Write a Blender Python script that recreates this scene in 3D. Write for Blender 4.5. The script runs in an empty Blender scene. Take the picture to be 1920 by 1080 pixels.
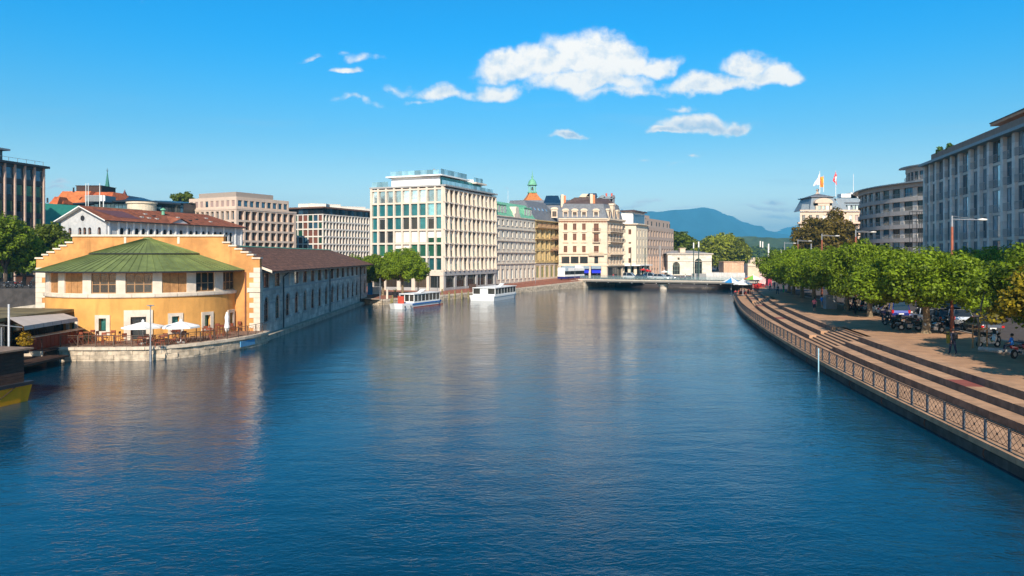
import bpy, math, random
import numpy as np
from mathutils import Matrix, Vector
random.seed(7); np.random.seed(7)
PI = math.pi
SC = bpy.context.scene
COL = SC.collection
# ------------------------------------------------------------------ camera
H = 8.8            # eye height above the water
F = 1378.0         # focal length in pixels of the 1920 px photograph
cd = bpy.data.cameras.new('camera'); cam = bpy.data.objects.new('camera', cd); COL.objects.link(cam)
cam.location = (0, 0, H); cam.rotation_euler = (PI/2, 0, 0)
cd.sensor_width = 36; cd.lens = 36*F/1920; cd.shift_y = -59/1920
cd.clip_start = .3; cd.clip_end = 40000
SC.camera = cam
# ------------------------------------------------------------------ exposure
SC.view_settings.view_transform = 'Standard'; SC.view_settings.look = 'None'
SC.view_settings.gamma = 1; SC.view_settings.use_curve_mapping = False
SC.view_settings.exposure = 0.45
# ------------------------------------------------------------------ world
SUN_EL, SUN_AZ = math.radians(34), math.radians(2.5)      # az: degrees to the left of straight behind the camera
wd = bpy.data.worlds.new('World'); SC.world = wd; wd.use_nodes = True
nt = wd.node_tree; N = nt.nodes; L = nt.links
for n in list(N): N.remove(n)
def nd(tree, t, **kw):
    n = tree.nodes.new(t)
    for k, v in kw.items(): setattr(n, k, v)
    return n
def mth(tree, op, a, b=None, c=None, clamp=False):
    n = tree.nodes.new('ShaderNodeMath'); n.operation = op; n.use_clamp = clamp
    for i, x in enumerate((a, b, c)):
        if x is None: continue
        if isinstance(x, (int, float)): n.inputs[i].default_value = x
        else: tree.links.new(x, n.inputs[i])
    return n.outputs[0]
def vmth(tree, op, a, b=None):
    n = tree.nodes.new('ShaderNodeVectorMath'); n.operation = op
    for i, x in enumerate((a, b)):
        if x is None: continue
        if isinstance(x, (tuple, list)): n.inputs[i].default_value = x
        else: tree.links.new(x, n.inputs[i])
    return n.outputs['Value'] if op in ('LENGTH', 'DOT_PRODUCT') else n.outputs[0]
def mixc(tree, f, a, b, blend='MIX'):
    n = tree.nodes.new('ShaderNodeMix'); n.data_type = 'RGBA'; n.blend_type = blend
    for i, x in ((0, f), (6, a), (7, b)):
        if isinstance(x, (int, float)): n.inputs[i].default_value = x
        elif isinstance(x, (tuple, list)): n.inputs[i].default_value = tuple(x)[:3] + (1,)
        else: tree.links.new(x, n.inputs[i])
    return n.outputs[2]
def smooth(tree, v, lo, hi):
    n = tree.nodes.new('ShaderNodeMapRange'); n.interpolation_type = 'SMOOTHSTEP'
    tree.links.new(v, n.inputs[0]); n.inputs[1].default_value = lo; n.inputs[2].default_value = hi
    return n.outputs[0]
def noise(tree, vec, scale, detail=4, rough=.55, dist=0, dim='3D'):
    n = tree.nodes.new('ShaderNodeTexNoise'); n.noise_dimensions = dim
    n.inputs['Scale'].default_value = scale; n.inputs['Detail'].default_value = detail
    n.inputs['Roughness'].default_value = rough; n.inputs['Distortion'].default_value = dist
    if vec is not None: tree.links.new(vec, n.inputs['Vector'])
    return n.outputs['Fac']
sky = nd(nt, 'ShaderNodeTexSky', sky_type='NISHITA', sun_disc=False)
sky.sun_elevation = SUN_EL; sky.sun_rotation = PI - SUN_AZ*-1
sky.altitude = 400; sky.air_density = 1.0; sky.dust_density = .35; sky.ozone_density = 2.5
hsv = nd(nt, 'ShaderNodeHueSaturation'); hsv.inputs['Saturation'].default_value = 1.36; hsv.inputs['Hue'].default_value = .488
hsv.inputs['Value'].default_value = 1.0
L.new(sky.outputs[0], hsv.inputs['Color'])
tc = nd(nt, 'ShaderNodeTexCoord'); sep = nd(nt, 'ShaderNodeSeparateXYZ'); L.new(tc.outputs['Generated'], sep.inputs[0])
# directions as slopes: sx = x/y, sz = z/y (clouds only stand in the far half of the sky)
yy = mth(nt, 'MAXIMUM', sep.outputs[1], .05)
sx = mth(nt, 'DIVIDE', sep.outputs[0], yy); sz = mth(nt, 'DIVIDE', sep.outputs[2], yy)
cv = nd(nt, 'ShaderNodeCombineXYZ'); L.new(sx, cv.inputs[0]); L.new(sz, cv.inputs[1])
# cloud puffs: (px, py, rx, ry, weight) in slopes measured from the photograph's horizon
CL = [(1085,100,80,52,1.1),(1150,110,70,48,1.1),(1020,125,70,42,1.1),(955,135,80,36,1.1),(1225,122,60,30,1.0),(1090,150,120,32,.9),(935,168,60,20,.75),
      (840,172,58,18,.72),(790,184,35,7,.5),(1150,172,70,18,.7),(1400,130,60,30,.9),(1340,160,95,24,.95),(1440,150,62,22,.95),(1425,110,30,10,.55),(1180,172,60,8,.6),
      (1310,240,72,24,1.05),(1375,237,42,15,.9),(1250,252,48,11,.8),(1075,250,52,11,.85),(675,112,28,12,.62),(650,134,34,9,.72),(735,160,36,13,.65),(670,192,42,9,.6),
      (586,105,18,5,.55),(640,97,14,8,.42),(1275,205,34,9,.42),(1265,311,26,5,.45),(1300,297,16,4,.4),(1205,303,12,4,.4),(108,344,34,12,.62),(100,356,46,9,.55),
      (1218,382,46,8,.5),(1300,394,90,7,.42),(1448,381,26,7,.45),(1410,394,100,6,.4),(1180,388,44,8,.42),(950,356,26,6,.35),(1455,410,60,6,.34)]
warp = nd(nt, 'ShaderNodeTexNoise'); warp.inputs['Scale'].default_value = 14; warp.inputs['Detail'].default_value = 5
L.new(cv.outputs[0], warp.inputs['Vector'])
wv = vmth(nt, 'SCALE', vmth(nt, 'SUBTRACT', warp.outputs['Color'], (.5, .5, .5)))
wv.node.inputs['Scale'].default_value = .05
cvw = vmth(nt, 'ADD', cv.outputs[0], wv)
sw = nd(nt, 'ShaderNodeSeparateXYZ'); L.new(cvw, sw.inputs[0])
dens = None; low = None
for (cx, cy, rx, ry, wt) in CL:
    ax = mth(nt, 'MULTIPLY', mth(nt, 'SUBTRACT', sw.outputs[0], (cx-960)/F), F/rx)
    az = mth(nt, 'MULTIPLY', mth(nt, 'SUBTRACT', sw.outputs[1], (481-cy)/F), F/ry)
    az2 = mth(nt, 'MULTIPLY', az, mth(nt, 'ADD', 1.25, mth(nt, 'MULTIPLY', mth(nt, 'SIGN', az), -.25)))   # flatter bases
    d = mth(nt, 'SUBTRACT', 1, mth(nt, 'SQRT', mth(nt, 'ADD', mth(nt, 'MULTIPLY', ax, ax), mth(nt, 'MULTIPLY', az2, az2))))
    d = mth(nt, 'MULTIPLY', mth(nt, 'MAXIMUM', d, -1.6), wt*(1.2 if wt > .7 else (1.0 if cy > 330 else .68)))
    if wt < .7: d = mth(nt, 'ADD', d, (wt-.7)*.30)
    dens = d if dens is None else mth(nt, 'SMOOTH_MAX', dens, d, .12)
    if ry >= 14 and wt > .7: low = az if low is None else mth(nt, 'MAXIMUM', low, az)
n1 = noise(nt, cv.outputs[0], 24, 10, .62)
n2 = noise(nt, cv.outputs[0], 9, 4, .5)
nn = mth(nt, 'ADD', mth(nt, 'MULTIPLY', mth(nt, 'SUBTRACT', n1, .5), 1.5), mth(nt, 'MULTIPLY', mth(nt, 'SUBTRACT', n2, .5), 1.3))
alpha = smooth(nt, mth(nt, 'ADD', dens, nn), -.10, .56)
off = vmth(nt, 'ADD', cv.outputs[0], (-.006, .012, 0))
n1b = noise(nt, off, 24, 10, .62)
relief = mth(nt, 'MULTIPLY', mth(nt, 'SUBTRACT', n1, n1b), 3.2)
core = smooth(nt, mth(nt, 'ADD', dens, mth(nt, 'MULTIPLY', nn, .5)), .15, .8)
base_sh = mth(nt, 'MULTIPLY', smooth(nt, mth(nt, 'MULTIPLY', low, -1), -.85, .45), core)
bright = mth(nt, 'ADD', mth(nt, 'SUBTRACT', .93, mth(nt, 'MULTIPLY', base_sh, .8)), relief)
ccol = mixc(nt, bright, (4.2, 5.5, 7.0), (9.4, 8.8, 8.1))
ccol.node.clamp_factor = True
wisp = noise(nt, vmth(nt, 'MULTIPLY', cv.outputs[0], (1.6, 14, 1)), 2.2, 6, .6)
walpha = mth(nt, 'MULTIPLY', smooth(nt, wisp, .5, .85), mth(nt, 'MULTIPLY', smooth(nt, sz, .02, .10), mth(nt, 'SUBTRACT', 1, smooth(nt, sz, .17, .24))))
front = smooth(nt, sep.outputs[1], .2, .35)
# photograph's azure: the film's strong blue, deeper with height
grad = smooth(nt, sep.outputs[2], .10, .31)
tint = mixc(nt, grad, (1.10, 1.08, 1.04), (.02, 1.10, 1.42))
tint = mixc(nt, smooth(nt, sep.outputs[2], .0, .17), (2.5, 1.72, 1.36), tint)
tint = mixc(nt, smooth(nt, sep.outputs[2], .30, .75), tint, (.28, .58, .74))      # deeper towards the zenith
skyc = mixc(nt, 1.0, hsv.outputs[0], tint, 'MULTIPLY')
c1 = mixc(nt, mth(nt, 'MULTIPLY', walpha, mth(nt, 'MULTIPLY', front, .35)), skyc, (4.0, 5.2, 6.4))
c2 = mixc(nt, mth(nt, 'MULTIPLY', alpha, front), c1, ccol)
bg = nd(nt, 'ShaderNodeBackground'); bg.inputs['Strength'].default_value = .1
L.new(c2, bg.inputs[0]); wo = nd(nt, 'ShaderNodeOutputWorld'); L.new(bg.outputs[0], wo.inputs[0])
# ------------------------------------------------------------------ sun
sl = bpy.data.lights.new('sun', 'SUN'); sl.energy = 5.0; sl.angle = math.radians(.55); sl.color = (1, .90, .76)
so = bpy.data.objects.new('sun', sl); COL.objects.link(so)
sdir = Vector((-math.sin(SUN_AZ)*math.cos(SUN_EL), -math.cos(SUN_AZ)*math.cos(SUN_EL), math.sin(SUN_EL)))
so.rotation_euler = sdir.to_track_quat('Z', 'Y').to_euler(); so.location = (0, -50, 60)

# ------------------------------------------------------------------ helpers
def P(px, Y): return Vector(((px-960)/F*Y, Y))
def ZY(y, Y): return H-(y-481)/F*Y
def YZ(y, z): return (H-z)*F/(y-481)
MATS = {}
def mat(name, col, rough=.75, metal=0, var=.12, vscale=1.5, bump=0, bscale=20, streak=0, spec=.4, brick=None, transl=0, rnd=0):
    """procedural surface: base colour with noise, rain streaks, optional masonry joints, all in world or object space"""
    if name in MATS: return MATS[name]
    m = bpy.data.materials.new(name); m.use_nodes = True; t = m.node_tree
    b = t.nodes['Principled BSDF']; b.inputs['Roughness'].default_value = rough; b.inputs['Metallic'].default_value = metal
    b.inputs['Specular IOR Level'].default_value = spec
    g = nd(t, 'ShaderNodeNewGeometry'); pos = g.outputs['Position']
    c = None
    dark = tuple(x*(1-var) for x in col); lite = tuple(min(1, x*(1+var)) for x in col)
    f = noise(t, pos, vscale, 5, .6); f = smooth(t, f, .3, .7)
    c = mixc(t, f, dark, lite)
    if streak:
        s = noise(t, vmth(t, 'MULTIPLY', pos, (1, 1, .12)), 1.3, 5, .65)
        s = mth(t, 'MULTIPLY', smooth(t, s, .5, .78), streak)
        c = mixc(t, s, c, tuple(x*.38 for x in col))
    if rnd:
        oi = nd(t, 'ShaderNodeObjectInfo')
        r = mth(t, 'ADD', 1-rnd, mth(t, 'MULTIPLY', oi.outputs['Random'], 2*rnd))
        cm = nd(t, 'ShaderNodeCombineXYZ'); [t.links.new(r, cm.inputs[i]) for i in range(3)]
        c = mixc(t, 1.0, c, cm.outputs[0], 'MULTIPLY')
    hgt = None
    if brick:
        bw, bh, mort = brick
        tcn = nd(t, 'ShaderNodeTexCoord'); sp = nd(t, 'ShaderNodeSeparateXYZ'); t.links.new(tcn.outputs['Object'], sp.inputs[0])
        cb = nd(t, 'ShaderNodeCombineXYZ'); t.links.new(mth(t, 'ADD', sp.outputs[0], sp.outputs[1]), cb.inputs[0]); t.links.new(sp.outputs[2], cb.inputs[1])
        br = nd(t, 'ShaderNodeTexBrick'); br.inputs['Scale'].default_value = 1
        br.inputs['Brick Width'].default_value = bw; br.inputs['Row Height'].default_value = bh
        br.inputs['Mortar Size'].default_value = mort; br.inputs['Mortar Smooth'].default_value = .3
        br.inputs['Color1'].default_value = (1.12, 1.12, 1.12, 1); br.inputs['Color2'].default_value = (.82, .82, .82, 1); br.inputs['Mortar'].default_value = (.55, .55, .55, 1)
        t.links.new(cb.outputs[0], br.inputs['Vector'])
        c = mixc(t, 1.0, c, br.outputs['Color'], 'MULTIPLY')
        hgt = mth(t, 'SUBTRACT', 1, br.outputs['Fac'])
    t.links.new(c, b.inputs['Base Color'])
    if bump or brick:
        bn = nd(t, 'ShaderNodeBump'); bn.inputs['Strength'].default_value = .5 if brick else min(1, bump)
        bn.inputs['Distance'].default_value = .03
        h = noise(t, pos, bscale, 5, .6)
        if hgt is not None: h = mth(t, 'ADD', mth(t, 'MULTIPLY', h, bump), hgt)
        t.links.new(h, bn.inputs['Height']); t.links.new(bn.outputs[0], b.inputs['Normal'])
    MATS[name] = m
    return m
def glass(name, col, rough=.06, metal=0, wob=.03, spec=.6):
    if name in MATS: return MATS[name]
    m = bpy.data.materials.new(name); m.use_nodes = True; t = m.node_tree
    b = t.nodes['Principled BSDF']; b.inputs['Roughness'].default_value = rough; b.inputs['Metallic'].default_value = metal
    b.inputs['Specular IOR Level'].default_value = spec
    oi = nd(t, 'ShaderNodeObjectInfo'); g = nd(t, 'ShaderNodeNewGeometry')
    r = mth(t, 'ADD', .55, mth(t, 'MULTIPLY', oi.outputs['Random'], .9))
    n = noise(t, g.outputs['Position'], .9, 3, .5)
    r = mth(t, 'MULTIPLY', r, mth(t, 'ADD', .5, n))
    cm = nd(t, 'ShaderNodeCombineXYZ'); [t.links.new(r, cm.inputs[i]) for i in range(3)]
    t.links.new(mixc(t, 1.0, col, cm.outputs[0], 'MULTIPLY'), b.inputs['Base Color'])
    bn = nd(t, 'ShaderNodeBump'); bn.inputs['Strength'].default_value = .25; bn.inputs['Distance'].default_value = wob
    t.links.new(noise(t, g.outputs['Position'], .8, 2, .5), bn.inputs['Height']); t.links.new(bn.outputs[0], b.inputs['Normal'])
    MATS[name] = m
    return m

class MB:
    def __init__(s): s.v = []; s.f = []; s.m = []
    def add(s, vs, fs, m=0):
        o = len(s.v); s.v.extend([tuple(x) for x in vs])
        for f in fs: s.f.append(tuple(i+o for i in f)); s.m.append(m)
        return s
    def box(s, x0, x1, y0, y1, z0, z1, m=0):
        vs = [(x, y, z) for z in (z0, z1) for y in (y0, y1) for x in (x0, x1)]
        return s.add(vs, [(0,2,3,1),(4,5,7,6),(0,1,5,4),(2,6,7,3),(0,4,6,2),(1,3,7,5)], m)
    def quad(s, a, b, c, d, m=0): return s.add([a, b, c, d], [(0,1,2,3)], m)
    def tri(s, a, b, c, m=0): return s.add([a, b, c], [(0,1,2)], m)
    def tube(s, p0, p1, r0, r1=None, n=8, m=0, caps=True):
        r1 = r0 if r1 is None else r1
        a, b = Vector(p0), Vector(p1); d = (b-a)
        if d.length < 1e-6: return s
        d.normalize(); q = Vector((0,0,1)) if abs(d.z) < .9 else Vector((1,0,0))
        x = d.cross(q).normalized(); y = d.cross(x)
        vs = []
        for c, r in ((a, r0), (b, r1)):
            for i in range(n):
                t = 2*PI*i/n; vs.append(c + x*math.cos(t)*r + y*math.sin(t)*r)
        fs = [(i, (i+1) % n, n+(i+1) % n, n+i) for i in range(n)]
        if caps: fs += [tuple(range(n-1, -1, -1)), tuple(range(n, 2*n))]
        return s.add(vs, fs, m)
    def path(s, pts, radii, n=7, m=0):
        for i in range(len(pts)-1): s.tube(pts[i], pts[i+1], radii[i], radii[i+1], n, m, caps=(i in (0, len(pts)-2)))
        return s
    def prism(s, poly, z0, z1, m=0, mtop=None):
        n = len(poly); vs = [(p[0], p[1], z0) for p in poly] + [(p[0], p[1], z1) for p in poly]
        s.add(vs, [(i, (i+1) % n, n+(i+1) % n, n+i) for i in range(n)] + [tuple(range(n-1, -1, -1))], m)
        return s.add(vs[n:], [tuple(range(n))], m if mtop is None else mtop)
    def extrude_y(s, poly, y0, y1, m=0):      # poly in x,z ; extruded along y
        n = len(poly); vs = [(p[0], y0, p[1]) for p in poly] + [(p[0], y1, p[1]) for p in poly]
        return s.add(vs, [(i, (i+1) % n, n+(i+1) % n, n+i) for i in range(n)] + [tuple(range(n)), tuple(range(2*n-1, n-1, -1))], m)
    def lathe(s, prof, n=16, c=(0, 0), m=0, a0=0, a1=2*PI):
        full = abs(a1-a0-2*PI) < 1e-6; k = n if full else n+1
        vs = []
        for (r, z) in prof:
            for i in range(k):
                t = a0+(a1-a0)*i/n; vs.append((c[0]+r*math.cos(t), c[1]+r*math.sin(t), z))
        fs = []
        for j in range(len(prof)-1):
            for i in range(n):
                i2 = (i+1) % k
                fs.append((j*k+i, j*k+i2, (j+1)*k+i2, (j+1)*k+i))
        return s.add(vs, fs, m)
    def mesh(s, name, mats, smooth_=False):
        me = bpy.data.meshes.new(name); me.from_pydata(s.v, [], s.f)
        for m in (mats if isinstance(mats, (list, tuple)) else [mats]): me.materials.append(m)
        if any(s.m): me.polygons.foreach_set('material_index', s.m)
        if smooth_: me.polygons.foreach_set('use_smooth', [True]*len(me.polygons))
        me.validate(); me.update()
        return me
def link(name, me, parent=None, M=None, loc=None, rz=0):
    o = bpy.data.objects.new(name, me); COL.objects.link(o)
    if M is None: M = Matrix.Translation(Vector(loc or (0, 0, 0))) @ Matrix.Rotation(rz, 4, 'Z')
    if parent is not None:
        o.parent = parent; o.matrix_basis = WM[parent.name].inverted() @ M
        WM[o.name] = M.copy()
    else:
        o.matrix_basis = M; WM[o.name] = M.copy()
    return o
WM = {}
def lk(name, mb, mats, parent=None, M=None, loc=None, rz=0, sm=False):
    """part given in world coordinates (or with its own matrix M)"""
    return link(name, mb.mesh(name, mats, sm), parent, M, loc, rz)
def lkl(name, mb, mats, parent, sm=False, loc=None, rz=0):
    """part whose mesh is written in its parent's local space"""
    L_ = Matrix.Translation(Vector(loc or (0, 0, 0))) @ Matrix.Rotation(rz, 4, 'Z')
    me = mb.mesh(name, mats, sm) if isinstance(mb, MB) else mb
    return link(name, me, parent, WM[parent.name] @ L_)
def thing(name, label, cat, loc=(0, 0, 0), rz=0, group=None):
    o = bpy.data.objects.new(name, None); COL.objects.link(o); o.empty_display_size = .5
    M = Matrix.Translation(Vector(loc)) @ Matrix.Rotation(rz, 4, 'Z'); o.matrix_basis = M; WM[o.name] = M
    o['label'] = label; o['category'] = cat
    if group: o['group'] = group
    return o
def tag(o, label, cat, group=None, kind=None):
    o['label'] = label; o['category'] = cat
    if group: o['group'] = group
    if kind: o['kind'] = kind
    return o
def struct(o): o['kind'] = 'structure'; return o
def stuff(o): o['kind'] = 'stuff'; return o
def copy_thing(src, loc, rz=0, label=None, scale=None):
    """a copy of a thing with copies of its parts and sub-parts (meshes shared)"""
    r = src.copy(); COL.objects.link(r)
    M = Matrix.Translation(Vector(loc)) @ Matrix.Rotation(rz, 4, 'Z')
    if scale: M = M @ Matrix.Diagonal(Vector((scale[0], scale[1], scale[2], 1)))
    r.matrix_basis = M; WM[r.name] = M
    if label: r['label'] = label
    for ch in src.children:
        c = ch.copy(); COL.objects.link(c); c.parent = r
        for g in ch.children:
            d = g.copy(); COL.objects.link(d); d.parent = c
    return r
class Face:
    """a flat wall seen from outside: A its left end, B its right end"""
    def __init__(s, A, B, z0):
        s.A = Vector((A[0], A[1])); s.B = Vector((B[0], B[1])); s.z0 = z0
        d = s.B-s.A; s.L = d.length; s.u = d/s.L; s.n = Vector((-s.u.y, s.u.x))
        s.M = Matrix(((s.u.x, s.n.x, 0, s.A.x), (s.u.y, s.n.y, 0, s.A.y), (0, 0, 1, z0), (0, 0, 0, 1)))
    def upx(s, px):
        t = (px-960)/F
        return (t*s.A.y - s.A.x)/(s.u.x - t*s.u.y)
    def at(s, u, v=0, w=0): return s.M @ Matrix.Translation((u, v, w))
    def z(s, y, px): # height above z0 of picture row y at picture column px
        u = s.upx(px); Y = s.A.y+s.u.y*u
        return ZY(y, Y)-s.z0
def arcpts(u0, u1, w1, n=8):
    r = (u1-u0)/2; c = (u0+u1)/2
    return [(c-r*math.cos(PI*i/n), w1-r+r*math.sin(PI*i/n)) for i in range(n+1)]
def wallholes(Lu, Hw, holes, d=.3, mp=None, du=None, u0=0, w0=0, cap=True, m=0):
    """wall sheet with real openings; holes = (u0,u1,w0,w1[,'a']); reveals d deep; mp maps (u,v,w) to space"""
    mp = mp or (lambda u, v, w: (u, v, w)); mb = MB()
    us = {u0, u0+Lu}; ws = {w0, w0+Hw}
    for h in holes: us |= {h[0], h[1]}; ws |= {h[2], h[3]}
    us = sorted(x for x in us if u0-1e-6 <= x <= u0+Lu+1e-6); ws = sorted(x for x in ws if w0-1e-6 <= x <= w0+Hw+1e-6)
    if du:
        o = [us[0]]
        for a in us[1:]:
            k = max(1, int(math.ceil((a-o[-1])/du))); b = o[-1]
            o += [b+(a-b)*i/k for i in range(1, k+1)]
        us = o
    for j in range(len(ws)-1):
        wa, wb = ws[j], ws[j+1]
        if wb-wa < 1e-5: continue
        wc = (wa+wb)/2; run = None
        row = [h for h in holes if h[2] < wc < h[3]]
        for i in range(len(us)-1):
            uc = (us[i]+us[i+1])/2
            hole = any(h[0] < uc < h[1] for h in row)
            if not hole:
                if du: mb.quad(mp(us[i],0,wa), mp(us[i+1],0,wa), mp(us[i+1],0,wb), mp(us[i],0,wb), m)
                elif run is None: run = us[i]
            if (hole or i == len(us)-2) and run is not None:
                e = us[i] if hole else us[i+1]
                mb.quad(mp(run,0,wa), mp(e,0,wa), mp(e,0,wb), mp(run,0,wb), m); run = None
    for h in holes:
        a, b, c, e = h[:4]
        if len(h) > 4:
            pts = arcpts(a, b, e); sp = pts[0][1]
            for (p, q) in zip(pts, pts[1:]):
                mb.quad(mp(p[0],0,p[1]), mp(q[0],0,q[1]), mp(q[0],0,e), mp(p[0],0,e), m)
                mb.quad(mp(p[0],0,p[1]), mp(p[0],d,p[1]), mp(q[0],d,q[1]), mp(q[0],0,q[1]), m)
            mb.quad(mp(a,0,c), mp(a,d,c), mp(a,d,sp), mp(a,0,sp), m); mb.quad(mp(b,0,c), mp(b,0,sp), mp(b,d,sp), mp(b,d,c), m)
        else:
            mb.quad(mp(a,0,c), mp(a,d,c), mp(a,d,e), mp(a,0,e), m); mb.quad(mp(b,0,c), mp(b,0,e), mp(b,d,e), mp(b,d,c), m)
            mb.quad(mp(a,0,e), mp(a,d,e), mp(b,d,e), mp(b,0,e), m)
        mb.quad(mp(a,0,c), mp(b,0,c), mp(b,d,c), mp(a,d,c), m)
    if cap and not du:
        mb.quad(mp(u0,0,w0+Hw), mp(u0+Lu,0,w0+Hw), mp(u0+Lu,d,w0+Hw), mp(u0,d,w0+Hw), m)
    return mb
WC = {}
def winmesh(w, h, fm, gm, nx=2, ny=1, fr=.07, sill=None, lint=None, arch=False, blind=0, bm=None, mull=None, bal=None):
    """framed window, origin at the lower left of its opening; frame, glass, optional roller blind, sill and head"""
    key = (round(w,2), round(h,2), fm.name, gm.name, nx, ny, fr, sill and sill.name, lint and lint.name, arch, blind, bm and bm.name, mull, bal and bal.name)
    if key in WC: return WC[key]
    mb = MB(); mu = mull or fr
    mb.box(0, fr, -.03, .03, 0, h); mb.box(w-fr, w, -.03, .03, 0, h); mb.box(fr, w-fr, -.03, .03, 0, fr); mb.box(fr, w-fr, -.03, .03, h-fr, h)
    for i in range(1, nx):
        c = w*i/nx; mb.box(c-mu/2, c+mu/2, -.02, .02, fr, h-fr)
    for j in range(1, ny):
        c = h*j/ny if ny > 2 else h*.68; mb.box(fr, w-fr, -.018, .018, c-mu/2, c+mu/2)
    if arch:
        pts = arcpts(fr*.3, w-fr*.3, h-fr*.3)
        for p, q in zip(pts, pts[1:]): mb.quad((p[0],-.03,p[1]), (q[0],-.03,q[1]), (w/2+(q[0]-w/2)*.82,-.03,q[1]-fr), (w/2+(p[0]-w/2)*.82,-.03,p[1]-fr))
    mb.quad((0,.035,0), (w,.035,0), (w,.035,h), (0,.035,h), 1)
    mats = [fm, gm]
    if blind:
        mats.append(bm); mb.box(fr, w-fr, .005, .03, h*(1-blind), h-fr, len(mats)-1)
    if sill: mats.append(sill); mb.box(-.12, w+.12, -.42, -.05, -.16, 0, len(mats)-1)
    if lint: mats.append(lint); mb.box(-.1, w+.1, -.36, -.31, h, h+.22, len(mats)-1)
    if bal:
        mats.append(bal); k = len(mats)-1
        mb.box(-.05, w+.05, -.50, -.46, .92, .98, k); mb.box(-.05, w+.05, -.50, -.46, .05, .1, k)
        for i in range(int(w/.22)+2): x = -.03+i*(w+.06)/(int(w/.22)+1); mb.box(x-.015, x+.015, -.49, -.47, .1, .92, k)
    WC[key] = mb.mesh('window', mats)
    return WC[key]
# ================================================================== materials
M_stucco_o = mat('orange_render', (.68, .335, .088), .85, var=.13, vscale=.5, bump=.25, bscale=8, streak=.5)
M_stucco_g = mat('weathered_orange_render', (.58, .27, .085), .85, var=.22, vscale=.6, bump=.25, bscale=6, streak=.5)
M_lime = mat('pale_limestone', (.66, .56, .45), .8, var=.12, vscale=1.2, bump=.2, streak=.25)
M_stone_blk = mat('grey_ashlar', (.52, .48, .42), .85, var=.28, vscale=.7, bump=.35, streak=.35, brick=(1.3, .52, .012))
M_stone_side = mat('stained_stone', (.40, .34, .26), .85, var=.3, vscale=1.1, bump=.4, streak=.6)
M_stone_wall = mat('river_wall_stone', (.50, .40, .29), .85, var=.32, vscale=2.0, bump=.6, bscale=7, streak=.55, rnd=.16)
M_coping = mat('coping_stone', (.60, .49, .37), .8, var=.15, vscale=2, bump=.3, bscale=10, rnd=.1)
M_cop_green = mat('green_copper_roof', (.15, .185, .055), .6, var=.2, vscale=.8, streak=.35, rnd=.1)
M_copper = mat('verdigris_copper', (.16, .42, .27), .6, var=.2, vscale=1.2, streak=.2)
M_dk = mat('dark_metal', (.035, .035, .04), .5, var=.1, metal=.3)
M_tile_brown = mat('brown_tiles', (.19, .085, .05), .85, var=.5, vscale=1.6, bump=.5, bscale=6, brick=(.34, .3, .02))
M_tile_red = mat('red_brown_tiles', (.31, .10, .05), .85, var=.3, vscale=.9, bump=.5, bscale=5, brick=(.3, .28, .02))
M_tile_orange = mat('orange_tiles', (.60, .17, .05), .85, var=.2, vscale=.6, bump=.4, bscale=5, brick=(.4, .4, .02))
M_wood_board = mat('varnished_boards', (.40, .20, .075), .6, var=.18, vscale=3, rnd=.1)
M_wood_dk = mat('dark_brown_cladding', (.055, .028, .018), .7, var=.25, vscale=2, rnd=.12)
M_wood_red = mat('red_brown_furniture', (.22, .055, .025), .5, var=.2, vscale=4, rnd=.2)
M_wood_lt = mat('larch_boards', (.68, .42, .27), .8, var=.12, vscale=2, rnd=.1)
M_white = mat('white_paint', (.80, .79, .76), .55, var=.03)
M_cream = mat('cream_stone', (.70, .56, .41), .8, var=.1, vscale=.8, streak=.15)
M_canvas = mat('white_canvas', (.82, .79, .74), .85, var=.04)
M_steel = mat('galvanised_steel', (.34, .35, .37), .45, metal=.6, var=.1)
M_railblue = mat('blue_grey_rail_paint', (.075, .095, .12), .5, var=.1, metal=.2)
M_concrete = mat('beige_concrete', (.68, .58, .47), .8, var=.07, vscale=.5, streak=.12)
M_conc_gr = mat('grey_concrete', (.38, .37, .355), .85, var=.1, vscale=.5, streak=.2)
M_conc_fin = mat('grey_beige_cladding', (.68, .64, .60), .8, var=.12, vscale=.6, streak=.12, brick=(30, 1.6, .012))
M_slate = mat('grey_slate', (.16, .17, .19), .6, var=.12, vscale=2, brick=(.5, .35, .015))
M_zinc = mat('blue_grey_zinc', (.21, .25, .28), .5, var=.1, metal=.2)
M_frame_dk = mat('dark_window_frame', (.05, .045, .04), .5, var=.05)
M_frame_br = mat('brown_window_frame', (.22, .09, .05), .6, var=.05)
M_frame_w = mat('white_window_frame', (.72, .70, .66), .5, var=.04)
M_blind = mat('pale_blind', (.72, .66, .58), .85, var=.05)
M_blind_p = mat('mauve_blind', (.36, .25, .22), .8, var=.05)
M_blind_br = mat('brown_blind', (.16, .055, .035), .8, var=.1, rnd=.15)
G_pale = glass('pale_blue_glass', (.30, .42, .50), metal=.6, rough=.12)
G_dark = glass('dark_glass', (.030, .035, .036))
G_teal = glass('teal_glass', (.03, .17, .19), metal=.4, rough=.1)
G_sky = glass('pale_reflecting_glass', (.62, .74, .76), metal=.8, rough=.06)
G_blue = glass('blue_glass', (.05, .12, .18), metal=.4, rough=.08)
G_green = glass('green_glass', (.03, .13, .08), metal=.3, rough=.08)
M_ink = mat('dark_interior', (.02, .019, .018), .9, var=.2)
M_asphalt = mat('asphalt', (.075, .062, .06), .9, var=.15, vscale=1, bump=.2, bscale=30)
M_paving = mat('rose_paving', (.44, .245, .135), .85, var=.18, vscale=.7, bump=.3, bscale=18)
M_slab = mat('rose_stone_slab', (.43, .25, .145), .85, var=.2, vscale=1.4, bump=.35, bscale=14, rnd=.15)
M_riser = mat('shaded_riser_stone', (.16, .11, .08), .85, var=.35, vscale=1.5, bump=.4, streak=.4)  # slab stone darkened for the step fronts: their shade is put into the colour
M_kerb = mat('granite_kerb', (.40, .37, .33), .85, var=.15, vscale=3)
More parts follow.
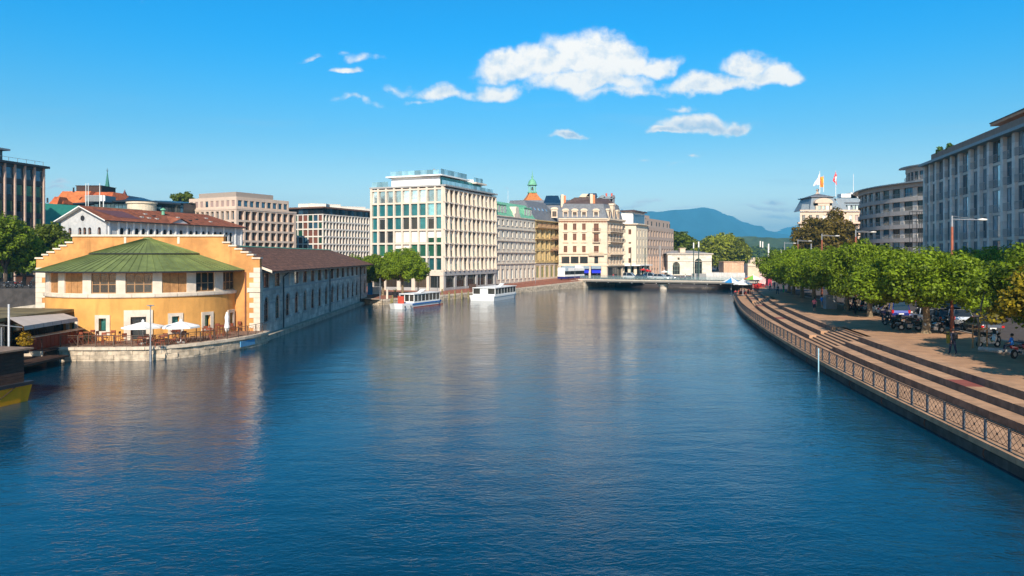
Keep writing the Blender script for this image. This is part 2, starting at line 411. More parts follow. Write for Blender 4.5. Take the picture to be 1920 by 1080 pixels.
M_redpave = mat('red_brick_paving', (.30, .12, .075), .85, var=.15, vscale=2)
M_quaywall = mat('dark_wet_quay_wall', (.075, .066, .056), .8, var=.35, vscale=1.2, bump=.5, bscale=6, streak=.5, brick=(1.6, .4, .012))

M_clear = bpy.data.materials.new('clear_rail_glass'); M_clear.use_nodes = True
_t = M_clear.node_tree; _b = _t.nodes['Principled BSDF']; _b.inputs['Base Color'].default_value = (.25,.36,.36,1); _b.inputs['Roughness'].default_value = .1; _b.inputs['Alpha'].default_value = .25
# ================================================================== water
def build_water():
    m = bpy.data.materials.new('river_water'); m.use_nodes = True; t = m.node_tree
    b = t.nodes['Principled BSDF']
    b.inputs['Roughness'].default_value = .03; b.inputs['IOR'].default_value = 1.37; b.inputs['Specular IOR Level'].default_value = .6
    g = nd(t, 'ShaderNodeNewGeometry'); pos = g.outputs['Position']
    sp = nd(t, 'ShaderNodeSeparateXYZ'); t.links.new(pos, sp.inputs[0])
    big = noise(t, vmth(t, 'MULTIPLY', pos, (1, .6, 1)), .035, 3, .5)
    c = mixc(t, smooth(t, big, .35, .65), (.0003, .024, .048), (.0005, .038, .076))
    t.links.new(c, b.inputs['Base Color'])
    # ripples: swell, chop and small capillary waves, calmer patches between
    w1 = noise(t, vmth(t, 'MULTIPLY', pos, (.7, 1.4, 1)), .42, 3, .5, .5)
    w2 = noise(t, vmth(t, 'MULTIPLY', pos, (.75, 1.3, 1)), 2.4, 4, .5, 1.4)
    w3 = noise(t, pos, .16, 2, .5, .4)
    patch = smooth(t, noise(t, pos, .06, 3, .6), .35, .7)
    h = mth(t, 'ADD', mth(t, 'MULTIPLY', w1, .36), mth(t, 'MULTIPLY', w2, mth(t, 'ADD', .09, mth(t, 'MULTIPLY', patch, .12))))
    w4 = noise(t, vmth(t, 'MULTIPLY', pos, (.8, 1.25, 1)), 6.0, 3, .5, .6)
    h = mth(t, 'ADD', h, mth(t, 'ADD', mth(t, 'MULTIPLY', w3, .4), mth(t, 'MULTIPLY', w4, .05)))
    bn = nd(t, 'ShaderNodeBump'); bn.inputs['Strength'].default_value = 1; bn.inputs['Distance'].default_value = .135
    t.links.new(h, bn.inputs['Height']); t.links.new(bn.outputs[0], b.inputs['Normal'])
    mb = MB(); mb.quad((-3000,-300,0), (3000,-300,0), (3000,240,0), (-3000,240,0))
    return struct(lk('river', mb, m))
river = build_water()
mb = MB(); mb.quad((-3000,-300,-4), (3000,-300,-4), (3000,240,-4), (-3000,240,-4))
struct(lk('river_bed', mb, mat('river_bed', (.03,.035,.03))))
# ================================================================== ground sheets (each with real thickness down to the river bed)
LQ = [(-27.6,137,.95), (-23.5,133.6,.95), (-13.9,148,1.0), (1.7,178,1.15), (20.6,208,1.9)]      # left quay edge
def ground(name, poly, z, m, zb=-4):
    mb = MB(); mb.prism(poly, zb, z); return struct(lk(name, mb, m))
ground('left_bank', [(-3000,110), (-60,110), (-51.5,118), (-51.5,229), (-3000,229)], 4.0, mat('dark_bank_stone', (.055,.048,.045), .9, var=.35, vscale=.8, bump=.4, streak=.4))
# the left quay: a sheet that rises gently to the bridge
mb = MB()
back = [(-51,137,.95), (-51,150,.95), (-45,175,1.0), (-30,205,1.15), (-12,229,1.9)]
for i in range(4):
    a, b2 = LQ[i], LQ[i+1]; c, d2 = back[i], back[i+1]
    mb.quad(a, b2, d2, c)
    mb.quad((a[0],a[1],-3), (b2[0],b2[1],-3), b2, a, 1)
mb.quad(LQ[4], (21,229,2.2), (21,229,2.2), back[4])
mb.quad(LQ[4], (26,229,2.2), (26,229,2.2), (20.6,208,1.9))
mb.quad((20.6,208,1.9), (24,229,2.2), (-12,229,1.9), (-12,229,1.9))
left_quay = struct(lk('left_quay', mb, [M_redpave, M_stone_side]))
ground('far_bank', [(-7800,229.5), (7800,229.5), (7800,15000), (-7800,15000)], 2.1, M_asphalt)
def along(poly, step):
    pts = [Vector(p) for p in poly]; out = []
    for a, b2 in zip(pts, pts[1:]):
        d = (b2-a).length; k = max(1, round(d/step))
        out += [a+(b2-a)*i/k for i in range(k)]
    return out+[pts[-1]]
# quay coping stones, one by one, and the wall stones below
cop = MB(); cop.box(0, 1.9, -.12, .5, -.28, .06); copm = cop.mesh('coping_stone', M_coping)
st = along(LQ, 1.95)
for a, b2 in zip(st, st[1:]):
    d = b2-a; link('coping_stone', copm, left_quay, Matrix.Translation(a+Vector((0,0,.0))) @ Matrix.Rotation(math.atan2(d.y, d.x), 4, 'Z'))
blk = [MB().box(0, 1.15, -.06-.03*k, .3, 0, .36).mesh('wall_stone', M_stone_wall) for k in range(3)]
st = along(LQ, 1.2)
for a, b2 in zip(st, st[1:]):
    d = b2-a; top = min(a.z, b2.z)-.3; r = 0
    while top-.38*(r+1) > -.35 and r < 5:
        link('wall_stone', random.choice(blk), left_quay, Matrix.Translation((a.x+(d.x*.35 if r % 2 else 0), a.y+(d.y*.35 if r % 2 else 0), top-.38*(r+1))) @ Matrix.Rotation(math.atan2(d.y, d.x), 4, 'Z')); r += 1
# ---------------- right bank: curved promenade with bleacher steps
RQ = [(-60,11.5), (-30,14.0), (0,16.9), (20,19.1), (30.1,20.3), (35.9,21.0), (43.4,21.9), (53.4,23.3), (62.3,24.7), (81.2,28.1), (101.1,32.3), (114.6,35.5), (132,40.2), (150,45.2), (160.8,48.6), (188,58)]
_ys = np.array([p[0] for p in RQ], float); _xs = np.array([p[1] for p in RQ], float)
_yf = np.arange(-60, 188.1, .5); _xf = np.interp(_yf, _ys, _xs)
_k = np.ones(25)/25; _xp = np.pad(_xf, 12, mode='reflect', reflect_type='odd'); _xf = np.convolve(_xp, _k, 'valid')
def rq(Y): return float(np.interp(Y, _yf, _xf))
def rqp(Y, off=0):
    x = rq(Y); dx = (rq(Y+.5)-rq(Y-.5)); l = math.hypot(dx, 1)
    return Vector((x+off/l, Y-off*dx/l))
QZ = .75; RZ = .42; PZ = QZ+3*RZ          # quay level, riser, plaza level
OFF = [2.5, 3.55, 4.6]
def strip(name, y0, y1, oa, ob, z, zb, m, step=3, mats=None, inner=None):
    mb = MB(); n = int((y1-y0)/step)+1
    for i in range(n):
        a = y0+(y1-y0)*i/n; b2 = y0+(y1-y0)*(i+1)/n
        p, q, r, s_ = rqp(a, oa), rqp(b2, oa), (rqp(b2, ob) if inner is None else Vector((inner, b2))), (rqp(a, ob) if inner is None else Vector((inner, a)))
        mb.quad((*p, z), (*s_, z), (*r, z), (*q, z)); mb.quad((*p, zb), (*p, z), (*q, z), (*q, zb), 1 if mats else 0)
    return lk(name, mb, mats or m)
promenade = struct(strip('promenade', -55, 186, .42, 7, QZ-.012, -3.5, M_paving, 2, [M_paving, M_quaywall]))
mbw = MB()
plaza = struct(strip('plaza', -55, 186, OFF[2]+.55, 0, PZ-.004, -.1, M_paving, 2, None, 260))
ground('right_bank', [(61,186), (260,186), (260,229.4), (61,229.4)], PZ-.01, M_paving)
ground('right_hinterland', [(259.9,-60), (3000,-60), (3000,229.4), (259.9,229.4)], PZ-.02, M_asphalt)
steps = struct(strip('steps', -55, 186, 2.6, OFF[2]+.6, QZ+.03, QZ-.5, M_paving, 2))
def segbox(y0, y1, oa, ob, z0, z1, gap=.012):
    a, b2, c, d = rqp(y0+gap, oa), rqp(y1-gap, oa), rqp(y1-gap, ob), rqp(y0+gap, ob)
    mb = MB(); o = a
    vs = [(p.x-o.x, p.y-o.y, z) for z in (z0, z1) for p in (a, d, c, b2)]
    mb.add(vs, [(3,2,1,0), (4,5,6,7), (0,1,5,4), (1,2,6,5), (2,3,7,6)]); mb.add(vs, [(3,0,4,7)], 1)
    return mb, o
def seg(name, parent, m, *a, **k):
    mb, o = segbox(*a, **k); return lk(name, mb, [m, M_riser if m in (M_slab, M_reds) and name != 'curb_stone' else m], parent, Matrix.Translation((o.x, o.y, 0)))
M_reds = mat('red_stone_slab', (.26, .07, .05), .85, var=.1)
STAIRS = [(63.2, 71.8), (117.6, 126.4)]
for k in range(3):
    y = 6.0; z1 = QZ+RZ*(k+1)
    while y < 152:
        stair = [s for s in STAIRS if s[0]-.01 <= y < s[1]-.05]
        nxt = min([y+2.35]+[e for s in STAIRS for e in s if e > y+.05])
        if stair:
            s0, s1 = stair[0]
            for j in range(3):
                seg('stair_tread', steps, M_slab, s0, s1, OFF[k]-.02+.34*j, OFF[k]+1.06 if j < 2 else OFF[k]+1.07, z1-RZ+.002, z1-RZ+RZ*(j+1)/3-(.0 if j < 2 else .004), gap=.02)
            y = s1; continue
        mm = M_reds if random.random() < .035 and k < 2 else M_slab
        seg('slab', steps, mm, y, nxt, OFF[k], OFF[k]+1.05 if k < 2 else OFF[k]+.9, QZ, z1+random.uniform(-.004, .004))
        y = nxt
# promenade slabs and the curb along the water
y = 16.0; j = 0
while y < 150:
    nxt = y+1.9
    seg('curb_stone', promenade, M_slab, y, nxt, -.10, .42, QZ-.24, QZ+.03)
    if y < 96:
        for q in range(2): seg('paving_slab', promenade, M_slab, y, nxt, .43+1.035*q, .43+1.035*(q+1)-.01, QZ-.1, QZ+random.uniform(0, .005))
    y = nxt
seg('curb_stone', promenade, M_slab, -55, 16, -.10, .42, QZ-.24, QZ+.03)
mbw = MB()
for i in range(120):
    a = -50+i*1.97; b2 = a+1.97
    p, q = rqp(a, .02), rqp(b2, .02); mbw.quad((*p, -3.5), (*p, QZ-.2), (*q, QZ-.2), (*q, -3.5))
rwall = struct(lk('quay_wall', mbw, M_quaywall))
hook = MB(); hook.path([(0,0,.25), (-.10,0,.15), (-.13,0,-.05), (-.07,0,-.2), (-.02,0,-.26)], [.035,.035,.035,.03,.02], 6); hook.box(-.03, .03, -.09, .09, .2, .34)
hm = hook.mesh('mooring_hook', mat('rusty_iron', (.13,.05,.03), .8, var=.3))
y = 26.0
while y < 110:
    p = rqp(y, 0); link('mooring_hook', hm, rwall, Matrix.Translation((p.x-.03, p.y, QZ-.46)) @ Matrix.Diagonal((.8,.8,.8,1))); y += 5.8
# ---------------- quay railing, right
rail = thing('quay_railing', 'long blue-grey lattice railing curving along the right quay above the water', 'railing', (rq(20), 20, QZ))
S_ = 1.92; ys = []; y = 17.0
while y < 149:
    ys.append(y); d = (rq(y+1)-rq(y)); y += S_/math.hypot(1, d)
pm = MB(); pm.box(-.05,.05,-.035,.035,.03,.93); pm.box(-.07,.07,-.06,.06,.03,.06); pm = pm.mesh('post', M_railblue)
lat = MB(); w_, h0, h1 = S_-.12, .16, .84
lat.box(.05, S_-.05, -.022, .022, .90, .945); lat.box(.06, S_-.06, -.012, .012, h1, h1+.025); lat.box(.06, S_-.06, -.012, .012, h0-.025, h0)
def bar(mb, x0, z0, x1, z1, r=.011): mb.tube((x0,0,z0), (x1,0,z1), r, n=4, caps=False)
nx_ = 4
for i in range(-2, nx_+1):
    for sgn in (1, -1):
        # diagonals spanning the panel height at half pitch
        cw = w_/nx_; xa = .06+i*cw; xb = xa+2*cw
        za, zb = (h0, h1) if sgn > 0 else (h1, h0)
        x0, x1, z0, z1 = xa, xb, za, zb
        if x0 < .06: z0 = za+(zb-za)*(.06-xa)/(xb-xa); x0 = .06
        if x1 > .06+w_: z1 = za+(zb-za)*(.06+w_-xa)/(xb-xa); x1 = .06+w_
        if x1-x0 > .05: bar(lat, x0, z0, x1, z1)
lat.tube((S_/2,-.015,.5), (S_/2,.015,.5), .06, n=8)
lat = lat.mesh('lattice_panel', mat('dark_lattice_iron', (.05,.04,.035), .6, metal=.2))
for i, y in enumerate(ys):
    p = rqp(y, .2); link('post', pm, rail, Matrix.Translation((p.x, p.y, QZ)))
    if i < len(ys)-1:
        q = rqp(ys[i+1], .2); d = q-p
        link('lattice_panel', lat, rail, Matrix.Translation((p.x, p.y, QZ)) @ Matrix.Rotation(math.atan2(d.y, d.x), 4, 'Z') @ Matrix.Diagonal((d.length/S_, 1, 1, 1)))
# ---------------- road on the right bank beyond the plane trees
def rx(Y): return 42.6+(Y-74)*.155 if Y > 20 else 34.2      # kerb line of the road
mb = MB(); kb = MB(); kf = MB()
yy_ = [10+5*i for i in range(44)]
for a, b2 in zip(yy_, yy_[1:]):
    mb.quad((rx(a)-.9, a, PZ+.006), (rx(a)+13, a, PZ+.006), (rx(b2)+13, b2, PZ+.006), (rx(b2)-.9, b2, PZ+.006))
road = struct(lk('road', mb, M_asphalt))
km = MB(); km.box(0, 1.0, -.15, 0, 0, .1); km = km.mesh('kerb_stone', M_kerb)
for i in range(90):
    a = 36+i*1.02
    link('kerb_stone', km, road, Matrix.Translation((rx(a)-.9, a, PZ)) @ Matrix.Rotation(math.atan2(1, .155), 4, 'Z'))
mb = MB()
for a, b2 in zip(yy_, yy_[1:]):
    x = 13
    vs = [(rx(a)+x, a, PZ+.12), (rx(a)+x+7, a, PZ+.12), (rx(b2)+x+7, b2, PZ+.12), (rx(b2)+x, b2, PZ+.12)]
    mb.quad(*vs); mb.quad((rx(a)+x, a, PZ), (rx(b2)+x, b2, PZ), vs[3], vs[0])
struct(lk('far_pavement', mb, M_kerb))
# ---------------- the bridge
bz = 2.35
BA, BB = Vector((19.6, 208)), Vector((62, 186))
bd = (BB-BA).normalized(); bn_ = Vector((-bd.y, bd.x))
bridge = thing('road_bridge', 'low flat road bridge with pale concrete edge and one round pier crossing the river', 'bridge', (BA.x, BA.y, 0))
BF = Face(BA, BB, 0)
mb = MB(); mb.box(-1, BF.L+1, -.9, 26, bz-.25, bz); lk('deck', mb, M_asphalt, bridge, BF.M)
mb = MB(); mb.extrude_y([(0,0)], 0, 1) if 0 else None
prof = [(-.25, bz+.12), (-.25, bz-.05), (-.12, bz-.28), (.25, bz-.62), (.25, bz+.12)]
n = 12
for i in range(n):          # fascia panels
    a = -1+(BF.L+2)*i/n; b2 = -1+(BF.L+2)*(i+1)/n-.02
    mb = MB(); vs = [(x, -1+y, z) for x in (a, b2) for (y, z) in prof]; k = len(prof)
    mb.add(vs, [(j, (j+1) % k, k+(j+1) % k, k+j) for j in range(k)]+[tuple(range(k)), tuple(range(2*k-1, k-1, -1))])
    lk('fascia_panel', mb, M_concrete, bridge, BF.M)
mb = MB(); mb.box(-1, BF.L+1, 1.4, 24, bz-.95, bz-.26); lk('girder', mb, M_ink, bridge, BF.M)
u = BF.upx(1241)
mb = MB(); mb.lathe([(0,-3), (1.1,-3), (1.1,.5), (1.25,.9), (1.6,1.15), (1.6,1.4), (0,1.4)], 20); lk('pier', mb, M_lime, bridge, BF.at(u, 1.6), sm=True)
mb = MB(); mb.box(-3, 1.5, -.5, 24, -3, bz-.3); lk('abutment', mb, M_stone_side, bridge, BF.M)
mb = MB(); mb.box(BF.L-1, BF.L+3, 0, 24, -3, bz-.3); lk('abutment', mb, M_stone_side, bridge, BF.M)
lm = MB(); lm.lathe([(0,-.12), (.10,-.1), (.13,0), (0,.06)], 8); lm = lm.mesh('lamp', M_white)
for i in range(13): link('lamp', lm, bridge, BF.at(1.5+i*3.4, -.72, bz-.72))
gp = MB(); gp.box(.03, 1.97, -.01, .01, .1, .95); gp = gp.mesh('glass_panel', M_clear)
pp = MB(); pp.box(-.03,.03,-.03,.03,0,1.08); pp = pp.mesh('post', M_steel)
brail = thing('bridge_railing', 'glass panel railing along the near edge of the bridge', 'railing', (BA.x, BA.y, bz))
for i in range(24):
    link('post', pp, brail, BF.at(i*2, -.8, bz+.12))
    if i < 23: link('glass_panel', gp, brail, BF.at(i*2, -.8, bz+.12))
mb = MB(); mb.box(-.1, 46.2, -.83, -.77, 1.18+bz, 1.23+bz); lk('handrail', mb, M_steel, brail, BF.M)
# ---------------- hills, mountain, haze
def ridge(name, pts, Y, depth, m, zb=-5, rough=.02, seed=1, rows=10):
    """a hill range: skyline points (px, py) at distance Y, falling towards the camera and away"""
    rs = np.random.RandomState(seed); px = np.array([p[0] for p in pts], float); py = np.array([p[1] for p in pts], float)
    n = 240; xs = np.linspace(px[0], px[-1], n); ys_ = np.interp(xs, px, py)
    top = np.array([ZY(y, Y) for y in ys_]); X = (xs-960)/F*Y
    nz = np.zeros(n)
    for k in range(1, 7): nz += np.sin(np.linspace(0, 14*k*2, n)+rs.rand()*6)*rough*(top.mean())/k
    top = top+nz; vs = []; prof = [(-1, 0), (-.7, .16), (-.48, .36), (-.3, .6), (-.16, .82), (-.06, .95), (0, 1), (.1, .97), (.4, .6), (1, 0)]
    for (t, hh) in prof:
        for i in range(n):
            w = 1+.12*math.sin(i*.31+t*9)+.08*math.sin(i*.83+t*17+seed)
            hgt = hh if hh in (0, 1) else min(.995, hh*w)
            vs.append((X[i]*(1+t*depth/Y*.4), Y+t*depth, zb+(top[i]-zb)*hgt))
    fs = [(r*n+i, r*n+i+1, (r+1)*n+i+1, (r+1)*n+i) for r in range(len(prof)-1) for i in range(n-1)]
    mb = MB(); mb.add(vs, fs); return struct(lk(name, mb, m, sm=True))
M_mount = mat('haze_tinted_forest', (.018, .065, .095), .95, var=.35, vscale=.004)  # forest colour shifted to blue: part of the distance haze is painted in
ridge('mountain', [(700,420), (900,408), (1100,399), (1170,394.6), (1210,396.4), (1240,397.3), (1263,393), (1290,392), (1316,390.7), (1330,392.5), (1351,400), (1374,406), (1386,413), (1404,421), (1420,426.5), (1435,431), (1451,434), (1480,442), (1560,460), (1700,474)], 8000, 2300, M_mount, rough=.008)
ridge('far_mountain', [(1380,440), (1440,438), (1462,433), (1475,426.5), (1488,424), (1505,428), (1540,436), (1650,446)], 11500, 1500, M_mount, rough=.006, seed=4)
haze = MB(); haze.box(-8500, 8500, -400, 15500, -5.2, 640)
hm_ = bpy.data.materials.new('haze'); hm_.use_nodes = True
ht = hm_.node_tree; ht.nodes.remove(ht.nodes['Principled BSDF'])
pv = nd(ht, 'ShaderNodeVolumePrincipled'); pv.inputs['Color'].default_value = (.15, .64, 1, 1); pv.inputs['Density'].default_value = .00016; pv.inputs['Anisotropy'].default_value = 0
ht.links.new(pv.outputs[0], ht.nodes['Material Output'].inputs['Volume'])
HAZE = True
if HAZE: stuff(lk('haze', haze, hm_))
# ================================================================== building kit
def bar_parts(root, F_, name, m, u0, u1, v0, v1, w0, w1):
    mb = MB(); mb.box(0, u1-u0, 0, v1-v0, 0, w1-w0); return lk(name, mb, m, root, F_.at(u0, v0, w0))
def put(root, me, F_, u, v, w, name='window'): return link(name, me, root, F_.at(u, v, w))
def body(root, poly, z0, z1, m, inset=.45, name='core', roof=None, rt=.3):
    c = Vector((sum(p[0] for p in poly)/len(poly), sum(p[1] for p in poly)/len(poly)))
    q = [Vector(p[:2])+(c-Vector(p[:2])).normalized()*inset*1.42 for p in poly]
    mb = MB(); mb.prism([tuple(p) for p in q], z0, z1); lk(name, mb, m, root)
    if roof:
        mb = MB(); mb.prism([tuple(Vector(p[:2])+(c-Vector(p[:2])).normalized()*.2) for p in poly], z1, z1+rt); lk('roof', mb, roof, root)
def quadpoly(L_, C, R): return [tuple(L_), tuple(C), tuple(R), tuple(Vector(L_)+Vector(R)-Vector(C))]
def roofclutter(root, items):      # (x, y, z, sx, sy, sz, rz, material)
    for (x, y, z, a, b2, c, r, m) in items:
        mb = MB(); mb.box(-a/2, a/2, -b2/2, b2/2, 0, c*.9); mb.box(-a/2-.08, a/2+.08, -b2/2-.08, b2/2+.08, c*.9, c)
        lk('roof_unit', mb, m, root, Matrix.Translation((x, y, z)) @ Matrix.Rotation(r, 4, 'Z'))

# ================================================================== 1. market hall with the stepped gable and the round drum
GZ = 1.13
hall = thing('market_hall', 'orange hall with stepped gable, round drum under a green cone roof and long grey wing', 'hall', (-37.65, 76, 0))
GY = 75.9; GL, GR = P(68, GY).x, P(487, GY).x; GC = (GL+GR)/2
hs = [(68,485.4),(80.7,479),(90,474),(101.6,468),(113,462),(124.5,455.8),(136,443.5)]
prof = []; prev = None
for i, (px, py) in enumerate(hs):
    x = P(px, GY).x; z = ZY(py, GY)
    if prev is not None: prof.append((x, prev))
    prof.append((x, z)); prev = z
right = [(2*GC-x, z) for (x, z) in reversed(prof)]
mb = MB(); mb.extrude_y([(GL, -1)]+prof+right+[(GR-.002, -1)], GY, GY+.6); lk('gable_wall', mb, M_stucco_g, hall)
xs_ = [P(p[0], GY).x for p in hs]; zs_ = [ZY(p[1], GY) for p in hs]
for i in range(6):
    for s in (1, -1):
        a, b2 = xs_[i], xs_[i+1]
        if s < 0: a, b2 = 2*GC-b2, 2*GC-a
        mb = MB(); mb.box(a-.1, b2+.1, GY-.12, GY+.72, zs_[i], zs_[i]+.16); lk('cap_stone', mb, M_lime, hall)
n = 9; a0, a1 = xs_[6], 2*GC-xs_[6]
for i in range(n):
    mb = MB(); mb.box(a0-.1+(a1-a0+.2)*i/n+.01, a0-.1+(a1-a0+.2)*(i+1)/n-.01, GY-.15, GY+.75, zs_[6], zs_[6]+.2); lk('cap_stone', mb, M_lime, hall)
for px in (275+60, 275-40):      # little pilaster stubs under the coping
    x = P(px, GY).x; mb = MB(); mb.box(x-.12, x+.12, GY-.06, GY, zs_[6]-.75, zs_[6]); lk('stub', mb, M_lime, hall)
# quoins at both corners
for s, xc in ((1, GR), (-1, GL)):
    z = .9; k = 0
    while z < 7.2:
        w = 1.05 if k % 2 else .62; hgt = .52
        if 4.9 < z+hgt/2 < 5.5: w = 1.3
        mb = MB()
        if s > 0: mb.box(xc-w, xc+.04, GY-.06, GY+.64, z+.01, z+hgt-.01)
        else: mb.box(xc-.04, xc+w, GY-.06, GY+.64, z+.01, z+hgt-.01)
        lk('quoin', mb, M_lime, hall); z += hgt; k += 1
mb = MB(); mb.box(GR-1.25, GR+.08, GY-.14, GY+.66, 5.12, 5.42); lk('string_course', mb, M_lime, hall)
# drum
DC = Vector((GC, GY)); DR = 9.0
def dang(px, R=DR):
    t = (px-960)/F; a = t*t+1; b2 = -2*(t*DC.x+DC.y); c = DC.x**2+DC.y**2-R*R
    Y = (-b2-math.sqrt(max(0, b2*b2-4*a*c)))/(2*a); return math.atan2(t*Y-DC.x, DC.y-Y)
def dmp(u, v, w): r = DR-v; p = u/DR; return (DC.x+r*math.sin(p), DC.y-r*math.cos(p), w)
gal = [(92,108,'b'),(120,154,'b'),(170,217,'o'),(235,286,'o'),(304,351,'b'),(368,404,'o'),(419,441,'o')]
low = [(130.5,140.5,4,605,620.5),(186.5,198.5,4,597,621),(247,272,3,594,640),(323,335,4,593,619),(383.5,394,4,590.5,612.5),(429.5,436.5,4,586,606)]
h_ = []; GW0, GW1 = 5.42, 7.28
gw = []
for (a, b2, k) in gal:
    ua, ub = dang(a)*DR, dang(b2)*DR; h_.append((ua, ub, GW0, GW1)); gw.append((ua, ub, k))
lw = []
for (a, b2, k, ya, yb) in low:
    ua, ub = dang(a)*DR, dang(b2)*DR; um = (ua+ub)/2; w = 1.28 if k == 3 else .66
    Y = dmp(um, 0, 0)[1]; za, zb = ZY(ya, Y), max(GZ+.02, ZY(yb, Y))
    h_.append((um-w/2, um+w/2, zb, za)); lw.append((um, w, zb, za, k))
arc = PI/2*DR-.02
mb = wallholes(2*arc, 4.15, [x for x in h_ if x[3] < 5], .45, dmp, .7, -arc, 1.0); lk('drum_wall', mb, M_stucco_o, hall)
mb = wallholes(2*arc, 2.25, [x for x in h_ if x[2] > 5], .5, lambda u, v, w: dmp(u, v+.04, w), .7, -arc, 5.15); lk('gallery_wall', mb, M_lime, hall)
nb = 15
for i in range(nb):      # white stone band under the gallery, stone by stone
    a, b2 = -PI/2+PI*i/nb+.002, -PI/2+PI*(i+1)/nb-.002
    mb = MB(); mb.lathe([(DR-.1, 5.02), (DR+.12, 5.02), (DR+.16, 5.10), (DR+.16, 5.34), (DR-.1, 5.36)], 3, tuple(DC), 0, a-PI/2, b2-PI/2); lk('band_stone', mb, M_lime, hall)
mb = MB(); mb.lathe([(DR-.55, 1.1), (DR-.55, 7.5)], 40, tuple(DC), 0, -PI, 0); lk('drum_core', mb, M_ink, hall)
def tang(um, v, w, off): p = um/DR; x, y, z = dmp(um, v, w); return Matrix.Translation((x, y, z)) @ Matrix.Rotation(p, 4, 'Z') @ Matrix.Translation((off, 0, 0))
for (ua, ub, k) in gw:
    um = (ua+ub)/2; w = ub-ua; n = 3 if w > 1.6 else (2 if w > 1 else 1)
    if k == 'b':
        for j in range(n):
            mb = MB(); ww = w/n; mb.box(.02, ww-.02, -.03, .03, 0, GW1-GW0)
            for q in range(1, 4): mb.box(.02+ww*q/4-.008, .02+ww*q/4+.008, -.04, -.03, .02, GW1-GW0-.02)
            lk('shutter', mb, M_wood_board, hall, tang(um, .25, GW0, -w/2+j*ww))
    else:
        fr = MB(); hh = GW1-GW0; fr.box(0,.09,-.05,.05,0,hh); fr.box(w-.09,w,-.05,.05,0,hh); fr.box(.09,w-.09,-.05,.05,0,.09); fr.box(.09,w-.09,-.05,.05,hh-.09,hh)
        for j in range(1, n): fr.box(w*j/n-.05, w*j/n+.05, -.045, .045, .09, hh-.09)
        fr.box(.09, w-.09, -.04, .04, hh*.42, hh*.42+.07)
        f = lk('window', fr, mat('varnished_frame', (.34,.19,.09), .5), hall, tang(um, .3, GW0, -w/2))
        for j in range(n):
            mb = MB(); mb.quad((w*j/n,.0,0), (w*(j+1)/n,.0,0), (w*(j+1)/n,.0,hh), (w*j/n,.0,hh)); lk('pane', mb, G_dark, f, tang(um, .3, GW0, -w/2))
        if um > 6:
            mb = MB()
            for j in range(5): mb.lathe([(.05, .25), (.12, .35), (.02, .75)], 6, (w*(.15+.17*j), .35)); mb.box(w*(.15+.17*j)-.12, w*(.15+.17*j)+.12, .25, .45, 0, .25)
            lk('window_chairs', mb, M_steel, f, tang(um, .3, GW0, -w/2))
for (um, w, zb, za, k) in lw:
    b_ = .34 if w < 1 else .55; bt = .30 if w < 1 else .62
    for nm, (x0, x1, z0, z1) in (('jamb', (-w/2-b_, -w/2, zb-(.35 if w < 1 else 0), za+bt)), ('jamb', (w/2, w/2+b_, zb-(.35 if w < 1 else 0), za+bt)), ('lintel', (-w/2+.003, w/2-.003, za, za+bt)), ('sill', (-w/2+.003, w/2-.003, zb-.35, zb))):
        if nm == 'sill' and w > 1: continue
        mb = MB(); mb.box(x0, x1, -.07, .3, z0, z1); lk(nm, mb, M_lime, hall, tang(um, 0, 0, 0))
    wm = winmesh(w, za-zb, M_frame_dk, glass('jade_glass', (.05,.20,.18), metal=.3, rough=.08) if w < 1 else G_dark, 1 if w < 1 else 2, 1 if w < 1 else 2, .06)
    link('window', wm, hall, tang(um, .3, zb, -w/2))
# green cone roof: standing seam panels in two tiers
T1 = [(9.95, 7.42), (5.15, 9.02)]; T2 = [(5.3, 9.12), (.42, 10.62)]
def seam_panel(r0, z0, r1, z1, a):
    mb = MB(); h = a/2
    def q(r, t, z, up=0): return (r*math.sin(t), -r*math.cos(t), z+up)
    A, B_, C_, D_ = q(r0,-h,z0), q(r0,h,z0), q(r1,h,z1), q(r1,-h,z1)
    mb.quad(A, B_, C_, D_); mb.quad(q(r0,-h,z0,-.1), q(r0,h,z0,-.1), B_, A)
    e = .022/r0; e1 = .012/max(r1, .4)
    s = [q(r0,h-e,z0), q(r0,h-e,z0,.05), q(r0,h,z0,.05), q(r1,h,z1,.05), q(r1,h-e1,z1,.05), q(r1,h-e1,z1)]
    mb.quad(s[0], s[1], s[4], s[5]); mb.quad(s[1], s[2], s[3], s[4])
    return mb.mesh('roof_panel', M_cop_green)
for (T, n, lip) in ((T1, 42, .9), (T2, 30, .6)):
    me = seam_panel(T[0][0], T[0][1], T[1][0], T[1][1], PI/n)
    for i in range(n): link('roof_panel', me, hall, Matrix.Translation((DC.x, DC.y, 0)) @ Matrix.Rotation(-PI/2+PI*(i+.5)/n, 4, 'Z'))
mb = MB(); mb.lathe([(DR-.5, 7.36), (9.97, 7.30), (9.99, 7.43), (9.9, 7.44)], 60, tuple(DC), 0, -PI, 0); lk('gutter', mb, M_dk, hall)
mb = MB(); mb.lathe([(5.05, 9.0), (5.32, 9.02), (5.34, 9.12), (5.2, 9.14)], 40, tuple(DC), 0, -PI, 0); lk('roof_step', mb, M_dk, hall)
mb = MB(); mb.lathe([(.5, 10.58), (.45, 10.72), (0, 10.78)], 12, tuple(DC), 0, -PI, 0); lk('roof_cap', mb, M_cop_green, hall)
mb = MB(); mb.tube((GR-1.45, GY-.1, 1.1), (GR-1.45, GY-.1, 7.2), .07); lk('downpipe', mb, mat('rust_pipe', (.20,.07,.04), .6), hall)
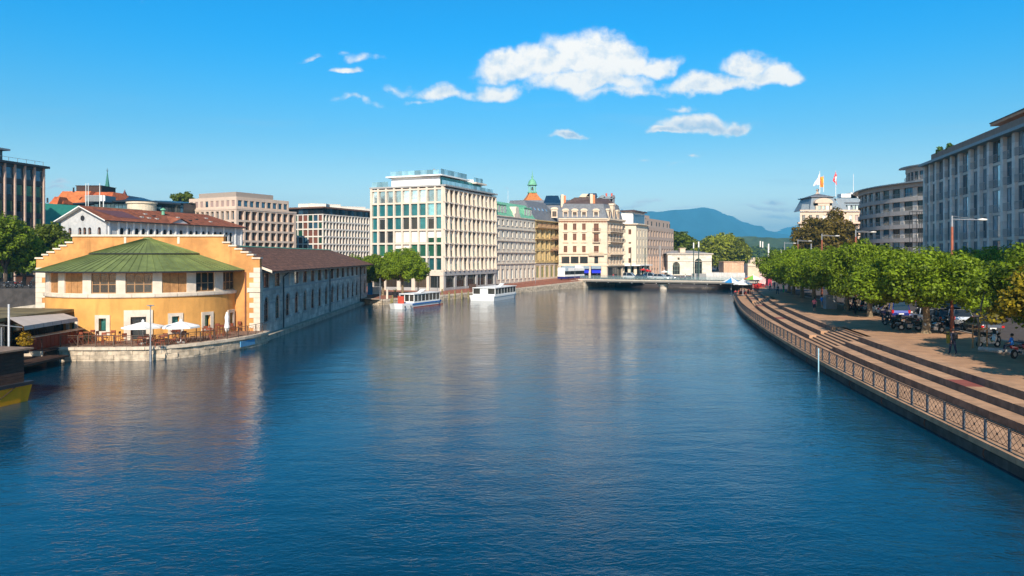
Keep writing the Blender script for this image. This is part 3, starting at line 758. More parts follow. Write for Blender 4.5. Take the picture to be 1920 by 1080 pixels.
# river wing
WB = Vector((-28.1, 142)); WA_ = Vector((-26.2, GY+.6)); WF = Face(WA_, WB, 0)
WF.A = WA_
pit = 3.98; ar = []; gl_ = []; n16 = 16
for i in range(n16):
    uc = 2.1+i*pit*(WF.L-3.4)/(15.2*pit)
    ar.append((uc-.78, uc+.78, 1.85, 4.5, 'a'))
    if i != 2: gl_.append((uc-1.05, uc+1.05, 5.45, 7.05))
    else: gl_.append((uc-1.05, uc+1.05, 5.45, 7.05))
mb = wallholes(WF.L, 6.8, ar+gl_, .2, None, None, 0, .45); lk('arcade_wall', mb, M_stone_blk, hall, WF.M)
bar_parts(hall, WF, 'string_course', M_conc_gr, 0, WF.L, -.09, 0, 5.12, 5.32)
bar_parts(hall, WF, 'plinth', M_stone_side, -.3, WF.L+.2, -.75, 0, -2, .55)
for i, h in enumerate(ar):
    uc = (h[0]+h[1])/2; mb = MB(); pts = arcpts(-.78, .78, 2.65, 10); po = [(x*1.22, 1.87+(z-1.87)*1.22) for x, z in pts]
    for (p, q), (p2, q2) in zip(zip(pts, pts[1:]), zip(po, po[1:])):
        mb.quad((p[0],-.04,p[1]), (q[0],-.04,q[1]), (q2[0],-.04,q2[1]), (p2[0],-.04,p2[1])); mb.quad((p2[0],-.04,p2[1]), (q2[0],-.04,q2[1]), (q2[0],.0,q2[1]), (p2[0],0,p2[1]))
    lk('arch_stones', mb, M_conc_gr, hall, WF.at(uc, 0, 1.85))
    bar_parts(hall, WF, 'sill', M_conc_gr, uc-.95, uc+.95, -.14, .18, 1.68, 1.85)
    if i < n16-1: bar_parts(hall, WF, 'string_course', M_conc_gr, h[1]+.06, ar[i+1][0]-.06, -.06, 0, 3.72, 3.84)
    gm = [G_dark, glass('jade_glass', (.05,.20,.18)), G_dark][i % 3]
    put(hall, winmesh(1.56, 2.65, M_frame_br, gm, 2, 4, .06, arch=True), WF, h[0], .14, 1.85)
    g = gl_[i]
    if i == 2: mb = MB(); mb.box(0, 2.1, .1, .2, 0, 1.6); lk('shutter', mb, M_conc_gr, hall, WF.at(g[0], 0, 5.45))
    else: put(hall, winmesh(2.1, 1.6, M_frame_br, [G_dark, G_sky, G_dark, glass('amber_lit', (.10,.08,.05), rough=.2)][(i*7) % 4], 3, 2, .06), WF, g[0], .14, 5.45)
for u in (8.1, 32.5, 58):
    mb = MB(); mb.tube((u,-.16,.6), (u,-.16,6.5), .075, n=7); mb.tube((u,-.16,6.5), (u+.9,-.6,7.05), .06, n=7); lk('downpipe', mb, M_dk, hall, WF.M)
# far end wall of the wing and hidden inner faces
mb = MB(); mb.prism([(WB.x-.02, WB.y), (WB.x-11.8, WB.y), (WA_.x-11.8, WA_.y), (WA_.x-.3, WA_.y), (WB.x-.3, WB.y-.3)], -1, 7.2); lk('wing_core', mb, M_ink, hall)
mb = wallholes(11.8, 6.8, [(2,3.2,1.9,4.4,'a'), (5.3,6.5,1.9,4.4,'a'), (8.6,9.8,1.9,4.4,'a')], .35, None, None, 0, .45)
lk('end_wall', mb, M_stone_blk, hall, Face((WB.x, WB.y+.02), (WB.x-11.8, WB.y+.02), 0).M)
# roof of the wing: gable towards the drum, hipped far end; tile courses laid in rows
rt = MB(); y0, y1 = GY+.62, 143.4
def wx(x, y): return x-.029*(y-75.8)
e0, e1, rg0, rg1 = (wx(-25.0, y0), y0, 7.28), (wx(-25.0, y1), y1, 7.28), (wx(-32.1, y0), y0, 9.98), (wx(-32.1, 137), 137, 9.98)
w0, w1 = (wx(-39.2, y0), y0, 7.28), (wx(-39.2, y1), y1, 7.28)
rt.quad(e0, e1, rg1, rg0); rt.tri(e1, w1, rg1); rt.quad(w1, w0, rg0, rg1)
lo = lambda p: (p[0], p[1], p[2]-.16)
rt.quad(lo(e0), lo(e1), e1, e0); rt.quad(lo(e1), lo(w1), w1, e1); rt.quad(lo(e0), lo(rg0), lo(rg1), lo(e1))
rt.quad(lo(e0), e0, rg0, lo(rg0))
lk('roof', rt, M_tile_brown, hall)
for k in range(22):          # proud tile courses running the length of the roof
    t = (k+.5)/22; a = Vector(e0).lerp(Vector(rg0), t); b2 = Vector(e1).lerp(Vector(rg1), t)
    mb = MB(); d = Vector((-.18,0,.069)); mb.quad(tuple(a+Vector((0,0,.03))), tuple(b2+Vector((0,0,.03))), tuple(b2+d), tuple(a+d)); mb.quad(tuple(a+Vector((0,0,-.01))), tuple(b2+Vector((0,0,-.01))), tuple(b2+Vector((0,0,.03))), tuple(a+Vector((0,0,.03))))
    lk('tile_course', mb, M_tile_brown, hall)
mb = MB(); mb.tube((rg0[0], rg0[1], 10.0), (rg1[0], rg1[1], 10.0), .13, n=6, m=0); lk('ridge_tiles', mb, M_copper, hall)
mb = MB(); mb.box(-.06,.08,0,y1-y0,-.1,.03); lk('gutter', mb, M_dk, hall, Matrix.Translation(lo(e0)) @ Matrix.Rotation(.029, 4, 'Z'))
for t in (0, 1): pass
mb = MB(); mb.quad((e0[0]+.05, y0-.03, 7.1), (e0[0]+.05, y0-.03, 7.36), (rg0[0], y0-.03, 10.06), (rg0[0], y0-.03, 9.8)); lk('verge_board', mb, M_lime, hall)
# court roof between the wings and the left wing
mb = MB(); mb.prism([(-39.6, GY+.6), (-48.9, GY+.6), (-50.6, 141), (-41.4, 141)], -1, 7.6); lk('court_block', mb, M_stucco_g, hall, None)
# island base: terrace floor and its stone wall
TE = [(-42.6,61.8),(-38.1,61.8),(-34.2,61.8),(-30.3,62.3),(-28.4,64.0),(-26.9,66.5),(-25.6,69.6),(-24.9,73.2),(-25.0,76.0)]
isl = struct(lk('island', MB().prism([(-62,60.5), (-42.6,60.5)]+[(x-.3 if x > -38 else x, y+.32) for (x, y) in TE[1:]]+[(-27.3,76.5), (-29,140), (-50,140), (-49.5,76), (-62,76)], -4, GZ-.01), mat('terrace_floor', (.22,.13,.09), .8, var=.2)))
def smoothline(pts, step):
    P_ = [Vector(p) for p in pts]; o = []
    for i in range(len(P_)-1):
        p0, p1, p2, p3 = P_[max(0,i-1)], P_[i], P_[i+1], P_[min(len(P_)-1,i+2)]
        for k in range(10):
            t = k/10; o.append(.5*((2*p1)+(p2-p0)*t+(2*p0-5*p1+4*p2-p3)*t*t+(3*p1-p0-3*p2+p3)*t**3))
    o.append(P_[-1]); out = [o[0]]; acc = 0
    for a, b2 in zip(o, o[1:]):
        l = (b2-a).length
        while acc+l >= step: f = (step-acc)/l; a = a+(b2-a)*f; out.append(a.copy()); l = (b2-a).length; acc = 0
        acc += l
    return out
tw = tag(bpy.data.objects.new('terrace_wall', None), 'stained stone river wall curving under the cafe terrace of the orange hall', 'wall'); COL.objects.link(tw); tw.location = (-30, 62, 0); WM[tw.name] = Matrix.Translation((-30, 62, 0))
line = smoothline(TE[1:], 1.42)
cm_ = MB().box(.006, 1.414, -.13, .5, 0, .24).mesh('coping_stone', M_coping)
for a, b2 in zip(line, line[1:]): d = b2-a; link('coping_stone', cm_, tw, Matrix.Translation((a.x, a.y, GZ-.20)) @ Matrix.Rotation(math.atan2(d.y, d.x), 4, 'Z'))
line2 = smoothline(TE[1:], 1.02)
bm_ = [MB().box(.008, 1.012, .02*k, .5, 0, .385).mesh('wall_stone', M_stone_wall) for k in range(4)]
for r in range(4):
    for i, (a, b2) in enumerate(zip(line2, line2[1:])):
        d = (b2-a).normalized(); p = a+d*(.5 if r % 2 else 0)
        link('wall_stone', random.choice(bm_), tw, Matrix.Translation((p.x, p.y, GZ-.21-.395*(r+1))) @ Matrix.Rotation(math.atan2(d.y, d.x), 4, 'Z'))
mb = MB(); q = line2
mb.box(-39, -38.1, 61.6, 76, -2, GZ-.02); lk('return_wall', mb, M_quaywall, tw)
a, b2 = line2[-4], line2[-2]; d = (b2-a)
mb = MB(); mb.box(.1, 2.6, -.14, -.05, .25, .78); lk('blue_panel', mb, mat('blue_panel', (.10,.30,.50), .6), tw, Matrix.Translation((line2[-7].x, line2[-7].y, 0)) @ Matrix.Rotation(math.atan2(d.y, d.x)-.12, 4, 'Z'))
# ================================================================== 2. modern office with glass attic (centre)
mo = thing('modern_office', 'modern beige grid office block with teal glass windows and glass-railed white penthouse', 'office building', (*P(831.7, 165), 1.2))
C_ = P(831.7, 165); L_ = P(694.4, 172.8); R_ = P(929, 190.5)
FL, FR = Face(L_, C_, 1.2), Face(C_, R_, 1.2)
poly = quadpoly(L_, C_, R_); top = 25.0-1.2
rows = []; z0r = 5.75-1.2; ph = 3.1
for r in range(6): rows.append((z0r+ph*r, z0r+ph*r+2.72))
body(mo, poly, 1.0, 24.6, M_ink, .9, roof=M_conc_gr, rt=.35)
nL = 9
for i in range(nL+1):
    w = .42 if 0 < i < nL else .55; u = FL.L*i/nL
    bar_parts(mo, FL, 'mullion', M_concrete, min(max(u-w/2, 0), FL.L-w), min(max(u-w/2, 0), FL.L-w)+w, -.12, .5, rows[0][0]-.35, top)
for r in range(7):
    zz = z0r+ph*r-.38
    for i in range(nL): bar_parts(mo, FL, 'spandrel', M_concrete, FL.L*i/nL+.2, FL.L*(i+1)/nL-.2, -.06, .5, zz, zz+.38)
M_wb = mat('white_blind', (.80,.78,.72), .8, var=.02)
for r in range(6):
    for i in range(nL):
        w = FL.L/nL-.42; rr = 5-r
        g, bl, bm = G_teal, 0, None
        if rr == 0: g = G_sky
        elif rr == 2 and i in (4,5): g = G_dark
        elif rr == 2 and i in (1,7): g, bl, bm = G_dark, .12, M_wb
        elif rr == 3 and i in (1,2): g = G_dark
        elif rr == 3 and 3 <= i <= 6: bl, bm = .96, M_wb
        elif rr == 3 and i >= 7: g, bl, bm = G_green, .58, M_wb
        elif rr == 4: g = G_green if i else G_teal; bl, bm = (.35, M_wb) if i in (3,4) else (0, None)
        elif rr == 1 and i >= 7: g = glass('half_sky_glass', (.25,.50,.55), metal=.6)
        put(mo, winmesh(w, 2.72, M_conc_gr, g, 1, 1, .05, blind=bl, bm=bm), FL, FL.L*i/nL+.21, .34, rows[r][0])
nR = 12; pr = FR.L/nR
for i in range(nR+1):
    w = .34; u = min(max(FR.L*i/nR-w/2, 0), FR.L-w)
    for r in range(6):
        mb = MB(); a, b2 = rows[r][0]-.30, rows[r][1]+.0     # tapered fin: deep at the foot, slim at the head
        mb.add([(0,-.55,a),(w,-.55,a),(w,.4,a),(0,.4,a),(0,-.30,b2),(w,-.30,b2),(w,.4,b2),(0,.4,b2)], [(0,1,5,4),(1,2,6,5),(3,0,4,7),(4,5,6,7),(2,3,7,6),(0,3,2,1)])
        lk('fin', mb, M_concrete, mo, FR.at(u, 0, 0))
for r in range(7):
    zz = z0r+ph*r-.38; bar_parts(mo, FR, 'spandrel', M_concrete, 0, FR.L, -.28, .45, zz, zz+.36)
for r in range(6):
    for i in range(nR):
        put(mo, winmesh(pr-.34, 2.72, M_frame_dk, random.choice([G_dark, G_dark, G_teal, glass('amber_glass', (.09,.055,.03), metal=.2)]) if r > 0 else random.choice([G_dark, G_sky, G_teal]), 1, 1, .05, blind=random.choice([0,0,.3,.5]), bm=M_blind), FR, FR.L*i/nR+.17, .25, rows[r][0])
bar_parts(mo, FL, 'parapet', M_conc_gr, -.1, FL.L+.05, -.2, .3, top-.35, top)
bar_parts(mo, FR, 'parapet', M_conc_gr, -.1, FR.L+.1, -.6, .3, top-.35, top+.02)
for i in range(int(FR.L/.8)): bar_parts(mo, FR, 'parapet_block', M_zinc, i*.8+.1, i*.8+.42, -.68, -.6, top-.32, top-.05)
# ground floor
g0 = z0r-.4
for F_, n, gm in ((FL, 5, G_dark), (FR, 5, G_dark)):
    bar_parts(mo, F_, 'fascia', M_conc_gr if F_ is FR else M_concrete, -.05, F_.L+.03, -.25, .3, g0-.9, g0-.002)
    for i in range(n+1):
        u = min(max(F_.L*i/n-.45, 0), F_.L-.9); bar_parts(mo, F_, 'pillar', M_concrete if F_ is FL else M_conc_gr, u, u+.9, -.15, .4, -.2, g0-.9)
    for i in range(n):
        put(mo, winmesh(F_.L/n-.9, g0-1.0-.1, M_frame_dk, gm if (i+n) % 2 else glass('shop_glass', (.08,.06,.045), metal=.2), 3, 1, .06), F_, F_.L*i/n+.45, .2, .1)
    bar_parts(mo, F_, 'base', M_conc_gr, 0, F_.L, -.1, .1, -.3, .55)
# penthouse
pc = C_+FL.n*3.0+FR.n*2.2-FL.u*0; base = 24.95
def inset(p, a, b2): return Vector(p)+FL.n*a+FR.n*b2
pC = inset(C_, 2.2, 2.2); pL = pC-FL.u*13.0; pR = pC+FR.u*22
PFL, PFR = Face(pL, pC, base), Face(pC, pR, base)
body(mo, quadpoly(pL, pC, pR), base, base+2.3, M_white, .02)
bar_parts(mo, PFL, 'roof_slab', M_white, -1, PFL.L+.8, -.9, 10, 2.3, 2.62)
bar_parts(mo, PFR, 'roof_slab', M_white, -.6, 13.5, -.9, 5, 2.3, 2.6)
bar_parts(mo, PFR, 'roof_slab', M_concrete, 16.5, 22.5, -1.2, 5, 2.0, 2.35)
M_rg = glass('pale_rail_glass', (.30,.48,.54), metal=.5, rough=.1)
for (F_, u0, u1, v, w, hh) in ((PFL, -.4, PFL.L-.2, .2, 2.62, 1.2), (PFR, 0, 13, -.3, 2.6, 1.35), (PFR, 16.8, 22, -.3, 2.35, 1.3), (FL, .1, 4.6, .5, top, 1.25), (FR, .3, FR.L-.2, .5, top, 1.1)):
    k = int((u1-u0)/1.7)+1
    for i in range(k):
        a, b2 = u0+(u1-u0)*i/k, u0+(u1-u0)*(i+1)/k-.05; bar_parts(mo, F_, 'glass_panel', M_rg, a, b2, v, v+.03, w, w+hh)
for i in range(9): bar_parts(mo, PFR, 'window', glass('attic_glass', (.05,.22,.20), metal=.4), .3+i*2.35, .3+i*2.35+2.2, -.06, -.02, .1, 2.2)
mb = MB(); mb.tube((0,0,0), (0,0,1.6), .28, n=10); lk('flue', mb, M_steel, mo, Matrix.Translation((*(pC-FL.u*2.6+FL.n*2), base+2.6)))
roofclutter(mo, [(*(pC+FR.u*19+FR.n*2), base+2.4, 2.2, 1.2, .9, .3, M_white), (*(pC+FR.u*8+FR.n*2), base+2.6, 3, 1.2, .5, .3, M_conc_gr)])

# ================================================================== 3. pale stone block with green mansard roof
gb = thing('green_roofed_house', 'pale grey stone house with five window rows and green copper mansard roof', 'town house', (-4.2, 191, 1.7))
A_, B_ = P(929.8, 191.5), P(1003, 214.5); FG = Face(A_, B_, 1.55); nn = 9; hh = 18.1
cols = [FG.upx(929.8+73.2*(i+.5)/nn) for i in range(nn)]; cols = [FG.L*(i+.5)/nn for i in range(nn)]
rws = [(1.2,3.9), (6.2,8.0), (9.3,11.1), (12.4,14.2), (15.6,17.1)]
ho = [(c-.62, c+.62, a, b2) for c in cols for a, b2 in rws]
lk('wall', wallholes(FG.L, hh, ho, .35), mat('pale_grey_stone', (.60,.54,.45), .8, var=.08, streak=.2), gb, FG.M)
for (a, b2) in rws:
    for c in cols: put(gb, winmesh(1.24, b2-a, M_frame_w, random.choice([G_dark, G_blue]), 2, 1, .08, sill=M_lime, blind=random.choice([0,0,0,.4]), bm=M_blind), FG, c-.62, .28, a)
for c in cols:
    for (a, b2) in rws[1:4]: bar_parts(gb, FG, 'panel', M_lime, c-.55, c+.55, -.06, 0, a-1.0, a-.2)
for z in (5.2, 8.25, 11.35, 14.5, 17.9): bar_parts(gb, FG, 'cornice', M_lime, 0, FG.L+.1, -.28, 0, z, z+.22)
for i in range(nn+1): bar_parts(gb, FG, 'pilaster', M_lime, min(max(0, FG.L*i/nn-.2), FG.L-.4), min(max(0, FG.L*i/nn-.2), FG.L-.4)+.4, -.1, 0, .2, 5.2)
back = FG.n*13
poly = [tuple(A_), tuple(B_), tuple(B_+back), tuple(A_+back)]; body(gb, poly, 0, 19.4, M_ink, .5)
def mansard(root, F_, w0, h, setb, depth, m, mt, u0=0, u1=None, side=1.0):
    u1 = F_.L if u1 is None else u1; mb = MB()
    a = (u0, -.2, w0); b2 = (u1, -.2, w0); c = (u1-side, setb, w0+h); d = (u0+side, setb, w0+h); e = (u1-side, depth, w0+h); f = (u0+side, depth, w0+h); g = (u1, depth+1, w0); i = (u0, depth+1, w0)
    mb.quad(a, b2, c, d); mb.quad(b2, g, e, c); mb.quad(i, a, d, f); mb.quad(g, i, f, e); mb.quad(d, c, e, f, 1)
    return lk('roof', mb, [m, mt], root, F_.M)
mansard(gb, FG, 18.1, 4.0, 2.6, 11, M_copper, M_zinc)
for i in range(3):
    c = FG.L*(.17+.33*i) if i != 1 else FG.L*.5
    if i == 1:
        mb = MB(); mb.extrude_y([(-1.9,0),(1.9,0),(1.9,.7),(1.2,1.1),(1.0,2.2),(.6,2.9),(-.6,2.9),(-1.0,2.2),(-1.2,1.1),(-1.9,.7)], -.3, 2.2); lk('dormer', mb, M_lime, gb, FG.at(c, 0, 18.1))
    else:
        for j in range(3):
            mb = MB(); mb.box(-.75,.75,-.0,2.6,0,2.2); mb.box(-.85,.85,-.15,2.7,2.2,2.4); dm = lk('dormer', mb, M_copper, gb, FG.at(c+(j-1)*1.8, .35, 18.8))
            put(gb, winmesh(1.1, 1.7, M_frame_w, G_blue, 2, 1, .07), FG, c+(j-1)*1.8-.55, .3, 19.0)
roofclutter(gb, [(*(A_+back*.4+FG.u*2), 21.5, 3, 2.5, 2.6, .4, M_conc_gr), (*(A_+back*.45+FG.u*12), 21.8, 4, 2, 1.3, .4, M_conc_gr)])

# ================================================================== 4. ochre house with balconies
ob = thing('ochre_house', 'narrow ochre stone house with balconies and steep dark slate roof', 'town house', (6.9, 215, 1.6))
A2, B2 = B_+FG.u*.05, P(1047, 229.5); FO = Face(A2, B2, 1.6); hh = 17.9
M_ochre = mat('ochre_stone', (.56,.41,.19), .8, var=.1, streak=.2)
nn = 5; cols = [FO.L*(i+.5)/nn for i in range(nn)]
rws = [(.9,4.1), (6.1,8.5), (9.6,12.0), (13.0,15.3), (16.0,17.4)]
ho = [(c-.7, c+.7, a, b2) for c in cols for a, b2 in rws]
lk('wall', wallholes(FO.L, hh, ho, .4), M_ochre, ob, FO.M)
lk('ground_wall', wallholes(FO.L, 5.2, [(c-1.2, c+1.2, .9, 4.6) for c in cols], .3), M_lime, ob, FO.at(0, -.12, 0))
for j, (a, b2) in enumerate(rws):
    for c in cols:
        if j == 0: put(ob, winmesh(2.4, 3.7, M_lime, mat('sage_blind', (.25,.27,.13), .8), 1, 1, .12), FO, c-1.2, .06, .9)
        else: put(ob, winmesh(1.4, b2-a, M_ochre, random.choice([G_dark, M_ochre]), 2, 1, .1, sill=M_ochre), FO, c-.7, .3, a)
for z, o in ((5.3,.5), (8.9,.3), (12.3,.9), (15.6,1.2), (17.7,.7)): bar_parts(ob, FO, 'cornice', M_ochre, 0, FO.L+.1, -o*.8, 0, z, z+.25)
M_terr = mat('balcony_rail', (.38,.20,.12), .7)
for z, u0 in ((15.85, 0), (12.55, FO.L*.6), (9.15, FO.L*.6)):
    mb = MB()
    k = int((FO.L-u0)/.35); mb.box(u0, FO.L, -1.0, -.92, .9, 1.0)
    for i in range(k+1): mb.box(u0+i*.35-.03, u0+i*.35+.03, -.98, -.93, 0, .9)
    mb.box(u0, FO.L, -1.0, 0, -.12, 0); lk('balcony', mb, M_terr, ob, FO.at(0, 0, z))
for c in [FO.L*i/nn for i in range(1, nn+1)]:
    for (a, b2) in rws[1:4]: bar_parts(ob, FO, 'pilaster', M_ochre, c-.25, c+.2, -.2, 0, a-.4, b2+.3)
back = FO.n*13; body(ob, [tuple(A2), tuple(B2), tuple(B2+back), tuple(A2+back)], 0, 19.4, M_ink, .5)
mansard(ob, FO, 17.95, 6.0, 4.2, 9, M_slate, M_slate, 0, FO.L+.4, 1.4)
for i in range(5):
    mb = MB(); mb.box(-.35,.35,-.05,.05,0,.9); lk('skylight', mb, G_sky, ob, FO.at(1.8+i*2.7, 1.9, 21.0) @ Matrix.Rotation(-.6, 4, 'X'))

# ================================================================== 5. grand mansard hotel
ht_ = thing('mansard_hotel', 'grand cream stone hotel with grey mansard roof, round-topped dormers and blue shop awnings', 'hotel', (*P(1138, 226), 1.9))
A5, C5 = P(1047.5, 226), P(1138, 226); R5 = Vector((35.8, 237.5)); FA, FB_ = Face(A5, C5, 1.9), Face(C5, R5, 1.9); HH = 18.6
cu = [FA.upx(p) for p in (1060.3, 1077.5, 1094.8, 1118)]
sc = 226/F
def wz(y): return ZY(y, 226)-1.9
rw5 = [(wz(431), wz(419)), (wz(450.5), wz(438)), (wz(473), wz(461))]
ho = [(c-.55-(.2 if i == 3 else 0), c+.55+(.2 if i == 3 else 0), a-(.5 if i == 3 else 0), b2) for i, c in enumerate(cu) for a, b2 in rw5]
shop = [(cu[0]-1.2, cu[0]+1.2, wz(494), wz(481)), (cu[1]-1.2, cu[1]+1.2, wz(494), wz(481)), (cu[2]-1.2, cu[2]+1.2, wz(494), wz(481)), (cu[3]-.6, cu[3]+.6, wz(494), wz(481))]
gr5 = [(.8, cu[2]+1.5, .1, wz(499)), (cu[3]-1.7, cu[3]+1.4, .1, wz(499))]
lk('wall', wallholes(FA.L, HH, ho+shop+gr5, .4), M_cream, ht_, FA.M)
for h in ho: put(ht_, winmesh(h[1]-h[0], h[3]-h[2], M_frame_br, glass('maroon_glass', (.10,.035,.02), rough=.2), 2, 1, .12, sill=M_cream), FA, h[0], .3, h[2])
for h in shop: put(ht_, winmesh(h[1]-h[0], h[3]-h[2], M_frame_dk, G_dark, 1, 1, .06), FA, h[0], .3, h[2])
for h in gr5: put(ht_, winmesh(h[1]-h[0], h[3]-h[2], M_frame_dk, G_dark, 4, 1, .06), FA, h[0], .3, h[2])
for z, o, t in ((wz(434.5), .12, .18), (wz(476), .35, .3), (wz(499)+.1, .2, .25), (HH-.7, .55, .25), (HH-.3, .8, .35)): bar_parts(ht_, FA, 'cornice', M_cream, -.1, FA.L+.1, -o, 0, z, z+t)
for i in range(30): bar_parts(ht_, FA, 'bracket', mat('terracotta', (.50,.20,.11), .8), .2+i*.49, .4+i*.49, -.5, 0, HH-1.05, HH-.72)
for c in cu[:3]:
    for (a, b2) in rw5[:2]: bar_parts(ht_, FA, 'hood', M_cream, c-.85, c+.85, -.3, 0, a-.75, a-.5)
def iron_bal(F_, u0, u1, w, d=.75, m=M_dk):
    mb = MB(); mb.box(u0, u1, -d, 0, -.18, 0, 1); mb.box(u0, u1, -d, -d+.05, .88, .95)
    k = max(2, int((u1-u0)/.2))
    for i in range(k+1): x = u0+(u1-u0)*i/k; mb.box(x-.02, x+.02, -d, -d+.03, 0, .88)
    mb.box(u0, u0+.04, -d, 0, .88, .95); mb.box(u1-.04, u1, -d, 0, .88, .95)
    return mb, [m, M_cream]
for z in (rw5[0][0]-.5, rw5[1][0]-.5): mb, mm = iron_bal(FA, cu[3]-1.2, cu[3]+1.2, 0); lk('balcony', mb, mm, ht_, FA.at(0, 0, z))
mb = MB(); mb.box(cu[3]-2.4, cu[3]+2.4, -.8, 0, -.3, 0); mb.box(cu[3]-2.4, cu[3]+2.4, -.8, -.6, .7, .85)
for i in range(14): mb.box(cu[3]-2.35+i*.355, cu[3]-2.25+i*.355, -.76, -.64, 0, .7)
lk('balcony', mb, M_cream, ht_, FA.at(0, 0, rw5[2][0]-.7))
M_bl = mat('blue_awning', (.015,.03,.55), .6, var=.05); M_gr = mat('grey_blue_awning', (.22,.28,.33), .7)
for (u0, u1) in ((1.0, 6.0), (6.1, cu[2]+1.6), (cu[3]-1.6, cu[3]+1.5)):
    mb = MB(); z = wz(499); mb.quad((u0,-.15,z+.1), (u1,-.15,z+.1), (u1,-.9,z-.6), (u0,-.9,z-.6)); mb.quad((u0,-.9,z-.6), (u1,-.9,z-.6), (u1,-.9,z-.85), (u0,-.9,z-.85)); lk('awning', mb, M_gr, ht_, FA.M)
for (u0, u1) in ((cu[2]-.4, cu[2]+1.4), (cu[3]-1.5, cu[3]+1.3)):
    mb = MB(); z = wz(505); mb.quad((u0,-.15,z), (u1,-.15,z), (u1,-1.0,z-.8), (u0,-1.0,z-.8)); mb.quad((u0,-1.0,z-.8), (u1,-1.0,z-.8), (u1,-1.0,z-1.15), (u0,-1.0,z-1.15)); lk('awning', mb, M_bl, ht_, FA.M)
# right flank: narrow bays with stacked balconies
nb5 = 5; ho = []
for i in range(nb5):
    c = FB_.L*(i+.6)/(nb5+.2)
    for (a, b2) in rw5+[(wz(494), wz(481))]: ho.append((c-.5, c+.5, a-.3, b2))
lk('wall', wallholes(FB_.L, HH, ho+[(.8, FB_.L-.5, .1, wz(499)-.4)], .4), M_cream, ht_, FB_.M)
for h in ho: put(ht_, winmesh(1.0, h[3]-h[2], M_frame_br, glass('maroon_glass', (.10,.035,.02)), 2, 1, .1, sill=M_cream), FB_, h[0], .3, h[2])
put(ht_, winmesh(FB_.L-1.3, wz(499)-.5, M_frame_dk, G_dark, 6, 1, .12), FB_, .8, .3, .1)
for z in (rw5[0][0]-.4, rw5[1][0]-.4, rw5[2][0]-.6):
    mb, mm = iron_bal(FB_, .6, FB_.L-.4, 0, 1.1, M_dk if z > rw5[2][0] else M_cream); lk('balcony', mb, mm, ht_, FB_.at(0, 0, z))
    for i in range(7): bar_parts(ht_, FB_, 'bracket', M_cream, .9+i*1.8, 1.1+i*1.8, -.8, 0, z-.7, z-.18)
for z, o, t in ((HH-.7, .75, .25), (HH-.4, 1.0, .45), (wz(499), .5, .4)): bar_parts(ht_, FB_, 'cornice', M_cream, -.1, FB_.L+.4, -o, 0, z, z+t)
body(ht_, quadpoly(A5, C5, R5), 0, 20.2, M_ink, .55)
# mansard
q = quadpoly(A5, C5, R5); cc = Vector((sum(p[0] for p in q)/4, sum(p[1] for p in q)/4))
def fr(poly, s): return [Vector(p)+(cc-Vector(p)).normalized()*s for p in poly]
def frust(poly, z0, z1, s, m, name='roof', root=None):
    t = fr(poly, s); k = len(poly); mb = MB(); vs = [(*p, z0) for p in poly]+[(*p, z1) for p in t]
    mb.add(vs, [(i, (i+1) % k, k+(i+1) % k, k+i) for i in range(k)]+[tuple(range(k, 2*k))]); lk(name, mb, m, root); return t
t1 = frust([tuple(p) for p in q], 20.55, 25.1, 1.7, M_slate, 'roof', ht_)
frust([tuple(p) for p in t1], 25.1, 27.2, 4.2, mat('brown_slate', (.09,.06,.055), .7, var=.2), 'upper_roof', ht_)
def dormer(root, F_, u, w, wd=1.9, hh=2.9, m=None, v=.0, ped='r', gm=None):
    m = m or M_cream; mb = MB(); h2 = wd/2; ow, oh = wd*.34, hh*.5
    mb.box(-h2, -ow, 0, 2.4, 0, hh); mb.box(ow, h2, 0, 2.4, 0, hh); mb.box(-ow, ow, 0, .3, 0, .35); mb.box(-ow, ow, 0, 2.4, .35+oh+.35, hh)
    pts = [(h2*1.22*math.cos(PI*i/10), hh+.12+h2*.62*math.sin(PI*i/10)) for i in range(11)] if ped == 'r' else [(h2*1.2, hh+.1), (0, hh+.1+h2*.8), (-h2*1.2, hh+.1)]
    mb.extrude_y([(-h2*1.22, hh-.05)]+[(h2*1.22, hh-.05)]+pts, -.2, 2.2)
    d = lk('dormer', mb, m, root, F_.at(u, v, w)); wm = winmesh(ow*2, oh+.35, M_frame_br, gm or G_dark, 2, 1, .09)
    link('window', wm, d, F_.at(u-ow, v+.15, w+.35)); return d
for px in (1060.5, 1077.7, 1095, 1117.7): dormer(ht_, FA, FA.upx(px), wz(408.3), 1.75, 2.2, v=.15)
for i in range(3): dormer(ht_, FB_, 2.2+i*3.6, wz(408.3), 1.6, 2.4+(1.8 if i == 1 else 0), v=0)
dormer(ht_, FA, .4-2.6+.9, wz(408.3), 1.9, 2.6, v=.3)
for (px, hh) in ((1054, 4.0), (1108.5, 4.2)):
    for k, mm in ((0, M_cream), (1, mat('brick_chimney', (.62,.20,.08), .8))):
        x = P(px+k*4.0, 228.2).x; mb = MB(); mb.box(x-.4, x+.45, 227.4+k*.1, 230.5, 24.0, 24.0+hh-.3*k); lk('chimney', mb, mm, ht_)
for px in (1064, 1080.5, 1098): mb = MB(); mb.box(-.7,.7,-.04,.04,0,.9); lk('skylight', mb, G_sky, ht_, Matrix.Translation((P(px, 230).x, 228.9, 25.8)) @ Matrix.Rotation(-.75, 4, 'X'))
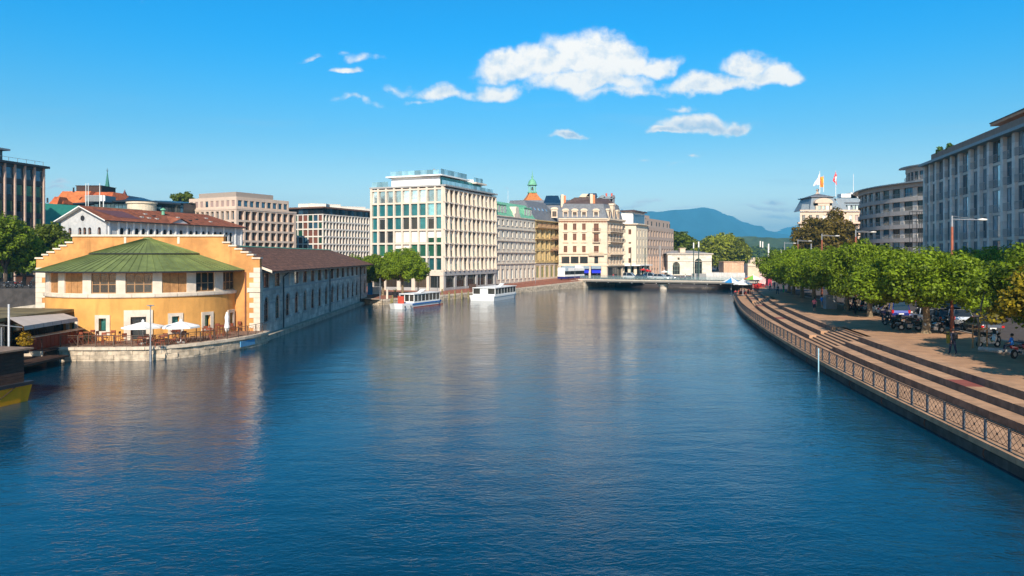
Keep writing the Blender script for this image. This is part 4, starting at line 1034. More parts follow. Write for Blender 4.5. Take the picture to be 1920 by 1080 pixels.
for (px, w, hh, mm) in ((1095, 3.2, 3.4, M_cream), (1108, 3.4, 3.6, mat('solar_panel', (.02,.06,.12), .2, metal=.4)), (1127, 1.8, 3.0, M_zinc), (1137, 3.2, 2.6, M_zinc), (1147, 1.4, 3.0, M_slate)):
    x = P(px, 238).x; mb = MB(); mb.box(x-w/2, x+w/2, 236, 240, 25.5, 25.5+hh*.7); mb.extrude_y([(x-w/2-.2, 25.5+hh*.7), (x+w/2+.2, 25.5+hh*.7), (x+w/2-.2, 25.5+hh), (x-w/2+.8, 25.5+hh)], 235.6, 240.3); lk('roof_structure', mb, mm, ht_)
for px in (1137, 1147): mb = MB(); x = P(px, 237).x; mb.tube((x,237,28), (x,237,29.2), .3, n=8); lk('chimney_pot', mb, mat('red_pot', (.6,.12,.08), .7), ht_)
# slate-roofed house behind with solar roof
bh = thing('slate_roofed_house', 'long slate-roofed house with small skylights rising behind the green-roofed house', 'house', (*P(1020, 248), 2))
A6, B6 = P(975, 246), P(1060, 246); F6 = Face(A6, B6, 2)
bar_parts(bh, F6, 'wall', M_cream, 0, F6.L, 0, 14, 0, 18)
mansard(bh, F6, 18, 8.0, 4.5, 12, M_slate, M_slate, 0, F6.L, .4)
for i, px in enumerate((985, 1003, 1021)): mb = MB(); mb.box(-.8,.8,-.05,.05,0,1.1); lk('skylight', mb, G_sky, bh, F6.at(F6.upx(px), 2.9, 22.7) @ Matrix.Rotation(-.55, 4, 'X'))
mb = MB(); a = F6.upx(1020); mb.add([(a,3.2,25.0),(F6.L-1.2,3.2,25.0),(F6.L-2,6,27.7),(a+1,6,27.7),(a,3.2,24.4),(F6.L-1.2,3.2,24.4)], [(0,1,2,3),(4,5,1,0)]); lk('solar_roof', mb, mat('solar_panel', (.02,.06,.12)), bh, F6.M)
for px, hh in ((979, 4.3), (1012, 3.2)): x = F6.upx(px); bar_parts(bh, F6, 'chimney', M_cream, x-.7, x+.7, 1.5, 3.3, 20, 20+hh)

# ================================================================== 6. bell tower with green cupola
tw_ = thing('cupola_tower', 'tower with flared orange tile roof and green copper lantern, dome and spire', 'tower', (*P(998, 262), 2))
Yt = 262; X = P(998, Yt).x; kz = Yt/F
mb = MB(); s = 3.4; mb.box(-s, s, -s, s, 0, ZY(378, Yt)-2); lk('shaft', mb, M_cream, tw_, Matrix.Translation((X, Yt, 2)) @ Matrix.Rotation(.2, 4, 'Z'))
z0, z1 = ZY(379, Yt), ZY(362, Yt); mb = MB(); mb.lathe([(5.1, z0), (3.6, z0+1.1), (2.5, z0+2.2), (1.75, z1)], 4); lk('tile_roof', mb, mat('speckled_tiles', (.50,.17,.05), .8, var=.45, vscale=3), tw_, Matrix.Translation((X, Yt, 0)) @ Matrix.Rotation(PI/4+.2, 4, 'Z'))
mb = MB(); mb.lathe([(1.75, z1), (1.7, z1+.35), (1.45, z1+.4)], 8); zt = ZY(347.5, Yt)
lk('lantern_base', mb, M_copper, tw_, Matrix.Translation((X, Yt, 0)))
for i in range(8):
    t = PI/8+PI*i/4; mb = MB(); mb.box(-.14,.14,-.14,.14,z1+.3,zt); lk('column', mb, M_copper, tw_, Matrix.Translation((X+1.25*math.cos(t), Yt+1.25*math.sin(t), 0)))
mb = MB(); mb.lathe([(.12,z1+2.2),(.5,z1+1.1),(.55,z1+1.0),(.3,z1+1.0)], 10); lk('bell', mb, M_dk, tw_, Matrix.Translation((X, Yt, 0)))
zd = ZY(336, Yt); mb = MB(); mb.lathe([(1.4,zt-.1),(1.85,zt),(1.8,zt+.25),(1.5,zt+.4),(1.45,zt+.9),(1.2,zt+1.5),(.7,zt+2.0),(.35,zd+.2),(.25,zd+.6),(.38,zd+.9),(.2,zd+1.2),(.12,zd+2.0),(.04,ZY(320,Yt)),(0,ZY(317,Yt))], 12); lk('dome', mb, M_copper, tw_, Matrix.Translation((X, Yt, 0)), sm=True)
mb = MB(); mb.tube((0,0,0), (0,0,18), .09, .04, 6); mast = tag(lk('roof_mast', mb, M_white, None, Matrix.Translation((*P(952.5, 236), 23-11))), 'thin white mast on the roofs left of the green cupola', 'mast')

# ================================================================== 7. pale corner house and brown office beyond it
ph_ = thing('pale_corner_house', 'pale cream corner house with white set-back attic over a dark arcade', 'town house', (*P(1193, 240), 2.1))
A7, C7, R7 = P(1165.5, 240), P(1192.5, 240), P(1214, 250.5); F7, G7 = Face(A7, C7, 2.1), Face(C7, R7, 2.1)
M_c2 = mat('pale_cream_render', (.74,.62,.46), .8, var=.06, streak=.1); H7 = ZY(421, 240)-2.1
def w7(y): return ZY(y, 240)-2.1
u = F7.upx(1181); ho = [(u-.45, u+.45, w7(b2), w7(a)) for a, b2 in ((430, 439.5), (464, 475), (484, 493))]+[(u-.4, u+.4, w7(457), w7(454))]
lk('wall', wallholes(F7.L, H7-w7(497), ho, .3, None, None, 0, w7(497)), M_c2, ph_, F7.M)
for h in ho: put(ph_, winmesh(h[1]-h[0], h[3]-h[2], M_frame_br, glass('maroon_glass', (.10,.035,.02)), 2, 1, .08), F7, h[0], .2, h[2])
nn = 4; ho = [(G7.L*(i+.5)/nn-.42, G7.L*(i+.5)/nn+.42, w7(b2), w7(a)) for i in range(nn) for a, b2 in ((431,443), (448,460), (464,476), (483,493))]
lk('wall', wallholes(G7.L, H7-w7(497), ho, .45, None, None, 0, w7(497)), M_c2, ph_, G7.M)
for h in ho: put(ph_, winmesh(h[1]-h[0], h[3]-h[2], M_c2, mat('tan_blind', (.55,.42,.25), .8), 1, 1, .06), G7, h[0], .38, h[2])
body(ph_, quadpoly(A7, C7, R7), w7(497)+2.1, 2.1+H7-.3, M_ink, .5)
body(ph_, quadpoly(A7, C7, R7), 2.0, w7(497)+2.05, M_ink, 2.5, name='arcade_back')
for F_ in (F7, G7):
    bar_parts(ph_, F_, 'cornice', M_cream, -.4, F_.L+.5, -.7, .1, H7, H7+.3); bar_parts(ph_, F_, 'canopy', M_white, -.3, F_.L+.6, -1.6, .2, w7(498.5), w7(496.5))
    for i in range(3): bar_parts(ph_, F_, 'pillar', M_c2, F_.L*i/2.3, F_.L*i/2.3+.9, 0, .8, 0, w7(498.5))
a7, c7, r7 = A7+F7.n*1, C7+F7.n*1+G7.n*1-F7.u*0, R7+G7.n*1
body(ph_, quadpoly(a7, c7, r7), 2.1+H7+.3, ZY(396.5, 240), M_white, .01, name='attic')
AF = Face(c7, r7, 0); bar_parts(ph_, AF, 'attic_glass', G_blue, .8, AF.L-.3, -.06, -.02, 2.1+H7+.7, ZY(401, 240))
mb = MB(); t = [Vector(p)+(Vector(p)-cc).normalized()*0 for p in quadpoly(a7-F7.u*.7-F7.n*.8, c7+F7.u*.9-F7.n*.8, r7+F7.u*.9)]
mb.prism([tuple(p) for p in t], ZY(396.5,240), ZY(394.5,240)); lk('roof', mb, mat('brown_slate', (.09,.06,.055)), ph_)
c0 = sum((Vector(p) for p in t), Vector((0,0)))/4; mb = MB(); mb.add([(*p, ZY(394.5,240)+.01) for p in t]+[(*c0, ZY(391,240))], [(0,1,4),(1,2,4),(2,3,4),(3,0,4)]); lk('roof', mb, mat('brown_slate', (.09,.06,.055)), ph_)
# brown stone office
bo = thing('brown_stone_office', 'long taupe stone office with rows of narrow dark windows, near the low bridge end', 'office building', (*P(1214.5, 251), 2.1))
A8, B8 = P(1214.2, 251), P(1263, 280.5); F8 = Face(A8, B8, 2.1); H8 = ZY(424, 251)-2.1
M_taupe = mat('taupe_stone', (.46,.34,.27), .8, var=.07, streak=.12); nn = 10; cols = [F8.L*(i+.5)/nn for i in range(nn)]
def w8(y): return ZY(y, 251)-2.1
rws = [(w8(443), w8(431.5)), (w8(460), w8(449)), (w8(476.5), w8(465.5))]
ho = [(c-.85, c+.85, a, b2) for c in cols for a, b2 in rws]+[(c-.9, c+.9, 2.7, w8(483)) for c in cols]+[(c-1.1, c+1.1, .1, 2.4) for c in cols]
lk('wall', wallholes(F8.L, H8, ho, .6), M_taupe, bo, F8.M)
for h in ho: put(bo, winmesh(h[1]-h[0], h[3]-h[2], M_frame_dk, glass('maroon_dark_glass', (.055,.03,.025)), 1, 1, .06), F8, h[0], .5, h[2])
for i in range(nn+1): bar_parts(bo, F8, 'pier', mat('pink_stone', (.55,.37,.27), .8), min(max(0, F8.L*i/nn-.4), F8.L-.8), min(max(0, F8.L*i/nn-.4), F8.L-.8)+.8, -.35, 0, 0, w8(481))
bk = F8.n*16; body(bo, [tuple(A8), tuple(B8), tuple(B8+bk), tuple(A8+bk)], 0, 2.1+H8-.3, M_ink, .7)
bar_parts(bo, F8, 'roof_slab', M_conc_gr, 0, F8.L, .2, 16, H8, H8+.12)
bar_parts(bo, F8, 'attic', M_taupe, 0, F8.L-1, 1.2, 14, H8+.12, w8(408)); bar_parts(bo, F8, 'attic', M_taupe, 0, F8.L*.28, 2.2, 12, w8(408), w8(402))
for u in (3.5, 8, 14, 17.5, 23, 28, 31.5): put(bo, winmesh(1.0, w8(411)-H8-.9, M_frame_dk, G_dark, 1, 1, .06), F8, u, 1.14, H8+.5)
# ================================================================== 8. low white pumping house with arches
lw_ = thing('low_arched_pavilion', 'low white stone pavilion with hipped roof and arched doorway beyond the bridge', 'pavilion', (*P(1300, 262), 2.1))
A9, B9 = P(1252, 262), P(1334.5, 262); F9 = Face(A9, B9, 2.1)
def w9(y): return ZY(y, 262)-2.1
u = F9.upx(1309.5); u2 = F9.upx(1268)
ho = [(u-1.35, u+1.35, .3, w9(484.5), 'a'), (u2-1.3, u2+1.3, .3, w9(491), 'a'), (F9.upx(1270.5), F9.upx(1274.5), w9(487.5), w9(483))]
lk('wall', wallholes(F9.L, w9(476.8), ho, .5), mat('white_limestone', (.76,.68,.56), .8, var=.05, brick=(1.6,.6,.01)), lw_, F9.M)
for h in ho: put(lw_, winmesh(h[1]-h[0], h[3]-h[2], mat('green_frame', (.16,.22,.18), .6), G_dark, 3 if h[1]-h[0] > 2 else 1, 3 if h[1]-h[0] > 2 else 1, .1, arch=len(h) > 4), F9, h[0], .4, h[2])
body(lw_, [tuple(A9), tuple(B9), tuple(B9+F9.n*14), tuple(A9+F9.n*14)], 0, 2.1+w9(477.5), M_white, .55)
bar_parts(lw_, F9, 'cornice', M_lime, -.4, F9.L+.5, -.45, .3, w9(477), w9(475.3)); bar_parts(lw_, F9, 'string_course', M_lime, 0, F9.L, -.08, 0, w9(490.6), w9(489.6))
mb = MB(); z = w9(475.3); z2 = w9(469.5); mb.add([(-.4,-.4,z),(F9.L+.4,-.4,z),(F9.L+.4,14,z),(-.4,14,z),(3,6.5,z2),(F9.L-5,6.5,z2)], [(0,1,5,4),(1,2,5),(2,3,4,5),(3,0,4)]); lk('roof', mb, mat('grey_tiles', (.33,.31,.30), .8, brick=(.5,.4,.02)), lw_, F9.M)
bar_parts(lw_, F9, 'chimney_block', M_cream, F9.upx(1277), F9.upx(1287), 1.5, 4, w9(476), w9(466)); bar_parts(lw_, F9, 'chimney_cap', M_cream, F9.upx(1276), F9.upx(1288), 1.3, 4.2, w9(466), w9(464.8))
# ================================================================== left side, behind the hall
# 9. white arched hall with red roof
wh = thing('white_arched_hall', 'white hall with pilasters, small arched windows and red tiled gable roof behind the orange gable', 'hall', (-71.8, 130, 4))
C10 = P(199, 130); ud = Vector((.358, .934)); ub = Vector((-.934, .358)); L10 = C10+ub*11.2; R10 = C10+ud*34.5
FW, FS = Face(L10, C10, 4), Face(C10, R10, 4)
M_whw = mat('white_render', (.50,.50,.50), .85, var=.1, streak=.45)
ez = ZY(411, 130)-4; az = ZY(386, 130)-4
def gz(u): return ez+(az-ez)*(1-abs(u-5.6)/5.6)
hz = ZY(425.5, 130)-4; hb = ZY(441, 130)-4
ga = [FW.upx(p) for p in (131, 149.5, 158.5, 168, 186)]
ho = [(c-.42, c+.42, hz-2.2, hz, 'a') for c in ga]
lk('gable_wall', wallholes(11.2, ez, ho, .35), M_whw, wh, FW.M)
mb = MB(); mb.add([(0,0,ez),(11.2,0,ez),(5.6,0,az),(0,.4,ez),(11.2,.4,ez),(5.6,.4,az)], [(0,1,2),(5,4,3),(0,2,5,3),(1,4,5,2)]); lk('gable', mb, M_whw, wh, FW.M)
for c in ga: put(wh, winmesh(.84, 2.2, M_frame_br, G_dark, 1, 2, .07, arch=True), FW, c-.42, .28, hz-2.2)
mb = MB(); mb.lathe([(0,-.06),(.55,-.06),(.72,-.12),(.8,0)], 18); lk('round_window', mb, M_conc_gr, wh, FW.at(5.5, -.02, ez+.3) @ Matrix.Rotation(PI/2, 4, 'X'))
mb = MB(); mb.lathe([(0,.05),(.5,.05)], 18); lk('clock_face', mb, M_dk, wh, FW.at(5.5, -.02, ez+.3) @ Matrix.Rotation(PI/2, 4, 'X'))
sd = []
for i in range(14):
    px = [229, 241, 257, 269, 284, 295, 309.5, 320.5, 340, 358.5, 368.5, 382, 391, 404][i]; sd.append(FS.upx(px))
sd += [FS.upx(414), FS.upx(425), FS.upx(433)]
ho = [(c-.42, c+.42, hz-2.2, hz, 'a') for c in sd]
lk('side_wall', wallholes(FS.L, ez, ho, .35), M_whw, wh, FS.M)
for c in sd: put(wh, winmesh(.84, 2.2, M_frame_br, glass('brown_glass', (.09,.045,.03)), 1, 2, .07, arch=True), FS, c-.42, .28, hz-2.2)
for px in (204, 222, 237.5, 250, 263.5, 277, 290, 303, 315.5, 329, 351, 364, 376.5, 387.5, 398.5, 419.5, 441, 452):
    c = FS.upx(px); bar_parts(wh, FS, 'pilaster', M_white, c-.16, c+.16, -.16, 0, 0, ez-.25)
bar_parts(wh, FS, 'cornice', M_white, -.2, FS.L+.2, -.35, 0, ez-.3, ez-.06)
zr = az; o = -.6; e = 1.0
M4 = FS.M; mb = MB(); W_ = 11.2; ov = .75; ri = W_/2; dz = (az-ez)/ri
pts = dict(a=(-.9, -ov, ez-dz*ov+.12), b=(FS.L+.6, -ov, ez-dz*ov+.12), r0=(-.9, ri, az+.12), r1=(FS.L-5, ri, az+.12), c=(FS.L+.6, W_+ov, ez-dz*ov+.12), d=(-.9, W_+ov, ez-dz*ov+.12))
mb.quad(pts['a'], pts['b'], pts['r1'], pts['r0']); mb.tri(pts['b'], pts['c'], pts['r1']); mb.quad(pts['c'], pts['d'], pts['r0'], pts['r1'])
lz = lambda p: (p[0], p[1], p[2]-.2)
mb.quad(lz(pts['a']), lz(pts['b']), pts['b'], pts['a'], 1); mb.quad(lz(pts['b']), lz(pts['c']), pts['c'], pts['b'], 1); mb.quad(lz(pts['a']), pts['a'], pts['r0'], lz(pts['r0']), 2); mb.quad(lz(pts['r0']), pts['r0'], pts['d'], lz(pts['d']), 2)
mb.quad(lz(pts['a']), lz(pts['r0']), lz(pts['r1']), lz(pts['b']), 2); mb.quad(lz(pts['r0']), lz(pts['d']), lz(pts['c']), lz(pts['r1']), 2)
lk('roof', mb, [M_tile_red, M_dk, M_white], wh, FS.M)
def onroof(u, t, up=.03): return (u, -ov+(ri+ov)*t, ez-dz*ov+.12+dz*(ri+ov)*t+up)
u0, u1 = FS.upx(232), FS.upx(262); mb = MB(); mb.quad(onroof(u0-.5, .25, .06), onroof(u1+1.0, .2, .06), onroof(u1-.3, .75, .06), onroof(u0-3, .75, .06)); lk('solar_patch', mb, mat('dark_tiles', (.14,.055,.05), .5), wh, FS.M)
for k in range(16):
    a, b2 = onroof(-.85, (k+.5)/16, .0), onroof(FS.L+.2-5*(k+.5)/16, (k+.5)/16, .0)
    mb = MB(); mb.quad((a[0],a[1],a[2]+.05), (b2[0],b2[1],b2[2]+.05), (b2[0],b2[1]+.3,b2[2]+.3*dz), (a[0],a[1]+.3,a[2]+.3*dz)); mb.quad(a, b2, (b2[0],b2[1],b2[2]+.05), (a[0],a[1],a[2]+.05)); lk('tile_course', mb, M_tile_red, wh, FS.M)
for px, t in ((278,.35),(289,.3),(303,.28),(297,.62),(307,.5),(352,.5),(366,.3),(384,.45),(404,.3),(409,.6)):
    u = FS.upx(px); p = onroof(u, t); mb = MB(); mb.box(-.28,.28,-.1,.5,-.05,.22); lk('roof_vent', mb, random.choice([M_conc_gr, M_dk]), wh, FS.at(*p))
u = FS.upx(335)
mb = MB(); mb.add([(u-2.2,-.5,ez-.1),(u+2.2,-.5,ez-.1),(u,-.5,ez+.75),(u,3.2,ez+.9+dz*0),(u-2.2,0,ez-.1),(u+2.2,0,ez-.1)], [(0,1,2),(0,2,3),(1,3,2)]); lk('small_gable', mb, [M_whw], wh, FS.M)
mb = MB(); mb.add([(u-2.6,-.75,ez-.15),(u,-.75,ez+.9),(u+2.6,-.75,ez-.15),(u,3.4,ez+1.5),(u-2.6,.6,ez+.2),(u+2.6,.6,ez+.2)], [(0,1,3,4),(1,2,5,3)]); lk('small_roof', mb, M_tile_red, wh, FS.M)
mb = MB(); mb.tube((0,0,0), (0,0,.9), .3, .26); mb.lathe([(.55,.9),(.5,1.1),(0,1.4)], 10); lk('copper_vent', mb, M_copper, wh, FS.at(u-.4, 3.6, ez+1.7))
body(wh, quadpoly(L10, C10, R10), 3, 4+ez-.2, M_ink, .5)
# 10. pink stone office with set-back top
pk = thing('pink_stone_office', 'pinkish beige stone office with deep window reveals and a plain brown attic box', 'office building', (*P(443, 205), 2))
Yc = 205; Cp = P(443, Yc); s = 481
def zb(y): return ZY(y, Yc)-2
# right face runs to px 555: its cornice falls from 383.5... measured: corner (443,391), right end (555.5,402.5)
Yr = Yc*(481-392.5)/(481-400.5); Rp = P(555.5, Yr); Lp_u = Vector((-(Rp-Cp).y, (Rp-Cp).x)).normalized(); Lp = Cp+Lp_u*22.0
FP, GP = Face(Lp, Cp, 2), Face(Cp, Rp, 2); H11 = zb(392.5)
M_pink = mat('pink_limestone', (.60,.46,.36), .8, var=.08, vscale=.4, streak=.08)
rws = [(zb(y1), zb(y0)) for (y0, y1) in ((395,411.5), (415.5,430.5), (434.5,450), (454,470), (474,489))]
nn = 9; cols = [GP.L*(i+.75)/(nn+.55) for i in range(nn)]
ho = [(c-.95, c+.95, a, b2) for c in cols for a, b2 in rws]
lk('wall', wallholes(GP.L, H11, ho, .9), M_pink, pk, GP.M)
for h in ho:
    put(pk, winmesh(1.3, h[3]-h[2], M_frame_dk, random.choice([G_dark, G_blue, G_dark]), 1, 1, .06), GP, h[0], .8, h[2])
    bar_parts(pk, GP, 'reveal_panel', mat('bronze_panel', (.16,.10,.075), .6), h[0]+1.3, h[1], .7, .8, h[2], h[3])
nf = 11; colf = [FP.L-1.5-i*2.05 for i in range(10)]
ho = [(c-.6, c+.6, a, b2) for c in colf for a, b2 in rws]
lk('wall', wallholes(FP.L, H11, ho, .8), M_pink, pk, FP.M)
for h in ho: put(pk, winmesh(1.2, h[3]-h[2], M_frame_dk, G_blue, 1, 1, .06), FP, h[0], .7, h[2])
body(pk, quadpoly(Lp, Cp, Rp), 2, 2+H11-.3, M_ink, 1.1, roof=M_conc_gr, rt=.31)
for F_ in (FP, GP): bar_parts(pk, F_, 'cornice', M_pink, 0, F_.L, -.12, .9, H11-.02, H11+.5)
b_ = 1.3; C12 = Cp+FP.n*.5+GP.n*.5; R12 = Rp+GP.n*.5-GP.u*2.6; L12 = Lp+FP.n*.5+FP.u*2
F12, G12 = Face(L12, C12, 2+H11+.3), Face(C12, R12, 2+H11+.3); h12 = zb(368)-H11-.3
ho = [(G12.L*(i+.6)/9.2-.75, G12.L*(i+.6)/9.2+.75, zb(386)-H11-.3, zb(374.5)-H11-.3) for i in range(9)]
lk('upper_wall', wallholes(G12.L, h12, ho, .4), M_pink, pk, G12.M)
for h in ho: put(pk, winmesh(1.5, h[3]-h[2], M_frame_dk, G_blue, 1, 1, .06), G12, h[0], .3, h[2])
ho = [(F12.L-1.3-i*2.15-.6, F12.L-1.3-i*2.15+.6, zb(386)-H11-.3, zb(374.5)-H11-.3) for i in range(9)]
lk('upper_wall', wallholes(F12.L, h12, ho, .3), M_pink, pk, F12.M)
for i, h in enumerate(ho): put(pk, winmesh(1.2, h[3]-h[2], M_pink, G_blue if i == 5 else M_blind_p, 1, 1, .03), F12, h[0], .12, h[2])
body(pk, quadpoly(L12, C12, R12), 2+H11+.3, 2+H11+.3+h12, M_ink, .5, roof=M_conc_gr, rt=.02)
C13, R13, L13 = C12+F12.n*.15+G12.n*.3, R12-G12.u*6.0+G12.n*.3, L12+F12.n*.15+F12.u*4
mb = MB(); mb.prism([tuple(p) for p in quadpoly(L13, C13, R13)], 2+H11+.3+h12, ZY(359, Yc)); lk('attic_box', mb, mat('taupe_panel', (.36,.29,.24), .7, var=.05), pk)
# 11. white grid office
gd = thing('white_grid_office', 'office with white concrete window grid and brown blinds beneath a dark glazed top storey', 'office building', (*P(606, 235), 2))
Yc = 235; Cg = P(606, Yc); Rg = P(698, Yc*(481-401)/(481-408.5)); Lu = Vector((-(Rg-Cg).y, (Rg-Cg).x)).normalized(); Lg = Cg+Lu*16.5
FQ, GQ = Face(Lg, Cg, 2), Face(Cg, Rg, 2)
def zg(y): return ZY(y, Yc)-2
H13 = zg(401); M_wc = mat('white_concrete', (.74,.66,.57), .8, var=.05, streak=.1)
rws = [(zg(y1), zg(y0)) for (y0, y1) in ((402.5,414), (416.5,428), (430.5,442), (444.5,456), (458.5,469), (471.5,482))]
nn = 16; cols = [GQ.L*(i+.5)/nn for i in range(nn)]; w = GQ.L/nn
ho = [(c-w*.38, c+w*.38, a, b2) for c in cols for a, b2 in rws]
lk('wall', wallholes(GQ.L, H13, ho, .7), M_wc, gd, GQ.M)
for h in ho: put(gd, winmesh(h[1]-h[0], h[3]-h[2], M_frame_dk, random.choice([M_blind_br, M_blind_br, G_green, G_dark]), 1, 1, .05), GQ, h[0], .6, h[2])
nn = 8; cols = [FQ.L-FQ.L*(i+.5)/nn for i in range(nn)]; w = FQ.L/nn
ho = [(c-w*.42, c+w*.42, a, b2) for c in cols for a, b2 in rws]
lk('wall', wallholes(FQ.L, H13, ho, .35), M_wc, gd, FQ.M)
for h in ho: put(gd, winmesh(h[1]-h[0], h[3]-h[2], M_frame_dk, random.choice([M_blind_br, M_blind_br, G_green, G_dark, G_blue]), 1, 1, .05), FQ, h[0], .25, h[2])
body(gd, quadpoly(Lg, Cg, Rg), 2, 2+H13-.2, M_ink, .9, roof=M_wc, rt=.2)
C14, R14, L14 = Cg+FQ.n*.6+GQ.n*.6, Rg+GQ.n*.6, Lg+FQ.n*.6
for (F_, n) in ((Face(L14, C14, 2+H13), 8), (Face(C14, R14, 2+H13), 16)):
    for i in range(n):
        bar_parts(gd, F_, 'attic_window', G_blue if (i*5+n) % 3 else G_dark, F_.L*i/n+.08, F_.L*(i+1)/n-.08, 0, .05, .1, zg(390)-H13)
    bar_parts(gd, F_, 'eave', mat('brown_eave', (.15,.075,.05), .7), -.5, F_.L+.6, -.8, .5, zg(390)-H13, zg(387)-H13)
mb = MB(); mb.prism([tuple(p) for p in quadpoly(L14, C14, R14)], 2+H13-.1, 2+zg(387.2)); lk('top_storey', mb, M_ink, gd)
roofclutter(gd, [(*(C14+GQ.u*(4+7*i)+GQ.n*6), 2+zg(387.5), 6, 5, 1.3+.3*(i % 2), .5, M_wc) for i in range(5)]+[(*(C14-FQ.u*6+FQ.n*3), 2+zg(387.5), 9, 5, 1.2, 0, M_wc)])
# 12. dark glass tower, far left
dt = thing('dark_glass_office', 'dark glazed office block with slim pink stone fins at the left edge', 'office building', (*P(84, 150), 4))
Rd = P(84, 150); dv = Vector((.2080, .978)); Ld = Rd-dv*34; FD = Face(Ld, Rd, 4); H14 = ZY(313, 150)-4
M_dp = mat('dark_panel', (.035,.045,.055), .4, metal=.3)
fin = [FD.upx(p) for p in (8.1, 27.4, 46.2, 64, 81.4)]; pt = (fin[4]-fin[0])/4; fins = [fin[4]-pt*i for i in range(14)]
for u in fins:
    if u > 0: bar_parts(dt, FD, 'fin', mat('pink_fin_stone', (.50,.36,.29), .8), u-.14, u+.14, -.3, .3, 0, H14-.4)
fh = 3.22
for r in range(7):
    zt_ = H14-.9-fh*r
    for u in fins[1:]:
        if u < 0: continue
        put(dt, winmesh(pt-.44, 2.15, M_dk, random.choice([G_green, G_blue, G_green, G_dark]) if r > 0 else G_blue, 1, 1, .05), FD, u+.22, .2, zt_-2.2)
        bar_parts(dt, FD, 'spandrel', M_dp, u+.2, u+pt-.2, .1, .3, zt_-fh+.02, zt_-2.2)
bar_parts(dt, FD, 'cornice', M_dk, 0, FD.L+.6, -.7, 8, H14-.35, H14+.1); bar_parts(dt, FD, 'top_panel', M_dp, 0, FD.L, .02, .3, H14-.9, H14-.35)
body(dt, [tuple(Ld), tuple(Rd), tuple(Rd+FD.n*-0+Vector((-22, 4.7))), tuple(Ld+Vector((-22, 4.7)))], 4, 4+H14-.3, M_dp, .5)
PD = Face(Rd-dv*34+FD.n*2.5, Rd-dv*7.3+FD.n*2.5, 4+H14); 
for i in range(12): bar_parts(dt, PD, 'penthouse_window', G_dark, PD.L*i/12+.1, PD.L*(i+1)/12-.1, 0, .1, .3, 2.2)
bar_parts(dt, PD, 'penthouse', M_dp, 0, PD.L, .12, 8, 0, 2.4); bar_parts(dt, PD, 'penthouse_roof', M_zinc, 0, PD.L+.8, -.9, 8, 2.4, 2.75)
for i in range(14): bar_parts(dt, FD, 'roof_rail_post', M_steel, FD.L-.3-i*2, FD.L-.24-i*2, .1, .16, H14+.1, H14+.95)
bar_parts(dt, FD, 'roof_rail', M_steel, FD.L-27, FD.L-.2, .1, .15, H14+.9, H14+.96)
for p in (12, 26): x = P(p, 146); mb = MB(); mb.tube((x.x-2, x.y-2, 4+H14+2.7), (x.x-2, x.y-2, 4+H14+5), .08, n=6); lk('roof_mast', mb, M_white, dt)
# 13. orange roofed manor
om = thing('orange_roofed_manor', 'old house with large bright orange tile roofs and two dormers behind the dark office', 'house', (*P(140, 205), 4))
def roofbox(root, px0, px1, Y, D, ye, yr, m, wall=M_cream, hip0=3, hip1=3, zb_=4, yslope=.35):
    a, b2 = P(px0, Y), P(px1, Y); ze, zr_ = ZY(ye, Y), ZY(yr, Y); mb = MB(); mb.box(a.x+.3, b2.x-.3, Y+.3, Y+D-.3, zb_, ze); lk('wall', mb, wall, root)
    mb = MB(); mb.add([(a.x,Y,ze),(b2.x,Y,ze),(b2.x,Y+D,ze),(a.x,Y+D,ze),(a.x+hip0,Y+D*yslope,zr_),(b2.x-hip1,Y+D*yslope,zr_),(b2.x-hip1,Y+D*.7,zr_),(a.x+hip0,Y+D*.7,zr_)], [(0,1,5,4),(1,2,6,5),(2,3,7,6),(3,0,4,7),(4,5,6,7),(3,2,1,0)]); lk('roof', mb, m, root)
roofbox(om, 84, 150, 205, 22, 400, 354, M_tile_orange, hip0=.2, hip1=1.4)
M_tor2 = mat('deep_orange_tiles', (.52,.12,.035), .85, var=.2, vscale=.6, bump=.4, bscale=5, brick=(.4,.4,.02))
roofbox(om, 128, 207, 209, 18, 378, 356.5, M_tor2, hip0=2.5, hip1=2.5)
roofbox(om, 85, 104, 196, 9, 392, 367, M_tor2, hip0=.5, hip1=.8)
for px in (104.5, 117):
    x = P(px, 201).x; mb = MB(); z = ZY(384, 201); mb.box(x-.7, x+.7, 200, 204, z-1.2, z+.2); mb.add([(x-1.1,199.6,z+.2),(x+1.1,199.6,z+.2),(x+.2,201,z+2.0),(x-.2,201,z+2.0),(x-1.1,206,z+.2),(x+1.1,206,z+.2)], [(0,1,2,3),(1,5,2),(0,3,4)]); lk('dormer', mb, M_tor2, om)
    mb = MB(); mb.box(x-.45, x+.45, 199.9, 200, z-.9, z+.1); lk('dormer_window', mb, M_ink, om)
for px, z in ((138, 352.5), (89, 372)): x = P(px, 207); mb = MB(); mb.tube((x.x, x.y, ZY(z+8, 207)), (x.x, x.y, ZY(z-1, 207)), .25, .2, 6); lk('finial', mb, M_dk, om)
mb = MB(); a, b2 = P(143, 222), P(190, 222); mb.box(a.x, b2.x, 222, 230, 15, ZY(348.5, 222)); mb.box(a.x-.2, b2.x+.2, 221.8, 230.2, ZY(348.5,222), ZY(347.6,222)); lk('roof_box', mb, M_wood_dk, om)
